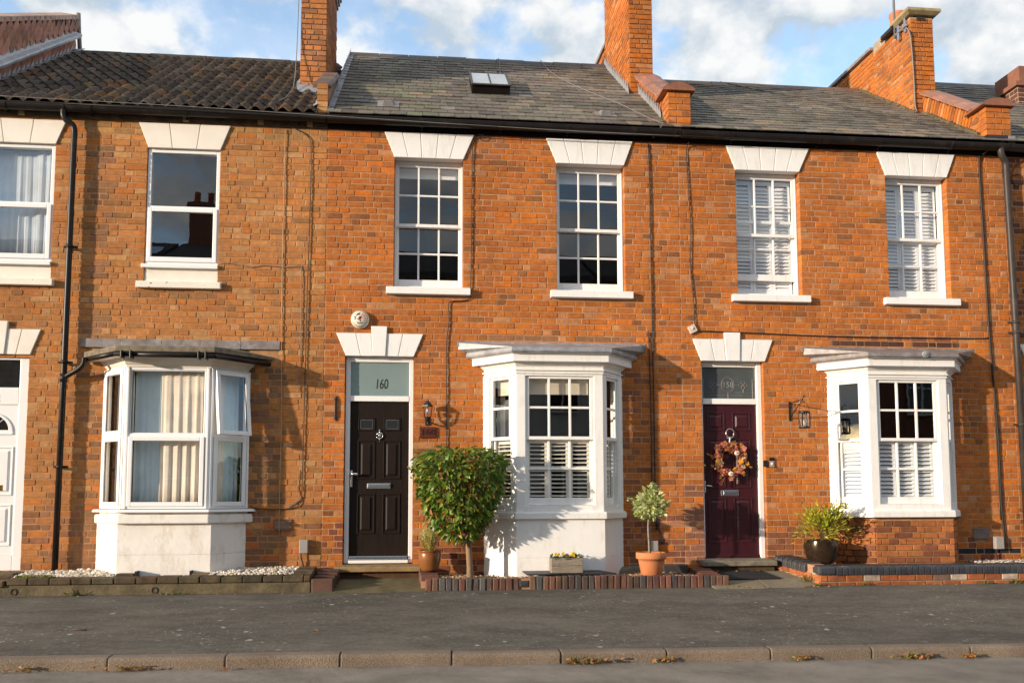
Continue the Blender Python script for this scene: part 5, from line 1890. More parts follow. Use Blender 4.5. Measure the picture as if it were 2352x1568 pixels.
plan_prism(m, bay_plan(*qb, -.004), .366, .369)
plan_prism(m, bay_plan(*qb, .0), .369, .719)
plan_prism(m, bay_plan(*q, .02), .826, .849)
m.build('base', 'render', bay162, bevel=.008)
m = MB()
plan_prism(m, bay_plan(*q, .004), 2.532, 2.56)
plan_prism(m, bay_plan(*q, .01), 2.56, 2.64, bay_plan(*q, .06))
plan_prism(m, bay_plan(*q, .16), 2.64, 2.655)
m.build('cornice', 'cream_paint', bay162, bevel=.004)
m = MB()
a = bay_plan(*q, .17)
b = [(-4.0, 0), (-3.55, -.001), (-2.3, -.001), (-1.78, 0)]
a = [(a[0][0] - .05, 0.0), a[1], a[2], (a[3][0] + .05, 0.0)]
m.add([(x, y if y < 0 else .02, 2.69) for x, y in a] + [(x, y if y < 0 else .02, 2.752 - .03 * (i == 3)) for i, (x, y) in enumerate(a)] + [(x, .01, 2.83) for x, y in b],
      [(0, 1, 5, 4), (1, 2, 6, 5), (2, 3, 7, 6), (5, 6, 10, 9), (4, 5, 9, 8), (6, 7, 11, 10), (0, 3, 2, 1)])
m.build('felt_roof', 'felt', bay162)
for i in range(5):
    m = MB()
    x0 = -4.065 + i * .4665
    m.box(x0, x0 + .464, -.03 - .003 * (i % 2), .01, 2.815, 2.922)
    m.build('lead_strip', 'lead_brown', bay162, bevel=.003)
m = MB()
a = bay_plan(*q, .18)
m.tube([(a[0][0] + .02, -.06, 2.650), (a[1][0], a[1][1], 2.655)], .029, 10)
m.tube([(a[1][0] - .01, a[1][1], 2.655), (a[2][0] + .01, a[2][1], 2.642)], .029, 10)
m.tube([(a[2][0], a[2][1], 2.642), (a[3][0] - .02, -.06, 2.63)], .029, 10)
gt = m.build('bay_gutter', 'black_plastic', bay162)
for x in (-3.40, -3.30, -2.55, -2.47):
    m = MB()
    m.box(x - .012, x + .012, -.62, -.52, 2.60, 2.69)
    m.build('bracket', 'black_plastic', bay162, bevel=.006)

# ------------------------------------------------------------------ doors
def box_part(name, mat, parent, boxes, bevel=0.003):
    m = MB()
    for b in boxes:
        m.box(*b)
    return m.build(name, mat, parent, bevel=bevel)
# 160
fy = .055
box_part('door_frame', 'pvc', h160, [(-.94, -.882, fy, fy + .07, .215, 2.754), (-.158, -.104, fy, fy + .07, .215, 2.754), (-.882, -.158, fy, fy + .07, 2.69, 2.754), (-.882, -.158, fy - .004, fy + .07, 2.20, 2.268), (-.882, -.158, fy - .03, fy + .09, .214, .252)], .006)
d160 = box_part('front_door', 'black_door', h160, [(-.876, -.163, fy + .022, fy + .07, .253, 2.198)])
dy = fy + .022
for a in ((-.785, -.575, 1.24, 1.717), (-.475, -.262, 1.24, 1.717), (-.787, -.572, .57, 1.062), (-.477, -.262, .57, 1.062)):
    door_panel(d160, *a, dy, 'black_door')
for a in ((-.782, -.576, 1.836, 1.996), (-.47, -.265, 1.836, 1.996)):
    door_panel(d160, *a, dy, 'black_door', raised=False)
    m = MB()
    m.box(a[0] + .03, a[1] - .03, dy - .006, dy + .002, a[2] + .025, a[3] - .025)
    m.build('pane', 'dark_glass', d160)
    box_part('glazing_bead', 'chrome_dull', d160, [(a[0] + .026, a[1] - .026, dy - .008, dy - .003, a[2] + .022, a[2] + .027), (a[0] + .026, a[1] - .026, dy - .008, dy - .003, a[3] - .027, a[3] - .022),
             (a[0] + .026, a[0] + .030, dy - .008, dy - .003, a[2] + .027, a[3] - .027), (a[1] - .030, a[1] - .026, dy - .008, dy - .003, a[2] + .027, a[3] - .027)], 0)
m = MB()
m.box(-.668, -.377, dy - .012, dy, 1.120, 1.187)
lb_ = m.build('letterbox', 'chrome', d160, bevel=.006)
m = MB()
m.box(-.660, -.385, dy - .022, dy - .012, 1.142, 1.183)
m.build('flap', 'chrome', lb_, bevel=.005)
m = MB()
m.ball((-.520, dy - .012, 1.840), .012, 8, 6)
m.ball((-.520, dy - .012, 1.775), (.020, .012, .022), 10, 6)
m.tube([(-.520 + .040 * math.cos(a), dy - .016, 1.772 + .034 * math.sin(a)) for a in [math.pi * (0.9 - 2.8 * 0.1 * k * .643) for k in range(11)]], .006, 6)
m.tube([(-.52, dy - .01, 1.80), (-.52, dy - .01, 1.835)], .006, 6)
m.tube([(-.558, dy - .014, 1.79), (-.54, dy - .014, 1.81), (-.52, dy - .014, 1.812), (-.50, dy - .014, 1.81), (-.482, dy - .014, 1.79)], .006, 6)
m.ball((-.520, dy - .016, 1.732), (.012, .012, .014), 8, 6)
m.ball((-.520, dy - .016, 1.708), .006, 6, 5)
m.build('knocker', 'chrome', d160)
m = MB()
m.box(-.872, -.842, dy - .012, dy, 1.14, 1.345)
hd = m.build('handle_plate', 'chrome', d160, bevel=.012)
m = MB()
m.tube([(-.857, dy - .01, 1.30), (-.857, dy - .05, 1.30), (-.835, dy - .055, 1.30), (-.79, dy - .055, 1.298), (-.775, dy - .052, 1.297)], [.012, .013, .016, .020, .013], 10)
m.build('handle', 'chrome', hd)
m = MB()
m.box(-.875, -.164, fy - .028, fy + .02, .2525, .270)
m.box(-.875, -.164, fy - .018, fy + .02, .276, .300)
m.build('threshold', 'chrome', d160, bevel=.004)
fl160 = MB()
fl160.box(-.884, -.156, fy + .022, fy + .034, 2.266, 2.692)
fl160 = fl160.build('fanlight', 'frosted', h160)
text('numeral', '160', .175, (-.505, fy + .020, 2.415), 'ink', fl160, sx=.62, shear=.12, ext=.001)
m = MB()
m.hull([(-1.03, -.17, .125), (.0, -.17, .125), (.0, .20, .125), (-1.03, .20, .125)], [(-1.03, -.17, .19), (.0, -.17, .188), (.0, .20, .214), (-1.03, .20, .214)])
m.build('doorstep', 'stone_step', h160, bevel=.012)
box_part('step_riser', 'brick', h160, [(-1.0, -.02, -.10, .1, -.05, .123)], 0).color = (.10, .05, .025, 1)
m = MB()
g = random.Random(4)
m.add([(-1.24, -.88, -.062), (.06, -.80, -.058), (.02, -.08, .050), (-1.06, -.08, .046)], [(0, 1, 2, 3)])
ms_ = m.build('paving_slab', 'slab_green')
struct(ms_)
ms_.modifiers.new('solid', 'SOLIDIFY').thickness = .04

# 158
fy = .085
box_part('door_frame', 'white_paint', h158, [(3.578, 3.615, fy, fy + .08, .20, 2.753), (4.337, 4.398, fy - .02, fy + .08, .20, 2.753), (3.615, 4.337, fy, fy + .08, 2.69, 2.753), (3.615, 4.337, fy - .01, fy + .08, 2.205, 2.278)], .006)
d158 = box_part('front_door', 'plum_door', h158, [(3.618, 4.334, fy + .025, fy + .07, .245, 2.203), (3.618, 4.334, fy + .005, fy + .025, .245, .272)])
dy = fy + .025
for a in ((3.668, 3.908, 1.865, 2.10), (4.010, 4.250, 1.865, 2.10), (3.666, 3.905, 1.124, 1.76), (4.010, 4.246, 1.124, 1.76), (3.667, 3.905, .426, .997), (4.010, 4.252, .426, .997)):
    door_panel(d158, *a, dy, 'plum_door')
m = MB()
m.box(3.840, 4.072, dy - .010, dy, 1.020, 1.095)
lb_ = m.build('letterbox', 'chrome_dull', d158, bevel=.006)
m = MB()
m.box(3.872, 4.040, dy - .016, dy - .010, 1.036, 1.080)
m.build('flap', 'chrome_dull', lb_, bevel=.004)
m = MB()
m.tube([(3.965 + .052 * math.cos(a), dy - .035, 1.825 + .060 * math.sin(a)) for a in [2 * math.pi * k / 24 for k in range(25)]], .007, 8, caps=False)
m.build('knocker_ring', 'chrome', d158)
m = MB()
m.ball((3.957, dy - .02, 1.768), (.036, .024, .022), 10, 6)
m.tube([(3.957, dy, 1.768), (3.957, dy - .04, 1.768)], .012, 8)
m.build('knocker', 'chrome_dull', d158)
m = MB()
m.box(3.621, 3.638, dy - .008, dy, 1.065, 1.21)
hp = m.build('handle_plate', 'chrome', d158, bevel=.005)
m = MB()
m.tube([(3.630, dy, 1.155), (3.630, dy - .045, 1.155), (3.66, dy - .05, 1.152), (3.708, dy - .05, 1.148)], .008, 8)
m.build('handle', 'chrome', hp)
m = MB()
m.lathe((0, 0, 0), [(.016, 0), (.016, .01), (.008, .014)], 12)
mr = Matrix.Translation((3.632, dy, 1.412)) @ Matrix.Rotation(math.pi / 2, 4, 'X')
m.v = [tuple(mr @ Vector(p)) for p in m.v]
m.build('lock', 'brass', d158)
box_part('door_sill', 'plum_door', h158, [(3.60, 4.36, fy - .01, fy + .08, .222, .243)])
fn = box_part('fanlight', 'leaded_glass', h158, [(3.612, 4.338, fy + .03, fy + .042, 2.274, 2.692)], 0)
ly = fy + .027
ln = MB()
cx, cz = 3.965, 2.46
R_ = .088
ln.tube([(cx + R_ * math.cos(a), ly, cz + R_ * 1.15 * math.sin(a)) for a in [2 * math.pi * k / 28 for k in range(29)]], .0035, 5, caps=False)
ln.tube([(cx + (R_ - .012) * math.cos(a), ly, cz + (R_ - .012) * 1.15 * math.sin(a)) for a in [2 * math.pi * k / 28 for k in range(29)]], .002, 5, caps=False)
for s in (-1, 1):
    c2_ = cx + s * .205
    for dx, dz in ((.03, 0), (-.03, 0), (0, .03), (0, -.03)):
        ln.tube([(c2_ + dx + .026 * math.cos(a), ly, cz + dz + .026 * math.sin(a)) for a in [2 * math.pi * k / 12 for k in range(13)]], .0025, 4, caps=False)
    ln.tube([(cx + s * R_, ly, cz), (cx + s * .15, ly, cz + .0)], .003, 4)
    ln.tube([(c2_, ly, cz - .05), (c2_, ly, 2.36)], .003, 4)
    ln.tube([(cx + s * .33, ly, 2.28), (cx + s * .33, ly, cz + .08), (cx + s * .36, ly, cz + .08)], .003, 4)
for z in (2.36, 2.325):
    ln.tube([(3.62, ly, z), (4.33, ly, z)], .0025, 4)
ln.tube([(cx, ly, cz - R_ * 1.15), (cx, ly, 2.28)], .003, 4)
ln.build('lead_tracery', 'lead_brown', fn)
text('numeral', '158', .10, (cx, ly - .002, cz), 'lead_pale', fn, ext=.001)
m = MB()
m.hull([(3.49, -.19, .148), (4.45, -.19, .148), (4.45, .22, .148), (3.49, .22, .148)], [(3.49, -.19, .215), (4.45, -.19, .215), (4.45, .22, .238), (3.49, .22, .238)])
m.build('doorstep', 'grey_step', h158, bevel=.012)
box_part('step_riser', 'soil', h158, [(3.52, 4.43, -.13, .1, .0, .146)], 0)
for x0, x1, y0, y1 in ((3.42, 4.06, -.84, -.46), (4.07, 4.72, -.80, -.46), (3.44, 4.12, -.455, -.12), (4.13, 4.66, -.455, -.12)):
    m = MB()
    e = -.055 + (y0 + .8) * .165
    f_ = -.055 + (y1 + .8) * .165
    z0_, z1_ = -.052 + (y0 + .8) * .19, -.052 + (y1 + .8) * .19
    m.hull([(x0, y0, z0_ - .05), (x1, y0, z0_ - .05), (x1, y1, z1_ - .05), (x0, y1, z1_ - .05)], [(x0, y0, z0_ + .006), (x1, y0, z0_ + .004), (x1, y1, z1_ + .004), (x0, y1, z1_ + .006)])
    struct(m.build('paving_slab', 'slab', bevel=.006))
# 162 door
fy = .02
box_part('door_frame', 'pvc', h162, [(-4.762, -4.657, fy, fy + .07, .17, 2.70), (-5.52, -5.42, fy, fy + .07, .17, 2.70), (-5.42, -4.762, fy, fy + .07, 2.655, 2.70), (-5.42, -4.762, fy, fy + .07, 2.12, 2.325), (-5.42, -4.762, fy, fy + .07, .17, .35)], .006)
d162 = box_part('front_door', 'pvc', h162, [(-5.419, -4.763, fy + .012, fy + .06, .351, 2.119)])
dy = fy + .012
for a in ((-5.06, -4.80, 1.05, 1.62), (-5.06, -4.80, .46, .94), (-5.37, -5.10, 1.05, 1.62), (-5.37, -5.10, .46, .94)):
    door_panel(d162, *a, dy, 'pvc')
m = MB()
arc = [(-5.07 + .255 * math.cos(a), 1.79 + .235 * math.sin(a)) for a in [math.pi * k / 24 for k in range(25)]]
inn = [(-5.07 + .205 * math.cos(a), 1.815 + .185 * math.sin(a)) for a in [math.pi * k / 24 for k in range(24, -1, -1)]]
m.prism_xz(arc + inn, dy - .014, dy + .002)
m.box(-5.325, -4.815, dy - .014, dy + .002, 1.765, 1.789)
m.build('fan_frame', 'pvc', d162, bevel=.004)
m = MB()
m.prism_xz([(-5.07 + .20 * math.cos(a), 1.82 + .18 * math.sin(a)) for a in [math.pi * k / 20 for k in range(21)]], dy - .003, dy + .002)
m.build('pane', 'dark_glass', d162)
m = MB()
for a in (60, 120):
    m.tube([(-5.07, dy - .006, 1.815), (-5.07 + .2 * math.cos(rad(a * .75)), dy - .006, 1.815 + .185 * math.sin(rad(a * .75)))], .006, 6)
m.build('glazing_bar', 'pvc', d162)
m = MB()
m.box(-5.13, -4.89, dy - .012, dy, 1.10, 1.175)
m.build('letterbox', 'brass', d162, bevel=.006)
text('numeral', '162', .12, (-5.06, fy - .002, 2.195), 'ink', d162, ext=.002)
m = MB()
m.box(-5.44, -4.742, fy + .02, fy + .03, 2.32, 2.66)
m.build('fanlight', 'dark_glass', h162)
box_part('doorstep', 'concrete_old', h162, [(-5.6, -4.6, -.3, .1, .0, .165)])

# ------------------------------------------------------------------ vents and meter boxes on the walls
def air_vent(house, x0, x1, z0, z1, fr, slat):
    m = MB()
    for a in ((x0, x1, z0, z0 + .012), (x0, x1, z1 - .012, z1), (x0, x0 + .012, z0 + .012, z1 - .012), (x1 - .012, x1, z0 + .012, z1 - .012)):
        m.box(a[0], a[1], -.018, .01, a[2], a[3])
    m.box(x0 + .012, x1 - .012, -.0085, .005, z0 + .012, z1 - .012)
    v = m.build('air_vent', fr, house)
    n = 7
    for i in range(n):
        z = z0 + .018 + i * (z1 - z0 - .03) / n
        s = MB()
        s.box(x0 + .013, x1 - .013, -.0165, -.009, z, z + .0075)
        s.build('slat', slat, v)
air_vent(h162, -1.766, -1.558, .622, .755, 'vent_clay', 'pale_slat')
air_vent(h158, 7.194, 7.41, .455, .592, 'grey_vent', 'pale_slat')
for h, x0, x1, z0, z1, lab in ((h162, -1.454, -1.352, .347, .511, 'small grey cable box low on the tan brick wall'), (h158, 7.462, 7.579, .322, .482, 'small pale grey cable box beside the wall vent on the right'), (h160, 2.855, 2.955, .335, .465, 'small grey cable box behind the variegated plant')):
    t_ = thing('cable_box', lab, 'cable box', ((x0 + x1) / 2, 0, z0), 'cable boxes low on the front walls')
    box_part('cover', 'grey_box', t_, [(x0, x1, -.075, -.008, z0, z1)], .008)
    m = MB()
    m.tube(smooth_path([(x0 + .02, -.04, z0 + .005), (x0 + .02, -.04, z0 - .05), (x0 + .04, -.03, z0 - .12), (x0 + .05, -.02, z0 - .18)], 3), .008, 6)
    m.build('cable', 'cable_black', t_)
# ------------------------------------------------------------------ small things on the walls
# round alarm
al_ = thing('alarm_box', 'round cream burglar alarm with printed lettering on the bricks above the black door', 'alarm', (-.769, 0, 3.209))
m = MB()
mr = Matrix.Translation((-.769, -.0, 3.209)) @ Matrix.Rotation(math.pi / 2, 4, 'X')
m.lathe((0, 0, 0), [(.108, .006), (.113, .02), (.112, .035), (.100, .058), (.088, .066), (.086, .069)], 40)
m.v = [tuple(mr @ Vector(p)) for p in m.v]
m.build('cover', 'alarm_cream', al_)
m = MB()
for k in range(32):
    a = 2 * math.pi * k / 32
    ca, sa = math.cos(a), math.sin(a)
    m.tr = lambda x, y, z, ca=ca, sa=sa: (-.769 + x * ca - z * sa, y, 3.209 + x * sa + z * ca)
    m.hull([(.091, -.0655, -.0028), (.100, -.0585, -.0028), (.100, -.0585, .0028), (.091, -.0655, .0028)], [(.092, -.0675, -.0028), (.101, -.0605, -.0028), (.101, -.0605, .0028), (.092, -.0675, .0028)])
m.tr = None
m.build('sounder_slot', 'plaque_brown', al_)
def arc_text(word, a0, a1, r, size, mat, flip=False):
    for i, ch_ in enumerate(word):
        a = rad(a0 + (a1 - a0) * (i + .5) / len(word))
        rr = (math.pi / 2, -(a - math.pi / 2) if not flip else -(a + math.pi / 2), 0)
        text('letter', ch_, size, (-.769 + r * math.cos(a), -.0705, 3.209 + r * math.sin(a)), mat, al_, rot=rr, ext=.0006, offset=.0012)
arc_text('CRIME', 190, 82, .062, .034, 'ink')
arc_text('STOP', 74, -6, .062, .032, 'red_ink')
arc_text('PROTECTED', 232, 308, .056, .0135, 'ink', flip=True)
m = MB()
m.prism_xz([(-.764 + .034 * math.cos(a), 3.213 + .034 * math.sin(a)) for a in [2 * math.pi * k / 20 for k in range(20)]], -.0695, -.068)
m.build('disc', 'pink_ink', al_)
m = MB()
ry_ = -.0715
m.ball((-.768, ry_, 3.235), (.008, .001, .008), 8, 5)
m.prism_xz([(-.776, 3.205), (-.763, 3.206), (-.757, 3.222), (-.766, 3.231), (-.782, 3.226)], ry_, ry_ + .001)
for p in ([(-.775, 3.207), (-.788, 3.203), (-.803, 3.207)], [(-.768, 3.206), (-.762, 3.192), (-.770, 3.176), (-.764, 3.174)], [(-.760, 3.224), (-.748, 3.222), (-.742, 3.218)], [(-.766, 3.23), (-.752, 3.240), (-.748, 3.25)]):
    m.tube([(x, ry_, z) for x, z in p], .0035, 4)
m.build('running_figure', 'ink', al_)

# coach lamp by the black door
lx, lyy = .071, -.12
lp = thing('wall_lamp', 'black six sided coach lamp on the wall above the brown number plaque', 'lamp', (lx, 0, 1.92))
def hexa(m, z0, r0, z1, r1, n=6):
    a = [(lx + r0 * math.cos(math.pi / 6 + k * 2 * math.pi / n), lyy + r0 * math.sin(math.pi / 6 + k * 2 * math.pi / n), z0) for k in range(n)]
    b = [(lx + r1 * math.cos(math.pi / 6 + k * 2 * math.pi / n), lyy + r1 * math.sin(math.pi / 6 + k * 2 * math.pi / n), z1) for k in range(n)]
    m.hull(a, b)
m = MB()
hexa(m, 2.125, .072, 2.134, .072)
hexa(m, 2.135, .066, 2.162, .046)
hexa(m, 2.162, .044, 2.190, .020)
m.lathe((lx, lyy, 2.19), [(.014, 0), (.008, .008), (.012, .016), (.005, .028)], 10)
m.build('lamp_roof', 'black_iron', lp)
m = MB()
for k in range(6):
    a = math.pi / 6 + k * math.pi / 3
    m.tube([(lx + .060 * math.cos(a), lyy + .060 * math.sin(a), 2.125), (lx + .044 * math.cos(a), lyy + .044 * math.sin(a), 1.995)], .0055, 5)
m.build('lamp_frame', 'black_iron', lp)
m = MB()
hexa(m, 1.996, .041, 2.124, .056)
m.build('lamp_glass', 'glass', lp)
m = MB()
m.lathe((lx, lyy, 2.0), [(.008, 0), (.008, .04), (.020, .06), (.022, .085), (.008, .105)], 10)
m.build('bulb', 'shutter', lp)
m = MB()
hexa(m, 1.955, .030, 1.995, .050)
hexa(m, 1.935, .010, 1.955, .030)
m.lathe((lx, lyy, 1.895), [(.004, 0), (.012, .008), (.006, .018), (.013, .03), (.010, .042)], 10)
m.tube([(lx, lyy, 1.93), (lx, lyy + .05, 1.925), (lx, -.012, 1.945)], .011, 6)
m.box(lx - .03, lx + .03, -.014, -.006, 1.90, 1.99)
m.build('bracket', 'black_iron', lp)
pl_ = thing('house_number_plaque', 'brown glazed plaque with raised 160 below the coach lamp', 'plaque', (.071, 0, 1.743))
m = MB()
m.box(-.036, .180, -.028, -.006, 1.745, 1.882)
m.build('plate', 'plaque_brown', pl_, bevel=.010)
text('numeral', '160', .098, (.072, -.030, 1.813), 'plaque_digit', pl_, ext=.005, sx=1.25)
for x in (-.018, .160):
    m = MB()
    m.ball((x, -.029, 1.815), .0045, 6, 4)
    m.build('screw', 'chrome_dull', pl_)
# iron tie
ti = MB()
ti.box(-1.066, -1.042, -.028, -.006, 2.0, 2.205)
for z in (2.218, 1.988):
    ti.ball((-1.054, -.014, z), (.024, .012, .024), 10, 6)
ti.ball((-1.054, -.014, 2.245), (.014, .010, .014), 8, 5)
ti.ball((-1.054, -.014, 1.962), (.014, .010, .014), 8, 5)
tag(ti.build('wall_tie', 'black_iron', bevel=.004), 'black iron bar fixed upright on the bricks left of the black door', 'iron bar')
# lantern of 158
LXX = 4.742
lb3 = thing('lantern_bracket', 'black iron wall bracket holding a lantern beside the plum door', 'bracket', (LXX, 0, 2.0))
m = MB()
m.box(LXX - .014, LXX + .014, -.016, -.006, 1.985, 2.235)
m.build('back_plate', 'black_iron', lb3, bevel=.003)
m = MB()
m.tube([(LXX, -.01, 2.215), (LXX, -.36, 2.222), (LXX, -.41, 2.232), (LXX, -.44, 2.262), (LXX, -.455, 2.265), (LXX, -.462, 2.25)], .0065, 6)
m.tube([(LXX, -.012, 2.02), (LXX, -.19, 2.115), (LXX, -.40, 2.225)], .0075, 6)
m.tube([(LXX, -.40, 2.22), (LXX, -.415, 2.185), (LXX, -.44, 2.18), (LXX, -.455, 2.195)], .0055, 6)
m.build('arm', 'black_iron', lb3)
ly2 = -.435
lan = thing('lantern', 'round black wire lantern hanging from the bracket between plum door and bay', 'lantern', (LXX, ly2, 1.86))
m = MB()
m.lathe((LXX, ly2, 2.045), [(.050, 0), (.070, .0), (.072, .012), (.064, .026), (.045, .028)], 20, closed=False)
m.build('lid_ring', 'black_iron', lan)
m = MB()
m.lathe((LXX, ly2, 1.858), [(.066, 0), (.072, .004), (.072, .018), (.066, .02)], 20)
m.build('base', 'black_iron', lan)
m = MB()
m.lathe((LXX, ly2, 1.878), [(.064, 0), (.066, .08), (.064, .165)], 20, closed=False)
m.build('lamp_glass', 'glass', lan)
m = MB()
for k in range(10):
    a = 2 * math.pi * k / 10
    b = a + .5 * (1 if k % 2 else -1)
    m.tube([(LXX + .068 * math.cos(a), ly2 + .068 * math.sin(a), 1.878), (LXX + .070 * math.cos((a + b) / 2), ly2 + .070 * math.sin((a + b) / 2), 1.96), (LXX + .067 * math.cos(b), ly2 + .067 * math.sin(b), 2.046)], .0028, 4)
for a in (math.pi / 4, 3 * math.pi / 4, -math.pi / 4, -3 * math.pi / 4):
    m.box(LXX + .068 * math.cos(a) - .005, LXX + .068 * math.cos(a) + .005, ly2 + .068 * math.sin(a) - .005, ly2 + .068 * math.sin(a) + .005, 1.878, 2.046)
m.build('cage', 'black_iron', lan)
m = MB()
m.tube([(LXX + .068 * math.cos(a), ly2, 2.065 + .115 * math.sin(a)) for a in [math.pi * k / 14 for k in range(15)]], .003, 5)
m.build('handle', 'black_iron', lan)
m = MB()
m.lathe((LXX, ly2, 1.88), [(.028, 0), (.028, .07)], 14)
m.build('candle', 'pale_box', lan)
db = thing('doorbell', 'white and black doorbell on the bricks right of the plum door', 'doorbell', (4.477, 0, 1.388))
box_part('body', 'black_plastic', db, [(4.447, 4.508, -.026, -.006, 1.468, 1.512)], .004)
box_part('face', 'grey_box', db, [(4.447, 4.508, -.028, -.006, 1.388, 1.467)], .004)
m = MB()
m.lathe((0, 0, 0), [(.016, 0), (.016, .004), (.012, .006)], 14)
mr = Matrix.Translation((4.477, -.028, 1.43)) @ Matrix.Rotation(math.pi / 2, 4, 'X')
m.v = [tuple(mr @ Vector(p)) for p in m.v]
m.build('button', 'pvc', db)
tag(box_part('key_safe', 'black_iron', None, [(4.365, 4.424, -.034, -.006, 1.392, 1.475)], .006), 'small black box on the wall between plum door frame and doorbell', 'key safe')
rb = thing('junction_box', 'small pale square box tilted on the bricks above left of the plum door', 'wall box', (3.462, 0, 3.164))
m = MB()
c_, s_ = math.cos(rad(27)), math.sin(rad(27))
m.tr = lambda x, y, z: (3.462 + x * c_ - z * s_, y, 3.164 + x * s_ + z * c_)
m.box(-.05, .05, -.040, -.006, -.05, .05)
m.build('cover', 'pale_box', rb, bevel=.005)
m = MB()
m.ball((3.460, -.042, 3.170), (.020, .014, .020), 10, 6)
m.build('dome', 'pale_box', rb)
# aerial on the right stack
ae = thing('aerial', 'grey aerial mast strapped to the right hand chimney with a pale cable', 'aerial', (7.44, 1.75, 8.2))
m = MB()
m.tube([(7.41, 1.72, 8.22), (7.41, 1.72, 9.6)], .019, 8)
m.build('mast', 'grey_vent', ae)
box_part('clamp', 'chrome_dull', ae, [(7.405, 7.445, 1.60, 1.66, 8.14, 8.38), (7.42, 7.45, 1.44, 1.49, 8.18, 8.42), (7.40, 7.43, 1.40, 1.74, 8.25, 8.275)], .003)
box_part('amplifier', 'black_plastic', ae, [(7.36, 7.42, 1.72, 2.06, 8.36, 8.43)], .01)
m = MB()
m.tube(smooth_path([(7.40, 1.72, 8.40), (7.43, 1.5, 8.28), (7.42, 1.35, 8.14), (7.45, 1.345, 7.9), (7.47, 1.35, 7.4), (7.475, 1.35, 6.95), (7.50, 1.33, 6.84), (7.44, 1.3, 6.83)], 4), .010, 6)
m.build('cable', 'cable_grey', ae)

# wreath
WX, WY, WZ = 3.937, .075, 1.468
wr = thing('wreath', 'autumn wreath of dried leaves, pink flowers and small white pumpkins on the plum door', 'wreath', (WX, WY, WZ))
g = random.Random(21)
m = MB()
for k in range(3):
    o = g.uniform(-.01, .01)
    m.tube([(WX + (.165 + o + .012 * math.sin(a * 7 + k)) * math.cos(a), WY - .01 + .012 * math.cos(a * 5 + k), WZ + (.165 + o + .012 * math.sin(a * 7 + k)) * 1.0 * math.sin(a)) for a in [2 * math.pi * q_ / 40 for q_ in range(41)]], .008, 5)
m.build('twig_ring', 'twig', wr)
def leaf_mesh(L, W, fold=.2, curl=.15, mat='leaf', n=4, rim=False):
    vs, fs, rims = [], [], []
    for i in range(n + 1):
        t = i / n
        w = W * math.sin(math.pi * min(1, t * .92 + .04)) ** .8 * (1 - .25 * t) if 0 < i < n else .0005
        y = L * t
        z = -curl * L * t * t
        vs += [(-w, y, z + fold * w), (0, y, z), (w, y, z + fold * w)]
    for i in range(n):
        a = 3 * i
        fs += [(a, a + 1, a + 4, a + 3), (a + 1, a + 2, a + 5, a + 4)]
    me = bpy.data.meshes.new('leaf')
    me.from_pydata(vs, [], fs)
    me.materials.append(M[mat])
    if rim:
        at = me.attributes.new('rim', 'FLOAT', 'POINT')
        at.data.foreach_set('value', [v for i in range(n + 1) for v in ((1.0, -.2, 1.0) if 0 < i < n else (1.0, .8, 1.0))])
    for p in me.polygons:
        p.use_smooth = True
    return me, vs, fs
MAPLE = []
def maple_mesh(r):
    vs = [(0, 0, 0)]
    n = 15
    for k in range(n):
        a = math.pi * 2 * k / n
        rr = r * (1.0 if k % 3 == 0 else (.72 if k % 3 == 1 else .78))
        vs.append((rr * math.sin(a), rr * math.cos(a), .25 * rr * abs(math.sin(a * 1.5))))
    me = bpy.data.meshes.new('maple_leaf')
    me.from_pydata(vs, [], [(0, 1 + k, 1 + (k + 1) % n) for k in range(n)])
    me.materials.append(M['dry_leaf'])
    return me
mp_ = maple_mesh(.05)
for k in range(40):
    a = 2 * math.pi * k / 40 + g.uniform(-.1, .1)
    r = .175 + g.uniform(-.06, .07)
    c = g.choice([(.60, .48, .30), (.30, .10, .03), (.40, .15, .07), (.55, .24, .02), (.20, .10, .02), (.45, .14, .09)])
    inst('leaf', mp_, wr, (WX + r * math.cos(a), WY - .03 - g.uniform(0, .035), WZ + r * math.sin(a)), [g.uniform(.6, 1.15)] * 3, (math.pi / 2 + g.uniform(-.6, .6), g.uniform(-3, 3), g.uniform(-.6, .6)), c)
for a, r in ((-115, .165), (-30, .17), (60, .16), (150, .165), (20, .19), (-75, .20)):
    a = rad(a)
    m = MB()
    m.tint = jit((.52, .17, .12), .2, g)
    cx_, cz_ = WX + r * math.cos(a), WZ + r * math.sin(a)
    for q_ in range(26):
        th, ph = g.uniform(0, 6.28), g.uniform(-.3, 1.3)
        R2 = .050
        dx, dz, dy_ = R2 * math.cos(th) * math.cos(ph), R2 * math.sin(th) * math.cos(ph), -R2 * math.sin(ph) * .8
        s = .015
        u1 = Vector((g.uniform(-1, 1), g.uniform(-1, 1), g.uniform(-1, 1))).normalized() * s
        u2 = Vector((g.uniform(-1, 1), g.uniform(-1, 1), g.uniform(-1, 1))).normalized() * s
        p0 = Vector((cx_ + dx, WY - .045 + dy_, cz_ + dz))
        m.add([p0 - u1, p0 + u2, p0 + u1, p0 - u2], [(0, 1, 2, 3)])
    m.build('flower', 'dry_leaf', wr)
for a, r in ((-88, .165), (48, .135)):
    a = rad(a)
    m = MB()
    cx_, cz_ = WX + r * math.cos(a), WZ + r * math.sin(a)
    for k in range(8):
        b = 2 * math.pi * k / 8
        m.smooth = True
        m.ball((cx_ + .019 * math.cos(b), WY - .07, cz_ + .015 * math.sin(b)), (.017, .022, .017), 8, 6)
    m.build('pumpkin', 'pumpkin', wr)
    m = MB()
    m.tube([(cx_, WY - .085, cz_), (cx_ + .004, WY - .105, cz_ + .004)], .006, 6)
    m.build('stalk', 'twig', wr)
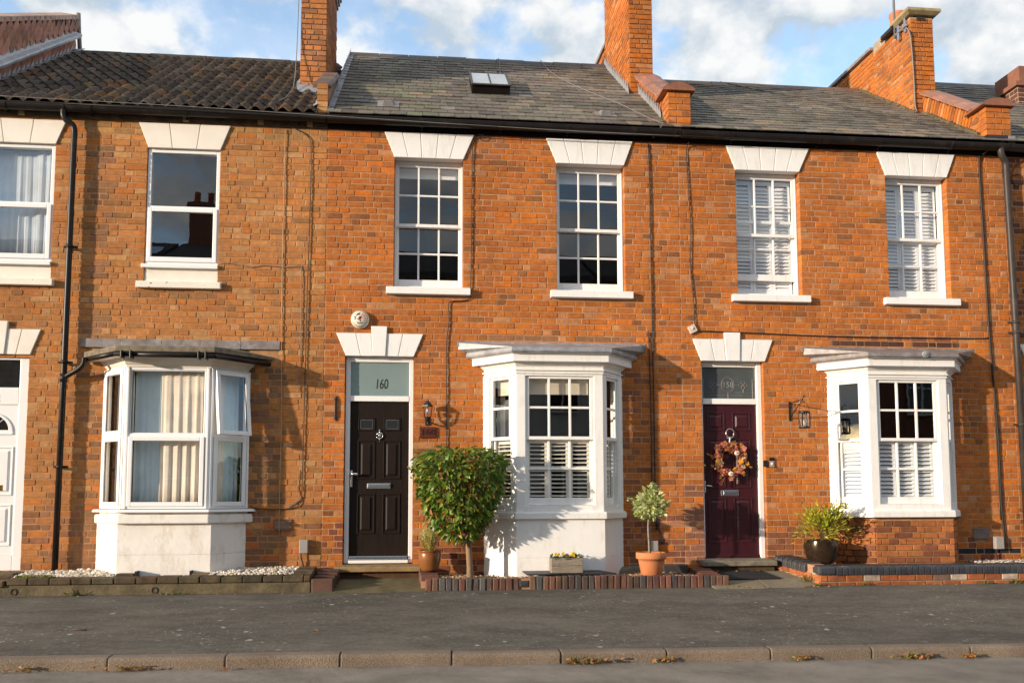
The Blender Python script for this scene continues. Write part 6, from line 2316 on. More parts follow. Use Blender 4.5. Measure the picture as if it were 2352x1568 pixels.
for k in range(22):
    a = g.uniform(0, 6.28)
    r = .165 + g.uniform(-.06, .06)
    m = MB()
    m.smooth = True
    m.ball((WX + r * math.cos(a), WY - .055, WZ + r * math.sin(a)), .013, 8, 6)
    o = m.build('berry', 'dry_leaf', wr)
    o.color = (*g.choice([(.45, .10, .03), (.28, .06, .03), (.5, .2, .08)]), 1)
for bx_, bz_, ang, L in ((-.06, -.20, -125, .14), (.19, -.05, -20, .12), (-.03, .19, 25, .15), (-.20, .05, 150, .12), (.12, .15, 60, .10), (.17, -.10, -75, .10)):
    m = MB()
    for q_ in range(6):
        a = rad(ang + g.uniform(-11, 11))
        m.tube([(WX + bx_, WY - .03, WZ + bz_), (WX + bx_ + L * .9 * math.cos(a), WY - .04 - g.uniform(0, .02), WZ + bz_ + L * .9 * math.sin(a))], .0035, 4)
    o = m.build('straw', 'dry_leaf', wr)
    o.color = (*g.choice([(.50, .26, .02), (.38, .18, .03), (.25, .08, .03)]), 1)
m = MB()
m.tube([(3.957, .06, 1.765), (3.95, .055, 1.70), (3.945, .065, 1.64)], .009, 6)
m.build('ribbon', 'net_pale', wr)

# ------------------------------------------------------------------ plants
def scatter_leaves(plant, places, meshes, cols, n_single, jmat, g, name='leaf'):
    """places: (location, direction, size); nearest to the camera become objects"""
    order = sorted(range(len(places)), key=lambda i: places[i][0].y)
    single = set(order[:n_single])
    jm = MB()
    for i, (p, d, s) in enumerate(places):
        me, vs, fs = meshes[g.randrange(len(meshes))]
        q_ = d.to_track_quat('Y', 'Z')
        rot = q_.to_matrix().to_4x4() @ Matrix.Rotation(g.uniform(-1.2, 1.2), 4, 'Y')
        c = cols(p, g)
        if i in single:
            inst(name, me, plant, p, (s, s, s), rot.to_euler(), c)
        else:
            mt = Matrix.Translation(p) @ rot @ Matrix.Scale(s, 4)
            jm.tint = c
            jm.tr = lambda x, y, z, mt=mt: mt @ Vector((x, y, z))
            jm.smooth = True
            jm.add(vs, fs)
    jm.tr = None
    if jm.f:
        jm.build(name, jmat, plant, kind='stuff')
def lerp_prof(prof, z):
    for (z0, r0), (z1, r1) in zip(prof, prof[1:]):
        if z0 <= z <= z1:
            return r0 + (r1 - r0) * (z - z0) / (z1 - z0)
    return 0
TX, TY = .445, -.50
tree = thing('topiary_tree', 'clipped round evergreen tree on a bare stem in front of the white bay', 'tree', (.58, -.50, .08))
m = MB()
m.tube(smooth_path([(.575, -.48, .02), (.57, -.48, .2), (.555, -.485, .45), (.545, -.49, .62), (.50, -.5, .85)], 4), [.040] * 4 + [.036] * 4 + [.034] * 4 + [.036] * 4 + [.02], 10)
m.build('trunk', 'bark', tree)
prof = [(.52, .10), (.58, .18), (.70, .29), (.85, .38), (1.05, .45), (1.25, .50), (1.38, .52), (1.47, .50), (1.53, .43), (1.565, .31), (1.59, .10)]
g = random.Random(31)
m = MB()
for k in range(46):
    a = g.uniform(0, 6.28)
    z = g.uniform(.62, 1.5)
    r = lerp_prof(prof, z) * g.uniform(.6, .92)
    e = Vector((TX + r * math.cos(a), TY + r * .92 * math.sin(a), z))
    b = Vector((.53, -.49, g.uniform(.55, .85)))
    mid = (b + e) / 2 + Vector((g.uniform(-.05, .05), g.uniform(-.05, .05), g.uniform(-.02, .08)))
    m.tube([b, mid, e], [.012, .007, .003], 5)
m.build('branch', 'twig', tree)
places = []
lump = [(g.uniform(0, 6.28), g.uniform(.6, 1.6), g.uniform(.10, .2), g.uniform(-.10, .05)) for _ in range(26)]
for k in range(3500):
    z = .52 + 1.06 * g.random() ** .85
    rm = lerp_prof(prof, z)
    if g.random() > (rm / .52) * 1.0 + .15:
        continue
    a = g.uniform(0, 6.28)
    off = 0
    for la, lz, lr, lo in lump:
        da = abs((a - la + math.pi) % (2 * math.pi) - math.pi)
        q_ = math.hypot(da * .5, z - lz)
        if q_ < lr:
            off += lo * (1 - q_ / lr)
    r = (rm + off) * (1 - .38 * g.random() ** 2.0)
    p = Vector((TX + r * math.cos(a), TY + r * .92 * math.sin(a), z + g.uniform(-.02, .02)))
    d = Vector((math.cos(a), .92 * math.sin(a), .75 * (z - 1.15) + g.uniform(-.8, .3))) + Vector((g.uniform(-.8, .8), g.uniform(-.8, .8), g.uniform(-.7, .3)))
    places.append((p, d.normalized(), g.uniform(.55, 1.25)))
for k in range(46):
    # stray shoots breaking the outline
    a = g.uniform(0, 6.28)
    z = g.uniform(1.0, 1.56)
    r = lerp_prof(prof, z) * 1.03
    b = Vector((TX + r * math.cos(a), TY + r * .92 * math.sin(a), z))
    for q_ in range(3):
        dd = Vector((math.cos(a), math.sin(a), g.uniform(.2, 1.4))).normalized()
        places.append((b + dd * .03 * q_, (dd + Vector((g.uniform(-.5, .5), g.uniform(-.5, .5), g.uniform(-.3, .3)))).normalized(), g.uniform(.5, .8)))
def topc(p, g):
    q_ = g.random()
    if q_ < .03:
        return jit((.36, .17, .04), .2, g)
    if q_ < .11:
        return jit((.40, .33, .04), .2, g)
    if q_ < .40:
        return jit((.19, .28, .03), .25, g)
    return jit((.085, .155, .02), .35, g)
scatter_leaves(tree, places, [leaf_mesh(.086, .021, .35, .2), leaf_mesh(.068, .018, .3, .1), leaf_mesh(.096, .024, .25, .35)], topc, 300, 'leaf', g)

PG = 'potted plants along the house fronts'
# terracotta pot with variegated standard
vp = thing('potted_plant', 'cream and green variegated shrub on a thin stem in a terracotta pot', 'potted plant', (2.745, -.50, .07), PG)
m = MB()
m.lathe((2.745, -.50, .075), [(.108, 0), (.120, .01), (.150, .16), (.158, .198), (.178, .200), (.182, .212), (.182, .268), (.174, .278), (.160, .278), (.155, .24)], 32)
m.build('pot', 'terracotta', vp)
m = MB()
m.lathe((2.745, -.50, .075), [(.152, .235), (.10, .245), (.02, .25)], 20)
m.build('soil', 'soil', vp)
m = MB()
m.tube(smooth_path([(2.725, -.50, .30), (2.72, -.50, .5), (2.715, -.50, .66), (2.73, -.5, .80)], 3), .013, 8)
m.tube([(2.742, -.49, .30), (2.74, -.49, .70)], .006, 6)
m.build('stem', 'old_wood', vp)
g = random.Random(44)
places = []
for k in range(560):
    th, u = g.uniform(0, 6.28), g.uniform(-1, 1)
    rr = g.random() ** .4
    s = math.sqrt(1 - u * u)
    p = Vector((2.742 + .20 * rr * s * math.cos(th) * (1.0 if u < .2 else .85), -.50 + .19 * rr * s * math.sin(th), .905 + .165 * rr * u + (.09 * max(0, u) ** 3 if abs(th - 4.7) < 1.5 else 0)))
    d = Vector((s * math.cos(th), s * math.sin(th), u * .6 + .25)) + Vector((g.uniform(-.6, .6), g.uniform(-.6, .6), g.uniform(-.5, .5)))
    places.append((p, d.normalized(), g.uniform(.75, 1.25)))
for k in range(26):
    t_ = g.random()
    places.append((Vector((2.742 - .12 - .13 * t_ + g.uniform(-.01, .01), -.52, .93 + .06 * t_ + g.uniform(-.02, .02))), Vector((-1, g.uniform(-.6, .4), .5 + g.uniform(-.6, .6))).normalized(), .8))
    places.append((Vector((2.80 + .02 * g.uniform(-1, 1), -.50, 1.03 + .13 * t_)), Vector((g.uniform(-.7, .7), g.uniform(-.8, .4), .7)).normalized(), .8))
scatter_leaves(vp, places, [leaf_mesh(.066, .020, .3, .15, 'leaf_variegated', 4, True), leaf_mesh(.058, .018, .2, .25, 'leaf_variegated', 4, True)], lambda p, g: jit(g.choice([(.30, .42, .12), (.46, .54, .20), (.70, .70, .40)]), .2, g), 190, 'leaf_variegated', g)

# brown pot with a feathery grass-like plant beside the black door
bp = thing('potted_plant', 'brown glazed pot with a feathery yellow green shrub right of the black door', 'potted plant', (.103, -.27, .10), PG)
m = MB()
m.lathe((.103, -.27, .145), [(.098, 0), (.108, .02), (.130, .13), (.135, .20), (.128, .222), (.142, .232), (.142, .243), (.122, .243), (.118, .20)], 30)
m.build('pot', 'brown_glaze', bp)
m = MB()
m.lathe((.103, -.27, .145), [(.118, .195), (.05, .205), (.01, .208)], 16)
m.build('soil', 'soil', bp)
g = random.Random(9)
m = MB()
for k in range(240):
    a, r = g.uniform(0, 6.28), g.uniform(0, .135)
    h = g.uniform(.20, .43) * (1 - r * 1.2)
    b = Vector((.103 + .2 * r * math.cos(a), -.27 + .2 * r * math.sin(a), .345))
    e = Vector((.103 + r * math.cos(a), -.27 + r * math.sin(a), .345 + h))
    m.tint = jit(g.choice([(.40, .34, .06), (.50, .40, .10), (.28, .28, .06)]), .2, g)
    m.tube([b, (b + e) / 2 + Vector((.2 * r * math.cos(a), .2 * r * math.sin(a), .0)), e], [.0014, .0011, .0006], 3)
    for q_ in range(3):
        f_ = b.lerp(e, g.uniform(.35, .95))
        m.add([f_, f_ + Vector((g.uniform(-.03, .03), g.uniform(-.03, .03), .028)), f_ + Vector((g.uniform(-.006, .006), 0, .012))], [(0, 1, 2)])
o = m.build('foliage', 'leaf', bp)

# bronze glazed pot with yellow green shrub
gp_ = thing('potted_plant', 'bushy yellow green shrub in a shiny ridged bronze pot beside the brick bay', 'potted plant', (4.945, -.36, .17), PG)
m = MB()
pf = [(.115, 0), (.125, .005)]
for i in range(34):
    t_ = i / 33
    pf.append((.125 + .085 * math.sin(math.pi * (t_ * .62 + .06)) + (.006 if i % 2 else -.004) * (1 if t_ > .3 else .5), .01 + .272 * t_))
pf += [(.188, .288), (.180, .290), (.176, .26)]
m.lathe((4.945, -.36, .185), pf, 40)
m.build('pot', 'bronze_glaze', gp_)
m = MB()
m.lathe((4.945, -.36, .185), [(.18, .25), (.06, .26), (.01, .262)], 18)
m.build('soil', 'soil', gp_)
m = MB()
g = random.Random(15)
ends = []
for k in range(16):
    a = g.uniform(0, 6.28)
    R2 = g.uniform(.08, .24)
    e = Vector((4.96 + R2 * math.cos(a), -.36 + R2 * .8 * math.sin(a), g.uniform(.54, .84)))
    ends.append(e)
    m.tube([(4.95, -.36, .44), (4.955 + .3 * R2 * math.cos(a), -.36, .58), tuple(e)], [.008, .006, .003], 5)
e = Vector((5.20, -.42, .90))
ends.append(e)
m.tube([(4.95, -.36, .44), (5.06, -.38, .68), tuple(e)], [.008, .006, .003], 5)
ends += [Vector((5.30, -.38, .60)), Vector((4.72, -.38, .55)), Vector((5.17, -.40, .84)), Vector((5.14, -.40, .78))]
m.build('stem', 'twig', gp_)
places = []
for e in ends:
    for k in range(62):
        t_ = g.random()
        c0 = Vector((4.955, -.36, .60)).lerp(e, .55 + .5 * t_)
        sp = .065 if e.x < 5.13 else .045
        p = c0 + Vector((g.gauss(0, sp), g.gauss(0, sp), g.gauss(0, sp * .8)))
        if e.x > 5.13 and t_ < .5:
            continue
        d = (p - Vector((4.955, -.36, .52))).normalized() + Vector((g.uniform(-.6, .6), g.uniform(-.6, .6), g.uniform(-.5, .6)))
        places.append((p, d.normalized(), g.uniform(.7, 1.2)))
scatter_leaves(gp_, places, [leaf_mesh(.062, .011, .25, .15), leaf_mesh(.052, .010, .3, .3)], lambda p, g: jit(g.choice([(.44, .42, .03), (.32, .35, .03), (.20, .26, .02), (.55, .47, .04)]), .2, g), 220, 'leaf', g)

# wooden trough of pansies on the black slab
tg_ = thing('flower_trough', 'weathered wooden trough of small yellow flowers on the black slab', 'planter', (1.71, -.52, .10))
for nm, b in (('board', (1.523, 1.897, -.60, -.582, .125, .208)), ('board', (1.523, 1.897, -.60, -.582, .211, .298)), ('board', (1.523, 1.541, -.581, -.43, .125, .298)), ('board', (1.879, 1.897, -.581, -.43, .125, .298)), ('board', (1.523, 1.897, -.429, -.412, .125, .298))):
    box_part(nm, 'old_wood', tg_, [b], .004)
box_part('soil', 'soil', tg_, [(1.542, 1.878, -.580, -.430, .13, .275)], 0)
g = random.Random(77)
places = [(Vector((g.uniform(1.54, 1.88), g.uniform(-.60, -.42), .275 + g.uniform(0, .05))), Vector((g.uniform(-1, 1), g.uniform(-1, .6), g.uniform(.1, 1))).normalized(), g.uniform(.5, .9)) for _ in range(150)]
scatter_leaves(tg_, places, [leaf_mesh(.05, .014, .2, .2)], lambda p, g: jit((.04, .10, .02), .3, g), 40, 'leaf', g)
for x, z, s in ((1.575, .345, 1), (1.60, .335, .8), (1.66, .352, 1), (1.705, .335, .9), (1.715, .318, .8), (1.765, .338, .9), (1.785, .352, 1.1), (1.79, .325, .8), (1.845, .30, 1.1)):
    m = MB()
    fl = inst('flower', None, tg_, (x, -.585, z))
    m = MB()
    for k in range(5):
        a = 2 * math.pi * k / 5 + g.uniform(-.2, .2)
        m.ball((.012 * s * math.cos(a), g.uniform(-.003, .003), .012 * s * math.sin(a)), (.011 * s, .004, .011 * s), 6, 4)
    pe = m.build('petal', 'yellow_petal' if g.random() < .75 else 'dark_petal')
    pe.parent = fl
    m = MB()
    m.ball((0, -.005, -.001), (.005 * s, .003, .005 * s), 6, 4)
    pe = m.build('flower_centre', 'dark_petal')
    pe.parent = fl
# ------------------------------------------------------------------ forecourt walls and beds
def edge_brick(parent, x0, x1, y0, y1, z0, z1, tint, mat, g, bevel=.008, name='brick', rot=0.0):
    m = MB()
    m.tint = tint
    j = lambda: g.uniform(-.004, .004)
    m.hull([(x0 + j(), y0 + j(), z0), (x1 + j(), y0 + j(), z0), (x1 + j(), y1, z0), (x0 + j(), y1, z0)], [(x0 + j(), y0 + j(), z1 + j()), (x1 + j(), y0 + j(), z1 + j()), (x1 + j(), y1, z1 + j()), (x0 + j(), y1, z1 + j())])
    return m.build(name, mat, parent, bevel=bevel)
g = random.Random(101)
WG = 'low walls in front of the bays'
# 160: a row of bricks on edge
gw160 = thing('garden_wall', 'low edging of dark red and blue bricks set on edge before the white bay', 'garden wall', (1.8, -.62, -.05), WG)
m = MB()
m.box(.07, 3.55, -.685, -.60, -.08, .075)
m.box(-.0, .20, -.60, -.18, -.06, .05)
m.build('mortar_bed', 'mortar', gw160)
x = .055
cols = [(.125, .058, .042), (.085, .072, .068), (.165, .070, .048), (.105, .065, .050), (.075, .068, .068), (.145, .075, .05), (.12, .06, .045)]
while x < 3.56:
    w = .068 + g.uniform(-.003, .003)
    gap = .009
    zt = .088 + g.uniform(-.006, .006) + (.012 if 1.2 < x < 2.33 else 0)
    if 1.10 < x < 1.17 or 2.33 < x < 2.40:
        edge_brick(gw160, x, x + .11, -.705, -.60, -.02, .055 + g.uniform(-.004, .004), jit((.045, .045, .05), .2, g), 'bluebrick', g)
        x += .118
        continue
    edge_brick(gw160, x, x + w, -.712 + g.uniform(-.008, .008), -.60, -.06, zt, jit(g.choice(cols), .2, g), 'coping', g, .010)
    x += w + gap
# left return towards the step: flat bricks
for i in range(4):
    y0 = -.60 + i * .112
    edge_brick(gw160, .0 - .03 * (i / 4), .215 - .03 * (i / 4), y0 + .004, y0 + .106, .0, .098 + .014 * i, jit((.13, .05, .032), .25, g), 'coping', g, .010)
for i in range(5):
    y0 = -.60 + i * .112
    edge_brick(gw160, 3.34, 3.57, y0 + .004, y0 + .106, .0, .090 + .012 * i, jit((.14, .05, .032), .2, g), 'coping', g, .010)
edge_brick(gw160, 3.0, 3.32, -.12, -.02, .03, .17, (.06, .05, .05), 'bluebrick', g, .012)
m = MB()
m.hull([(2.28, -.12, .0), (2.95, -.12, .0), (2.95, -.02, .0), (2.28, -.02, .0)], [(2.5, -.10, .14), (2.95, -.09, .16), (2.95, -.02, .17), (2.5, -.02, .15)])
m.build('rubble_footing', 'grey_step', gw160, bevel=.02)

def gravel(parent_name, label_mat, n, areas, zf, size, cols, seed, name='gravel'):
    g = random.Random(seed)
    m = MB()
    pal = []
    for k in range(n):
        x0, x1, y0, y1 = areas[g.randrange(len(areas))]
        x, y = g.uniform(x0, x1), g.uniform(y0, y1)
        r = size * g.uniform(.55, 1.25)
        m.tint = jit(g.choice(cols), .18, g)
        q = 1
        p = Vector((x, y, zf(x, y) + g.uniform(-.3, .6) * r))
        vs = [p + Vector((g.uniform(-1, 1), g.uniform(-1, 1), g.uniform(-.25, .25))).normalized() * r * g.uniform(.8, 1.1) * Vector((1, 1, .7)).length / 1.6 for _ in range(0)]
        e = [(1, 0, 0), (0, 1, 0), (-1, 0, 0), (0, -1, 0)]
        a0 = g.uniform(0, 1.57)
        ring = [p + Vector((math.cos(a0 + i * 1.2566) * r * g.uniform(.75, 1.1), math.sin(a0 + i * 1.2566) * r * g.uniform(.75, 1.1), g.uniform(-.2, .2) * r)) for i in range(5)]
        top = [p + Vector((math.cos(a0 + i * 1.2566 + .3) * r * .55, math.sin(a0 + i * 1.2566 + .3) * r * .55, r * g.uniform(.5, .75))) for i in range(5)]
        bot = p - Vector((0, 0, r * .6))
        m.add(ring + top + [bot], [(i, (i + 1) % 5, 5 + (i + 1) % 5, 5 + i) for i in range(5)] + [(5, 6, 7, 8, 9)] + [((i + 1) % 5, i, 10) for i in range(5)])
    o = m.build(name, 'stone_chip')
    o['kind'] = 'stuff'
    return o
m = MB()
m.box(.2, 3.34, -.60, -.03, -.05, .055)
o = m.build('bed_soil', 'soil')
struct(o)
gravel('g', None, 1900, [(.2, 3.34, -.6, -.05), (.2, 1.25, -.6, -.3), (2.3, 3.3, -.6, -.3)], lambda x, y: .062 + .02 * math.sin(x * 5) * 0.5 + .02 * (y + .6), .013, [(.45, .30, .17), (.30, .17, .09), (.55, .42, .28), (.22, .12, .07)], 5)

# 162: old wall with a mossy capping
gw162 = thing('garden_wall', 'mossy old low wall with worn brick capping before the plastic bay on the left', 'garden wall', (-2.9, -.62, -.05), WG)
m = MB()
m.box(-5.6, -1.235, -.70, -.55, -.1, .068)
m.build('wall_base', 'concrete_old', gw162, bevel=.012)
def cap_row(x0, x1, y0, y1, z0, z1f, step, along='x'):
    a = x0 if along == 'x' else y0
    lim = x1 if along == 'x' else y1
    while a < lim - .03:
        w = min(step + g.uniform(-.01, .012), lim - a)
        t_ = jit(g.choice([(.125, .085, .048), (.10, .075, .045), (.16, .105, .06), (.085, .062, .035)]), .25, g)
        if along == 'x':
            edge_brick(gw162, a + .003, a + w - .003, y0, y1, z0, z1f(a), t_, 'wallcap', g, .012)
        else:
            edge_brick(gw162, x0, x1, a + .003, a + w - .003, z0, z1f(a), t_, 'wallcap', g, .012)
        a += w
cap_row(-4.49, -1.235, -.715, -.50, .070, lambda a: .142 + .003 * math.sin(a * 4), .225)
cap_row(-5.6, -4.51, -.73, -.50, .050, lambda a: .118, .225)
cap_row(-3.42, -3.22, -.49, -.30, .09, lambda a: .165, .10, 'y')
cap_row(-2.60, -2.40, -.49, -.30, .09, lambda a: .165, .10, 'y')
cap_row(-1.44, -1.24, -.49, -.06, .09, lambda a: .165 + .10 * (a + .5), .105, 'y')
cap_row(-4.75, -4.55, -.49, -.05, .07, lambda a: .135 + .09 * (a + .5), .105, 'y')
m = MB()
m.box(-3.215, -3.195, -.49, -.33, .06, .19)
m.build('slate_edge', 'black_slate', gw162)
m = MB()
m.box(-2.615, -2.603, -.49, -.35, .06, .19)
m.build('slate_edge', 'black_slate', gw162)
for x in (-4.41, -2.93):
    m = MB()
    mr = Matrix.Translation((x, -.696, -.0)) @ Matrix.Rotation(math.pi / 2, 4, 'X')
    m.lathe((0, 0, 0), [(.035, 0), (.035, .012), (.028, .012), (.028, 0)], 16)
    m.v = [tuple(mr @ Vector(p)) for p in m.v]
    m.build('drain_pipe', 'brown_pipe', gw162)
m = MB()
m.box(-4.55, -3.42, -.5, -.03, -.05, .10)
m.box(-2.40, -1.44, -.5, -.03, -.05, .10)
m.box(-3.19, -2.62, -.5, -.38, -.05, .03)
struct(m.build('bed_soil', 'soil'))
gravel('g', None, 1500, [(-4.52, -3.44, -.5, -.06), (-2.40, -1.46, -.5, -.06)], lambda x, y: .125 + .045 * (y + .5) / .45 + (.01 if -2.4 < x else 0), .021, [(.72, .66, .56), (.62, .55, .44), (.78, .74, .68), (.66, .56, .42)], 6)
eb = thing('edging_block', 'brown engineering brick block between the mossy wall and the black door path', 'brick block', (-1.1, -.5, -.06))
for i in range(4):
    y0 = -.72 + i * .165
    edge_brick(eb, -1.225 + .01 * i, -.985 + .01 * i, y0, y0 + .158, -.08, .10 + .022 * i, jit((.10, .048, .035), .15, g), 'coping', g, .010)

# 158: bull-nosed blue brick capping over red bricks
gw158 = thing('garden_wall', 'low red brick wall with rounded blue brick capping before the brick bay', 'garden wall', (6.0, -.62, -.05), WG)
fx, bx = 4.745, 4.475                      # the return runs slightly askew
m = MB()
m.box(fx + .02, 12.0, -.70, -.52, -.12, .09)
m.hull([(fx + .01, -.69, -.1), (fx + .19, -.69, -.1), (bx + .19, -.02, -.1), (bx + .01, -.02, -.1)], [(fx + .01, -.69, .09), (fx + .19, -.69, .09), (bx + .19, -.02, .16), (bx + .01, -.02, .16)])
m.build('mortar_bed', 'mortar_grey', gw158)
red = [(.33, .10, .034), (.38, .115, .034), (.26, .085, .034), (.34, .11, .038)]
def face_brick(x0, x1, y0, y1, z0, z1, t_):
    edge_brick(gw158, x0, x1, y0, y1, z0, z1, t_, 'brick', g, .008)
for row, (z0, z1) in enumerate(((-.002, .068), (-.08, -.012))):
    x = fx + (0 if row == 0 else -.01)
    k = 0
    while x < 9.5:
        w = .222 if not (k == 0) else (.105 if row == 0 else .24)
        t_ = jit(g.choice(red), .15, g)
        if row == 0 and k in (3, 8, 11):
            t_ = (.42, .33, .27)
        if row == 0 and k == 7:
            t_ = (.16, .10, .075)
        face_brick(x + .006, x + w - .006, -.715, -.60, z0, z1, t_)
        x += w
        k += 1
    for i in range(6):
        a, b = i / 6, (i + 1) / 6
        ya, yb = -.70 + .66 * a, -.70 + .66 * b
        xa = fx + (bx - fx) * a
        xb = fx + (bx - fx) * b
        m = MB()
        m.tint = jit(g.choice(red), .15, g)
        dz = .105 * (a + b) / 2
        m.hull([(xa - .004, ya + .005, z0 + dz), (xa + .1, ya + .005, z0 + dz), (xb + .1, yb - .005, z0 + dz), (xb - .004, yb - .005, z0 + dz)], [(xa - .004, ya + .005, z1 + dz), (xa + .1, ya + .005, z1 + dz), (xb + .1, yb - .005, z1 + dz), (xb - .004, yb - .005, z1 + dz)])
        m.build('brick', 'brick', gw158, bevel=.008)
def bull(pfun, w, t_, name='capping_brick'):
    """rounded-front capping brick; pfun maps (along, depth, up)"""
    m = MB()
    m.tint = t_
    prof = [(.0, .0), (.0, .055), (.006, .082), (.022, .103), (.045, .112), (.21, .114), (.21, .0)]
    n = len(prof)
    vs = []
    for a in (0, w):
        for d, z in prof:
            vs.append(pfun(a, d, z))
    fs = [tuple(range(n)), tuple(range(2 * n - 1, n - 1, -1))] + [(i, n + i, n + (i + 1) % n, (i + 1) % n) for i in range(n)]
    m.add(vs, fs)
    return m.build(name, 'bluebrick', gw158, bevel=.004)
m = MB()
m.box(fx + .03, 12, -.70, -.53, .07, .175)
m.hull([(fx + .02, -.69, .07), (fx + .19, -.69, .07), (bx + .19, -.03, .17), (bx + .02, -.03, .17)], [(fx + .02, -.69, .172), (fx + .19, -.69, .172), (bx + .19, -.03, .25), (bx + .02, -.03, .25)])
m.build('mortar_joint', 'mortar', gw158)
x = fx + .215
while x < 9.5:
    w = .066
    dz = g.uniform(-.003, .003)
    bull(lambda a, d, z, x=x, dz=dz: (x + a, -.725 + d, .072 + z + dz), w, jit((.038, .040, .048), .25, g))
    x += .0745
# the rounded corner block
m = MB()
m.tint = (.045, .048, .058)
m.hull([(fx - .01, -.725, .072), (fx + .21, -.725, .072), (fx + .21, -.51, .072), (fx - .03, -.51, .072)], [(fx - .01, -.725, .185), (fx + .21, -.725, .185), (fx + .21, -.51, .187), (fx - .03, -.51, .187)])
m.build('corner_block', 'bluebrick', gw158, bevel=.028)
for i in range(7):
    a = (.215 + i * .0715) / .70
    yy = -.725 + a * .70
    xx = fx - .01 + (bx - fx) * a
    sk_ = (bx - fx) / .70
    dz = .10 * a - .02
    bull(lambda q_, d, z, xx=xx, yy=yy, dz=dz: (xx + d + sk_ * q_, yy + q_, .085 + z + dz), .063, jit((.040, .040, .045), .25, g))
m = MB()
m.box(fx + .18, 9.5, -.53, -.02, -.05, .15)
struct(m.build('bed_slab', 'slab'))
gravel('g', None, 520, [(7.05, 8.6, -.53, -.05)], lambda x, y: .16 + .02 * (y + .5), .020, [(.42, .36, .30), (.30, .25, .20), (.55, .48, .42), (.60, .55, .5)], 8)

# ------------------------------------------------------------------ loose things on the ground
o = MB()
o.hull([(1.235, -.592, .102), (2.30, -.592, .102), (2.13, -.385, .125), (1.20, -.385, .125)], [(1.235, -.592, .118), (2.30, -.592, .118), (2.13, -.385, .140), (1.20, -.385, .140)])
tag(o.build('slate_slab', 'black_slate', bevel=.004), 'thin black slab lying flat under the wooden flower trough', 'slab')
o = MB()
z_ = lambda y: -.052 + (y + .8) * .19 + .012
a = [(3.62, -.52), (4.36, -.50), (4.22, -.14), (3.56, -.14)]
o.hull([(x, y, z_(y)) for x, y in a], [(x, y, z_(y) + .012) for x, y in a])
tag(o.build('doormat', 'rubber', bevel=.003), 'black rubber mat on the paving below the plum door', 'doormat')

# dead leaves against the kerb, each drift one mass; single leaves on the pavement
g = random.Random(55)
lm = []
def add_leaf(m, p, s, g, flat=.25, cols=((.40, .15, .035), (.30, .12, .03), (.45, .26, .06), (.22, .10, .04), (.50, .35, .10))):
    m.tint = jit(g.choice(cols), .2, g)
    rot = Euler((g.uniform(-flat, flat), g.uniform(-flat, flat), g.uniform(0, 6.28))).to_matrix()
    n = 9
    vs = [Vector((0, 0, 0))]
    for k in range(n):
        a = 2 * math.pi * k / n
        r = s * (1 if k % 2 == 0 else .6) * g.uniform(.8, 1.1)
        vs.append(Vector((r * math.cos(a), r * .8 * math.sin(a), .3 * s * g.uniform(-.2, 1))))
    m.add([p + rot @ v for v in vs], [(0, 1 + k, 1 + (k + 1) % n) for k in range(n)])
def blades(m, c, n, h, g, spread=.05, cols=((.10, .15, .02), (.16, .18, .03), (.25, .20, .05))):
    for k in range(n):
        a = g.uniform(0, 6.28)
        b = c + Vector((g.gauss(0, spread), g.gauss(0, spread * .35), 0))
        L = h * g.uniform(.4, 1.1)
        d = Vector((math.cos(a) * L * .8, math.sin(a) * L * .6 - .01, L * g.uniform(.4, 1)))
        w = Vector((-math.sin(a), math.cos(a), 0)) * .004
        m.tint = jit(g.choice(cols), .2, g)
        m.add([b - w, b + w, b + d * .6 + w * .8 + Vector((0, 0, .01)), b + d, b + d * .6 - w * .8 + Vector((0, 0, .01))], [(0, 1, 2, 3, 4)])
def rz(x, y=-3.52):
    return road_z(x, y)
for x0, wdt, n, grass in ((-2.28, .18, 30, 0), (1.36, .20, 46, 34), (2.05, .10, 14, 8), (3.23, .12, 18, 4), (4.26, .16, 26, 20), (4.78, .10, 14, 6), (-3.1, .10, 10, 0)):
    m = MB()
    for k in range(n):
        x = x0 + g.gauss(0, wdt * .5)
        y = -3.50 - abs(g.gauss(0, .035))
        add_leaf(m, Vector((x, y, rz(x, y) + .012 + g.uniform(0, .03))), g.uniform(.012, .034), g, .7)
    if grass:
        blades(m, Vector((x0, -3.50, rz(x0))), grass, .085, g, wdt * .5)
    o = m.build('fallen_leaves', 'dry_leaf')
    o['kind'] = 'stuff'
m = MB()
for k in range(420):
    x = g.uniform(-5.5, 9)
    y = -3.50 - abs(g.gauss(0, .06))
    add_leaf(m, Vector((x, y, rz(x, y) + .005)), g.uniform(.004, .013), g, .4, ((.20, .14, .09), (.30, .20, .10), (.12, .09, .06), (.36, .25, .12)))
m.build('gutter_litter', 'dry_leaf')['kind'] = 'stuff'
for x, y, s, lab in ((-1.545, -3.56, .05, 'orange dead leaf curled against the kerb'), (-.95, -2.62, .03, 'single brown leaf alone on the pavement, left of the black door path'), (.62, -3.56, .02, 'tiny yellow leaf on the road near the kerb')):
    m = MB()
    zf = rz(x, y) if y < -3.4 else pave_z(x, y)
    add_leaf(m, Vector((x, y, zf + .014)), s, g, .35, ((.42, .14, .03),))
    tag(m.build('fallen_leaf', 'dry_leaf'), lab, 'leaf', 'single dead leaves')
m = MB()
m.tube([(-3.13, -2.45, pave_z(-3.13, -2.45) + .008), (-3.07, -2.46, pave_z(-3.07, -2.46) + .012), (-3.0, -2.47, pave_z(-3.0, -2.47) + .008)], .006, 6)
tag(m.build('twig', 'twig'), 'short brown twig lying on the pavement at the left', 'twig')
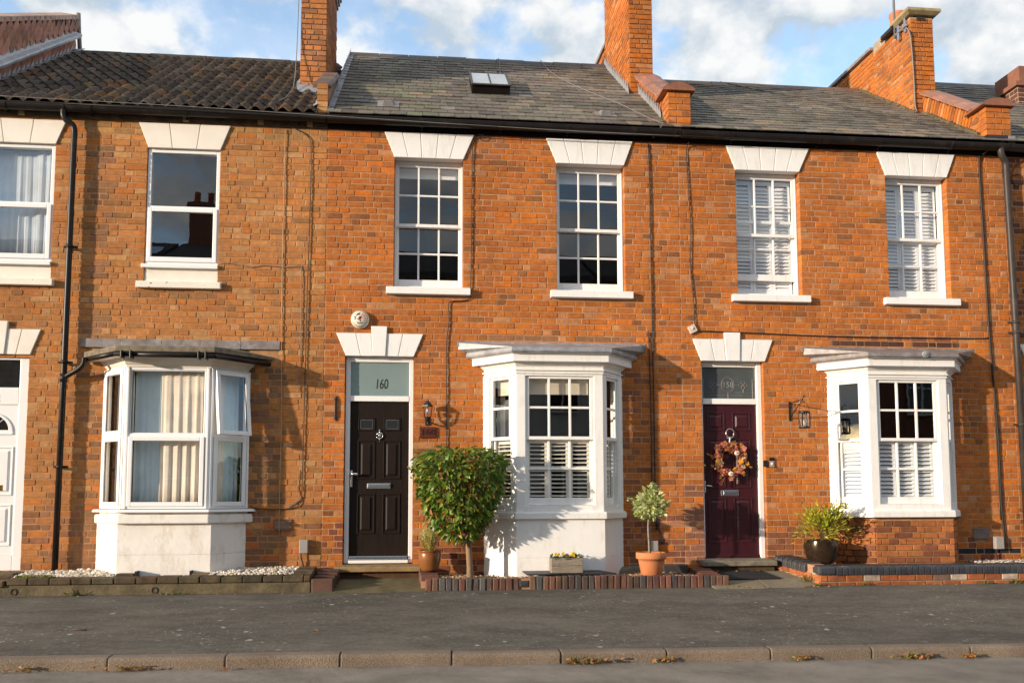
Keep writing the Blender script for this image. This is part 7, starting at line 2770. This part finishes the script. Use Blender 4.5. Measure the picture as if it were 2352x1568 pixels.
for x, y, n, h in ((-3.79, -.735, 16, .11), (-2.72, -.735, 34, .04), (4.70, -.76, 20, .05), (4.62, -.60, 26, .11), (5.30, -.74, 18, .05), (7.25, -.735, 40, .07), (7.7, -.735, 40, .08), (6.9, -.74, 16, .04), (3.55, -.22, 40, .06)):
    m = MB()
    blades(m, Vector((x, y, pave_z(x, max(-.75, y)) if y < -.7 else .0)), n, h, g, .07 if n > 20 else .03)
    o = m.build('weeds', 'leaf')
    o['kind'] = 'stuff'
m = MB()
for k in range(60):
    x = g.choice([3.62, 3.72, 4.0, 4.6, 4.66]) + g.gauss(0, .09)
    y = -.80 + g.uniform(-.05, .05)
    add_leaf(m, Vector((x, y, pave_z(x, y) + .010)), g.uniform(.008, .022), g, .5)
for k in range(16):
    x = g.uniform(3.55, 4.2)
    add_leaf(m, Vector((x, -.19, .09)), g.uniform(.012, .028), g, .5)
for k in range(90):
    x = g.uniform(-5, 8)
    y = -.77 + g.uniform(-.06, .02)
    add_leaf(m, Vector((x, y, pave_z(x, y) + .010)), g.uniform(.006, .016), g, .5)
o = m.build('fallen_leaves', 'dry_leaf')
o['kind'] = 'stuff'
# moss on the old wall and the slates
m = MB()
for k in range(110):
    t_ = g.random()
    x, y, z = -4.5 + .38 * t_, -.50 + .1 * g.random(), .145
    m.tint = jit((.12, .15, .015), .3, g)
    m.ball((x, y, z), g.uniform(.006, .016), 5, 4)
o = m.build('moss', 'stone_chip')
o['kind'] = 'stuff'
m = MB()
for k in range(150):
    y = g.uniform(0, 2.6)
    x = -1.12 + abs(g.gauss(0, .18)) + (0 if g.random() < .8 else g.uniform(0, .8))
    m.tint = jit(g.choice([(.085, .085, .02), (.05, .045, .02), (.12, .11, .04)]), .3, g)
    m.ball((x, y, roof_z(s160, y) + .01), (g.uniform(.010, .026), g.uniform(.008, .016), .008), 5, 4)
m.build('moss', 'stone_chip', h160, kind='stuff')
# leafy weed on the right bed
wd_ = thing('weed', 'green leafy weed growing in the gravel at the right edge', 'weed', (7.78, -.3, .16))
pl2 = [(Vector((7.78 + g.gauss(0, .05), -.3 + g.gauss(0, .04), .18 + g.uniform(0, .06))), Vector((g.uniform(-1, 1), g.uniform(-1, .5), g.uniform(0, .8))).normalized(), g.uniform(.8, 1.6)) for _ in range(40)]
scatter_leaves(wd_, pl2, [leaf_mesh(.06, .014, .2, .3)], lambda p, g: jit((.11, .19, .03), .2, g), 20, 'leaf', g)

# ------------------------------------------------------------------ across the street, seen in the window panes
def far_house(x0, x1, mat, lab, chim, sky):
    t_ = thing('far_house', lab, 'house', ((x0 + x1) / 2, -22, -.3), 'houses across the street')
    m = MB()
    m.box(x0, x1, -26, -19, -.5, 8.8)
    m.prism_yz([(-19, 8.8), (-22.5, 10.4), (-26, 8.8)], x0 + .02, x1 - .02)
    m.build('wall', mat, t_)
    m = MB()
    m.prism_yz([(-18.6, 8.6), (-18.6, 8.75), (-22.5, 10.56), (-26.3, 8.75), (-26.3, 8.6), (-22.5, 10.45)], x0, x1)
    m.build('roof', 'far_roof', t_)
    n = int((x1 - x0) / 2.4)
    for i in range(n):
        cx_ = x0 + (i + .5) * (x1 - x0) / n
        for z0, z1 in ((.7, 2.5), (3.9, 5.7), (6.6, 7.9)):
            m = MB()
            m.box(cx_ - .5, cx_ + .5, -18.99, -18.93, z0, z1)
            w = m.build('window', 'far_glass', t_)
            m = MB()
            for a in ((cx_ - .56, cx_ - .5, z0, z1), (cx_ + .5, cx_ + .56, z0, z1), (cx_ - .56, cx_ + .56, z0 - .08, z0), (cx_ - .56, cx_ + .56, z1, z1 + .06), (cx_ - .03, cx_ + .03, z0, z1), (cx_ - .5, cx_ - .03, (z0 + z1) / 2 - .03, (z0 + z1) / 2 + .03), (cx_ + .03, cx_ + .5, (z0 + z1) / 2 - .03, (z0 + z1) / 2 + .03)):
                m.box(a[0], a[1], -18.93, -18.89, a[2], a[3])
            m.build('frame', 'white_paint', w)
    for cx_, w_ in chim:
        m = MB()
        m.box(cx_ - w_, cx_ + w_, -23.0, -22.0, 9.7, 11.8)
        m.box(cx_ - w_ - .08, cx_ + w_ + .08, -23.08, -21.92, 11.8, 12.0)
        c_ = m.build('chimney_stack', 'far_brick', t_)
        m = MB()
        for dx in (-.25, .25):
            m.lathe((cx_ + dx, -22.5, 12.0), [(.14, 0), (.11, .5), (.14, .52)], 10)
        m.build('chimney_pot', 'clay_pot', c_)
    for cx_ in sky:
        m = MB()
        mt_ = Matrix.Translation((cx_, -20.6, 9.70)) @ Matrix.Rotation(-math.atan2(1.81, 3.9), 4, 'X')
        m.tr = lambda a, b, c: mt_ @ Vector((a, b, c))
        m.box(-.7, .7, -.6, .6, 0, .06)
        m.build('skylight', 'sky_glass', t_)
far_house(-22, -9.2, 'far_brick', 'brick house across the street mirrored in the far left panes', [(-11, .5)], [-10])
far_house(-9, 6.0, 'far_render', 'pale rendered house across the street mirrored in the upper panes', [(-8.3, .4), (3.9, .5)], [-6.6])
far_house(6.2, 24, 'far_brick', 'brick house across the street mirrored in the right hand panes', [(9, .5), (17, .5)], [])

# dark rooms behind the windows
for h, a, b in ((h162, HX, LX), (h160, LX, RX), (h158, RX, FX), (h156, FX, 12.3)):
    m = MB()
    m.box(a + .12, b - .12, .55, 5.8, 2.95, 3.05)
    m.box(a + .12, b - .12, 2.4, 2.5, .0, 2.95)
    m.box(a + .12, b - .12, 2.4, 2.5, 3.05, 5.5)
    m.box(a + .12, b - .12, .3, 5.8, 5.5, 5.56)
    m.box(a + .12, b - .12, .2, 5.8, .0, .1)
    m.box(a - .0, a + .11, .23, 5.8, -.1, 5.6)
    m.build('interior', 'dark_room', h)
